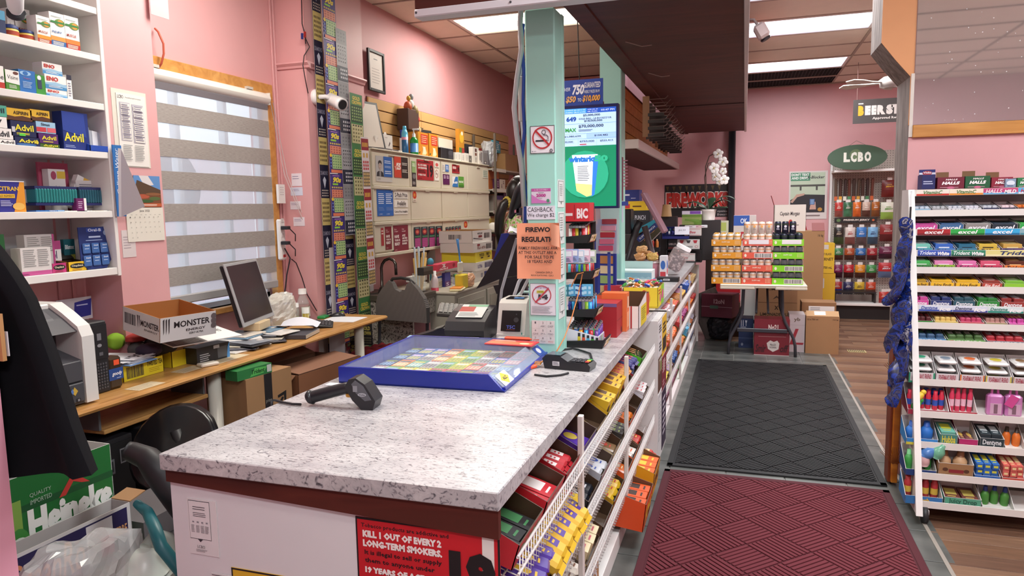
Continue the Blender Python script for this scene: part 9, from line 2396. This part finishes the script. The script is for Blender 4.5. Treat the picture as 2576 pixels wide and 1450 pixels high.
strips={0:[('VitaminC','#e9e2d6','#4a7a3a','#c83a2c'),('VitaminC','#ece0cc','#4a7a3a','#e0903a'),('HALLS MILD','#c0487a','#f0e6ea','#6ab0d8'),('HALLS ORIGINAL','#5ab0e0','#c8303a','#d9e6ee'),('HALLS','#4a9ad8','#f0c83a','#e6e6e6')],2:[('excel','#a8262c','#f0ecec','#7a1820'),('excel','#2fa84a','#f0f4f0','#1a6a2a'),('excel','#3aa8d8','#f0f4f8','#1f6a98'),('excel','#8ab0b8','#f0f4f4','#4a8a98'),('excel','#4a3aa8','#f0f0f8','#2a1f6a')],3:[('Trident White','#3a5ab8','#e6ecf6','#223a88'),('Trident White','#3a8a6a','#e6f0ec','#1f5a48'),('Trident','#dcd48a','#26346a','#e6e0b0'),('Trident','#dcd48a','#26346a','#e6e0b0')],6:[('Dentyne ice','#d6deea','#3a56a8','#3a56a8'),('Dentyne ice','#d6dcea','#3a4060','#3a4a98'),('Dentyne ice','#d6e4e4','#2a7a6a','#2a8a7a'),('Dentyne fire','#c8322c','#f0dcd4','#a01f1c'),('Dentyne ice','#d6deea','#3a4060','#3a56a8')]}
for i,z in enumerate(gz):
 y=gy(z)-4
 MB().prism([(y,z),(y+.012,z),(y+.21,z+(.05 if z<.7 else.03)),(y+.21,z+(.056 if z<.7 else.036)),(y+.012,z+.006),(y+.006,z+.034),(y,z+.034)],.004,GX1-GX0-.002,LIPW,'x').build('shelf_board',gd)
 if i in strips:
  n=len(strips[i])
  for k,(tx,bg,tcol,ac)in enumerate(strips[i]):
   w=.225 if n==5 else.29
   x0=.012+k*w if n==5 else.012+(.0,.155,.31,.60)[k]
   w=w if n==5 else(.153,.153,.285,.285)[k]
   w=w*.68 if n==5 else w
   x0=.012+k*.155 if n==5 else x0
   m=MB().box(0,w,-.002,0,.002,.033,bg)
   it=[('r',0,0,1,.3,ac),('t',tx.split()[0],.22 if len(tx)<9 else.06,.2,.8 if len(tx)<9 else.55,.85,tcol,1,1)]
   if len(tx.split())>1:
    it.append(('t',tx.split()[1],.6,.12,.95,.75,'#f0f0f0' if bg!='#dcd48a' else tcol,2,1))
   m.pr(front(0,-.0022,.002),w,.031,it)
   m.build('price_strip',gd,M=T(x0,y,z))
for(x,y)in((.02,-.17),(.02,.2),(GX1-GX0-.03,-.17),(GX1-GX0-.03,.2)):
 t=MB().lathe([(.018,-.014),(.042,-.012),(.042,.012),(.018,.014)],mat('#2a2a2c',.5),18,M=T(x,y,.042,0,0,PI/2))
 t.build('caster',gd)
 MB().box(x-.02,x+.02,y-.012,y+.03,.042,.07,M_WHITE,.003).build('caster_fork',gd)
def gon(i,px0,px1,nm,outer,tx='',tcol='#f0f0f0',n=3,col='#cccccc',band='#ffffff',kind='box',h=.07,fill=.7,hf=.55,d=.15,extra=(),rows=1,inner='#c9c6c4',back=.0,lab=None,where=None,ital=1):
 z=gz[i]+.0075
 y=gy(gz[i])+.014+back
 a,b_=at(px0,600,y=y).x,at(px1,600,y=y).x
 w=b_-a-.004
 sl=.1 if gz[i]<.7 else.07
 M=T((a+b_)/2,y+d/2,z+.002)@Matrix.Translation((0,-d/2,0))@Matrix.Rotation(sl,4,'X')@Matrix.Translation((0,d/2,.001))
 wh=where or('on the '+['top','second','third','fourth','fifth','sixth','seventh','eighth','ninth','tenth','eleventh','twelfth','thirteenth','lowest'][i]+' gondola shelf')
 if h:
  fr=list(extra)+([('t',tx,.12,.35,.88,.9,tcol,1,ital)]if tx else[])
  tray('candy_carton',(lab or nm+' open gum carton')+' '+wh,'carton',M,w,d,h,outer,inner,hf=h*hf,fr=fr)
 if n:
  bars(n,w-.01,d-.01,(h or.06)*fill,col,band,M,{'bar':'stick pack','box':'gum pack','bag':'small bag','can':'candy tube','ball':'round bottle'}[kind]+' in the '+nm+' carton '+wh,'packs in the '+nm+' carton '+wh,kind,rows)
  # top shelf: closed lozenge cartons
def goncl(px0,px1,pyt,label,base,fr,d=.1,y=None):
 z=gz[0]+.037
 y=gy(gz[0])+.02 if y is None else y
 a,b_=at(px0,470,y=y),at(px1,470,y=y)
 zt=at((px0+px1)/2,pyt,y=y).z
 return carton('lozenge_carton',label,'carton',T((a.x+b_.x)/2,y+d/2,z),b_.x-a.x-.003,d,zt-z,base,fr)
hall=lambda c:[('t','HALLS',.3,.72,.75,.86,'#f0e6e6',2,1),('t','HALLS',.16,.34,.84,.62,'#f4efef',3,1),('l',.1,.05,.9,.15,1,c),('e',.5,.08,.15,.1,'#c86a8a')]
goncl(2318,2353,440,'navy carton with patterned pop-up header at the near end of the gondola top','#20265e',[('l',.1,.3,.9,.6,2,'#b9c0dc')])
goncl(2310,2352,427,'navy header card standing behind the navy carton on the gondola top','#262c70',[('r',0,.75,1,.85,'#d9dcea'),('e',.5,.82,.3,.12,'#a8404c'),('t','Vicks',.25,.8,.75,.9,'#f0f0f4',1)],.006,gy(gz[0])+.125)
for(x0,x1,yt,c,nm)in((2357,2426,446,'#701c30','first dark red'),(2427,2491,443,'#1f5a38','dark green'),(2493,2548,446,'#8c2438','second dark red')):
 t=goncl(x0,x1,yt,nm+' lozenge carton with white lettering on the gondola top',c,hall('#c8a0a8'))
 MB().box(-.03,.03,0,.002,0,.03,'#7a5a3c').build('flap',t,M=T(-.02,.04,at((x0+x1)/2,yt,y=gy(gz[0])+.02).z-gz[0]-.037))
goncl(2528,2556,450,'clear blue bag of lozenges clipped before the second dark red carton','#8aa0b8',[('e',.5,.5,.4,.3,'#d9e4ee'),('l',.2,.1,.8,.3,2,'#3a5a8a')],.02,gy(gz[0])+.0)
goncl(2558,2600,447,'green and white lozenge carton cut by the picture edge on the gondola top','#2a7a4a',hall('#d9e6da'))
P_='#3a3a40'
for(x0,x1,nm,o,tx,tc,n,c,b_)in((2296,2339,'pale blue lined','#8fb8d0','','',3,'#c0ccd8','#4a7ab0'),(2340,2379,'grey silver','#9a9a9e','','',3,'#b8bcc0','#5a6a70'),(2380,2422,'first white antacid','#d9dde2','Rolaids','#4a5a6a',3,'#c8ccd4','#8aa0c0'),(2423,2466,'second white antacid','#d9dde2','Rolaids','#4a5a6a',3,'#d4d4dc','#9aa8c8'),(2467,2512,'navy silver','#23284e','','',3,'#c0c4cc','#6a7080'),(2513,2553,'navy and pink','#2a2c48','','',3,'#e0ccd0','#c08a98'),(2554,2600,'brown and orange','#5a3a2a','','',3,'#d8742c','#f0d0a0')):
 gon(1,x0,x1,nm,o,tx,tc,n,c,b_,'bar',.05,.75,.6)
for(x0,x1,nm,o,c)in((2297,2359,'pink','#c84a96','#b04088'),(2360,2424,'steel blue','#3f6a98','#3a5f8c'),(2425,2492,'silver','#8f8a88','#9a9694'),(2493,2560,'black and blue','#26303c','#2a3a4c'),(2561,2610,'bright green','#2fa84a','#3ab04a')):
 gon(2,x0,x1,nm,o,'excel','#f0f0f4',1,c,'#26262c','box',.062,.8,.75)
for(x0,x1,nm,o,c,b_)in((2297,2349,'mint','#3f9ab0','#7ac8b8','#f0f6f4'),(2350,2406,'cobalt blue','#3a74b8','#3a6ac0','#e6eef8'),(2407,2461,'deep teal','#2f7a98','#2a6a88','#123040'),(2462,2519,'gold','#d0ae3a','#d8b84a','#4a3a1a'),(2520,2580,'purple fruit','#5a4070','#c8a050','#e6d8a0')):
 gon(3,x0,x1,nm,o,'Trident','#22304a',1,c,b_,'box',.058,.85,.55)
for(x0,x1,nm,o,c,b_)in((2297,2349,'spearmint green','#3f8a44','#4ab05a','#e6f2e4'),(2350,2408,'lime and pink','#8fb83a','#e08ab8','#f6e6f0'),(2409,2466,'hot pink','#d0508c','#e078b0','#f8e6f0'),(2467,2528,'crimson pink','#c8385a','#d85a78','#f8e0e6'),(2529,2590,'tangerine','#e07a2c','#5a2a1a','#f0c080')):
 gon(4,x0,x1,nm,o,'Trident','#3a2a34',1,c,b_,'box',.058,.9,.6)
for(x0,x1,nm,o,tx,c,b_)in((2297,2343,'first dull yellow','#e0ae2a','Juicy Fruit','#b8902c','#4a3a18'),(2344,2408,'second bright yellow','#eebc2a','Juicy Fruit','#e6b42a','#5a4a1a'),(2409,2475,'third bright yellow','#eebc2a','Juicy Fruit','#e6b42a','#5a4a1a'),(2476,2530,'cinnamon red','#b84838','Big Red','#8c3428','#f0d0c8'),(2531,2590,'apple green','#8fc83a','','#7ab83a','#e0f0c8')):
 gon(5,x0,x1,nm,o,tx,'#3a2a20' if 'yellow' in nm else '#f0e0dc',1,c,b_,'box',.062,.8,.65)
for(x0,x1,nm,o,c)in((2297,2346,'magenta','#d04a98','#c84a94'),(2347,2404,'midnight blue','#2f3f78','#26346a'),(2405,2464,'dark teal','#2f5a68','#284e5c'),(2465,2526,'emerald','#2f8a3a','#2a7a34'),(2527,2590,'brick red','#9a3a34','#8c302c')):
 gon(6,x0,x1,nm,o,'Dentyne','#f0f0f4',2,c,'#d9e0ea','box',.066,.9,.7)
for(x0,x1,nm,o,c,b_)in((2298,2359,'dark green','#2f8a2c','#5a2a2c','#c84a4a'),(2360,2424,'pale yellow','#d9c46a','#d8b86a','#c0506a'),(2425,2490,'rose','#c8505c','#c04a6c','#e6b0c0'),(2491,2550,'olive and pink','#a89a70','#b88a80','#3a3028'),(2551,2600,'orchid','#d05aa8','#c850a0','#f0e03a')):
 gon(7,x0,x1,nm,o,'','',4,c,b_,'bar',.052,.85,.55)
for(x0,x1,nm,o,c,b_)in((2299,2395,'sky blue','#4a9ad0','#3a5a7a','#3a8a4a'),(2396,2496,'watermelon green','#58a83a','#4a6a3a','#d9dcd8'),(2497,2600,'silver and red','#8a8a96','#a8303a','#d9dce4')):
 gon(8,x0,x1,nm,o,'AIRHEADS','#f0f0f0',4,c,b_,'bar',.05,.9,.55,extra=[('e',.12,.4,.14,.5,'#c02c34')],ital=0)
for(x0,x1,nm,o,b_)in((2301,2370,'white and green','#3aa07a','#3aa07a'),(2371,2432,'plain white','#d9d4d6','#7a8a9a'),(2433,2498,'white and orange striped','#e0824a','#d8703a'),(2499,2568,'white and yellow','#d0c45a','#c8b83a'),(2569,2630,'white and brown','#b89a7a','#8a6a4a')):
 gon(9,x0,x1,nm,'#dcd6d8',"FISHERMAN'S FRIEND",'#a83a4c',1,'#e6e4e2',b_,'bag',.13,1.0,.42,d=.13,extra=[('r',0,0,.06,1,o),('r',.94,0,1,1,o),('r',0,0,1,.18,o)],rows=3,lab=nm+' upright lozenge carton',ital=0)
gon(10,2302,2412,'crimson toy','#a83048','','',6,'#d8304a','#3a5ab8','can',.12,.9,.22,lab='crimson low tray of candy tubes')
gon(10,2306,2410,'rear','','','',5,'#2a5ab8','#d8dce8','can',0,1.75,1,back=.06,where='behind the crimson gondola tray')
gon(10,2413,2486,'ruby toy','#b82c40','','',4,'#d83a5c','#f0c0d0','can',.13,1.0,.22,lab='ruby low tray of larger candy tubes')
for i,(x0,x1)in enumerate(((2487,2532),(2533,2580))):
 y=gy(gz[10])+.03
 a,b_=at(x0,1000,y=y).x,at(x1,1000,y=y).x
 t=thing('toy_case','translucent pink toy suitcase with handle, '+('beside the ruby tray' if i==0 else 'further along with a hang tag')+' on the gondola','toy',T((a+b_)/2,y+.04,gz[10]+.014))
 w=(b_-a)/2-.003
 MB().box(-w,w,-.025,.025,0,.115,film('#d88ac8',.75,.1),.012).build('shell',t)
 MB().box(-w*.7,w*.7,-.0265,-.0255,.015,.07,'#c8a0b8').box(-w*.25,w*.2,-.028,-.0266,.02,.065,'#7a5a68').build('insert_card',t)
 MB().tube([(-w*.4,0,.112),(-w*.35,0,.14),(0,0,.148),(w*.35,0,.14),(w*.4,0,.112)],.006,'#d878c0',8).build('handle',t)
 if i:
  MB().box(-.02,.02,-.002,0,0,.06,'#c8488c').build('hang_tag',t,M=T(-w*.8,-.03,.06,0,0,.5))
for i,(px,py,c,nm)in enumerate(((2312,998,'#e0c03a','yellow'),(2305,1018,'#3a9a3a','green'))):
 MB().ball((0,0,0),(.018,.022,.03),c,12,8).ball((0,0,.03),.014,c,10,6).build('toy_candy',label=nm+' toy candy bottle tumbled over the near end of the crimson tray',cat='toy',M=Matrix.Translation(at(px,py,y=gy(gz[10])+.03))@Matrix.Rotation(.7,4,'Y'))
gon(11,2302,2388,'bright blue bottle','#3a8ad0','','',2,'#2f74c8','#2a5ab0','ball',.10,1.0,.35,lab='bright blue low tray of round bottles',extra=[('r',0,.0,.4,.4,'#d8d04a')])
gon(11,2389,2438,'teal bubble','#4a8a80','Hubba','#e6d84a',1,'#6ab0a0','#d8d84a','box',.085,.9,.8,ital=0)
gon(11,2439,2492,'magenta sticker','#b82c6c','','',2,'#8a5a5a','#e0b860','bag',.10,.6,.5)
gon(11,2493,2560,'black and white','#2f3f44','Dentyne','#e6ecee',2,'#2a363c','#d0dadc','box',.09,.9,.7,ital=0)
gon(11,2561,2620,'orange head','#5a3a2a','','',2,'#e0742a','#3a2a20','ball',.1,1.0,.2)
gon(12,2304,2388,'navy bottle-pop','#26407a','','',3,'#3f9a48','#6ab87a','ball',.11,1.0,.3,lab='navy low tray of bottle pops')
for i,(px,py,c,nm)in enumerate(((2318,1148,'#4a7ab8','blue'),(2350,1152,'#6aa88a','mint and pink'),(2322,1172,'#d0a8a8','pale pink round-ended'))):
 MB().lathe([(.022,0),(.03,.015),(.03,.045),(.016,.065),(.012,.08)],mat(c,.25),12).build('bottle_pop',label=nm+' bottle pop heaped over the navy tray',cat='toy',M=Matrix.Translation(at(px,py,y=gy(gz[12])+.05))@Matrix.Rotation(1.0-.5*i,4,'Y'))
gon(12,2389,2484,'brown monkey-print','#a07a54','','',2,'#c8a078','#8a5a3a','ball',.13,.95,.62,lab='brown printed open carton of animal toys',extra=[('e',.2,.6,.08,.12,'#5a3a2a'),('e',.8,.55,.08,.12,'#5a3a2a'),('r',.3,.4,.72,.62,'#8c2c34'),('e',.3,.15,.1,.1,'#6a4a34'),('e',.6,.15,.1,.1,'#6a4a34')])
gon(12,2485,2556,'cobalt tape','#2a62b0','','',3,'#2f6ab8','#d8d84a','box',.09,1.0,.35,rows=3)
gon(12,2557,2620,'salmon tape','#c8584a','','',3,'#d0645a','#f0d8a0','box',.09,1.0,.35,rows=3)
gon(13,2306,2408,'azure tin','#3a7ab8','','',4,'#a82c30','#d9b84a','can',.115,1.0,.38,lab='azure low tray of candy tins',extra=[('t','Push',.35,.3,.65,.8,'#e0b84a',2)])
gon(13,2409,2510,'sea-green','#5aa88a','Juicy Drop','#2a5a4a',2,'#6a3a34','#c8b860','box',.09,.5,.6,ital=0)
gon(13,2511,2600,'dark toy','#3a3038','','',3,'#4a8a3a','#2a3a7a','ball',.1,1.0,.2,lab='dark low tray of bear-shaped bottles')
# blue bags hanging on the side of the gondola
for i in range(9):
 z=1.5-.085*i
 y=4.15-.012*i
 m=MB()
 ph=i*1.3
 m.grid(lambda u,v:(-.012-.04*math.sin(u*PI)*(1-.5*math.sin(ph+9*v+4*u))-.03*(1-v)*(i%3),.18*(u-.5)*(.4+.6*math.sin((1-v)*2.6))+.03*math.sin(v*5+ph),-.26*(1-v)+.02*math.sin(u*7+ph)),10,10,ramp_mat('foil_blue_%d'%(i%3),[(.34,'#141c44'),(.43,'#2440a0'),(.5,'#1c1f3c'),(.56,'#b9b9c8' if i%3==0 else '#4a4a6a'),(.62,'#20244a')],nscale=16,detail=3,rough=.25,dist=1.5))
 m.build('snack_bag',label='crumpled blue foil snack bag hanging on the gondola side, '+ORD[i]+' from the top',cat='bag',group='blue snack bags on the gondola side',M=T(GX0-.027,y,z))
hs=thing('clip_strip','black hanging clip strip holding the blue snack bags','clip strip',T(GX0-.026,4.2,.75))
MB().box(-.006,-.001,-.012,.012,0,.82,'#1d1d22').build('strip',hs)
MB().tube([(-.004,0,.82),(-.006,0,.88),(.0,.02,.9)],.004,film('#dfe3e6',.5),6).build('hook',hs)
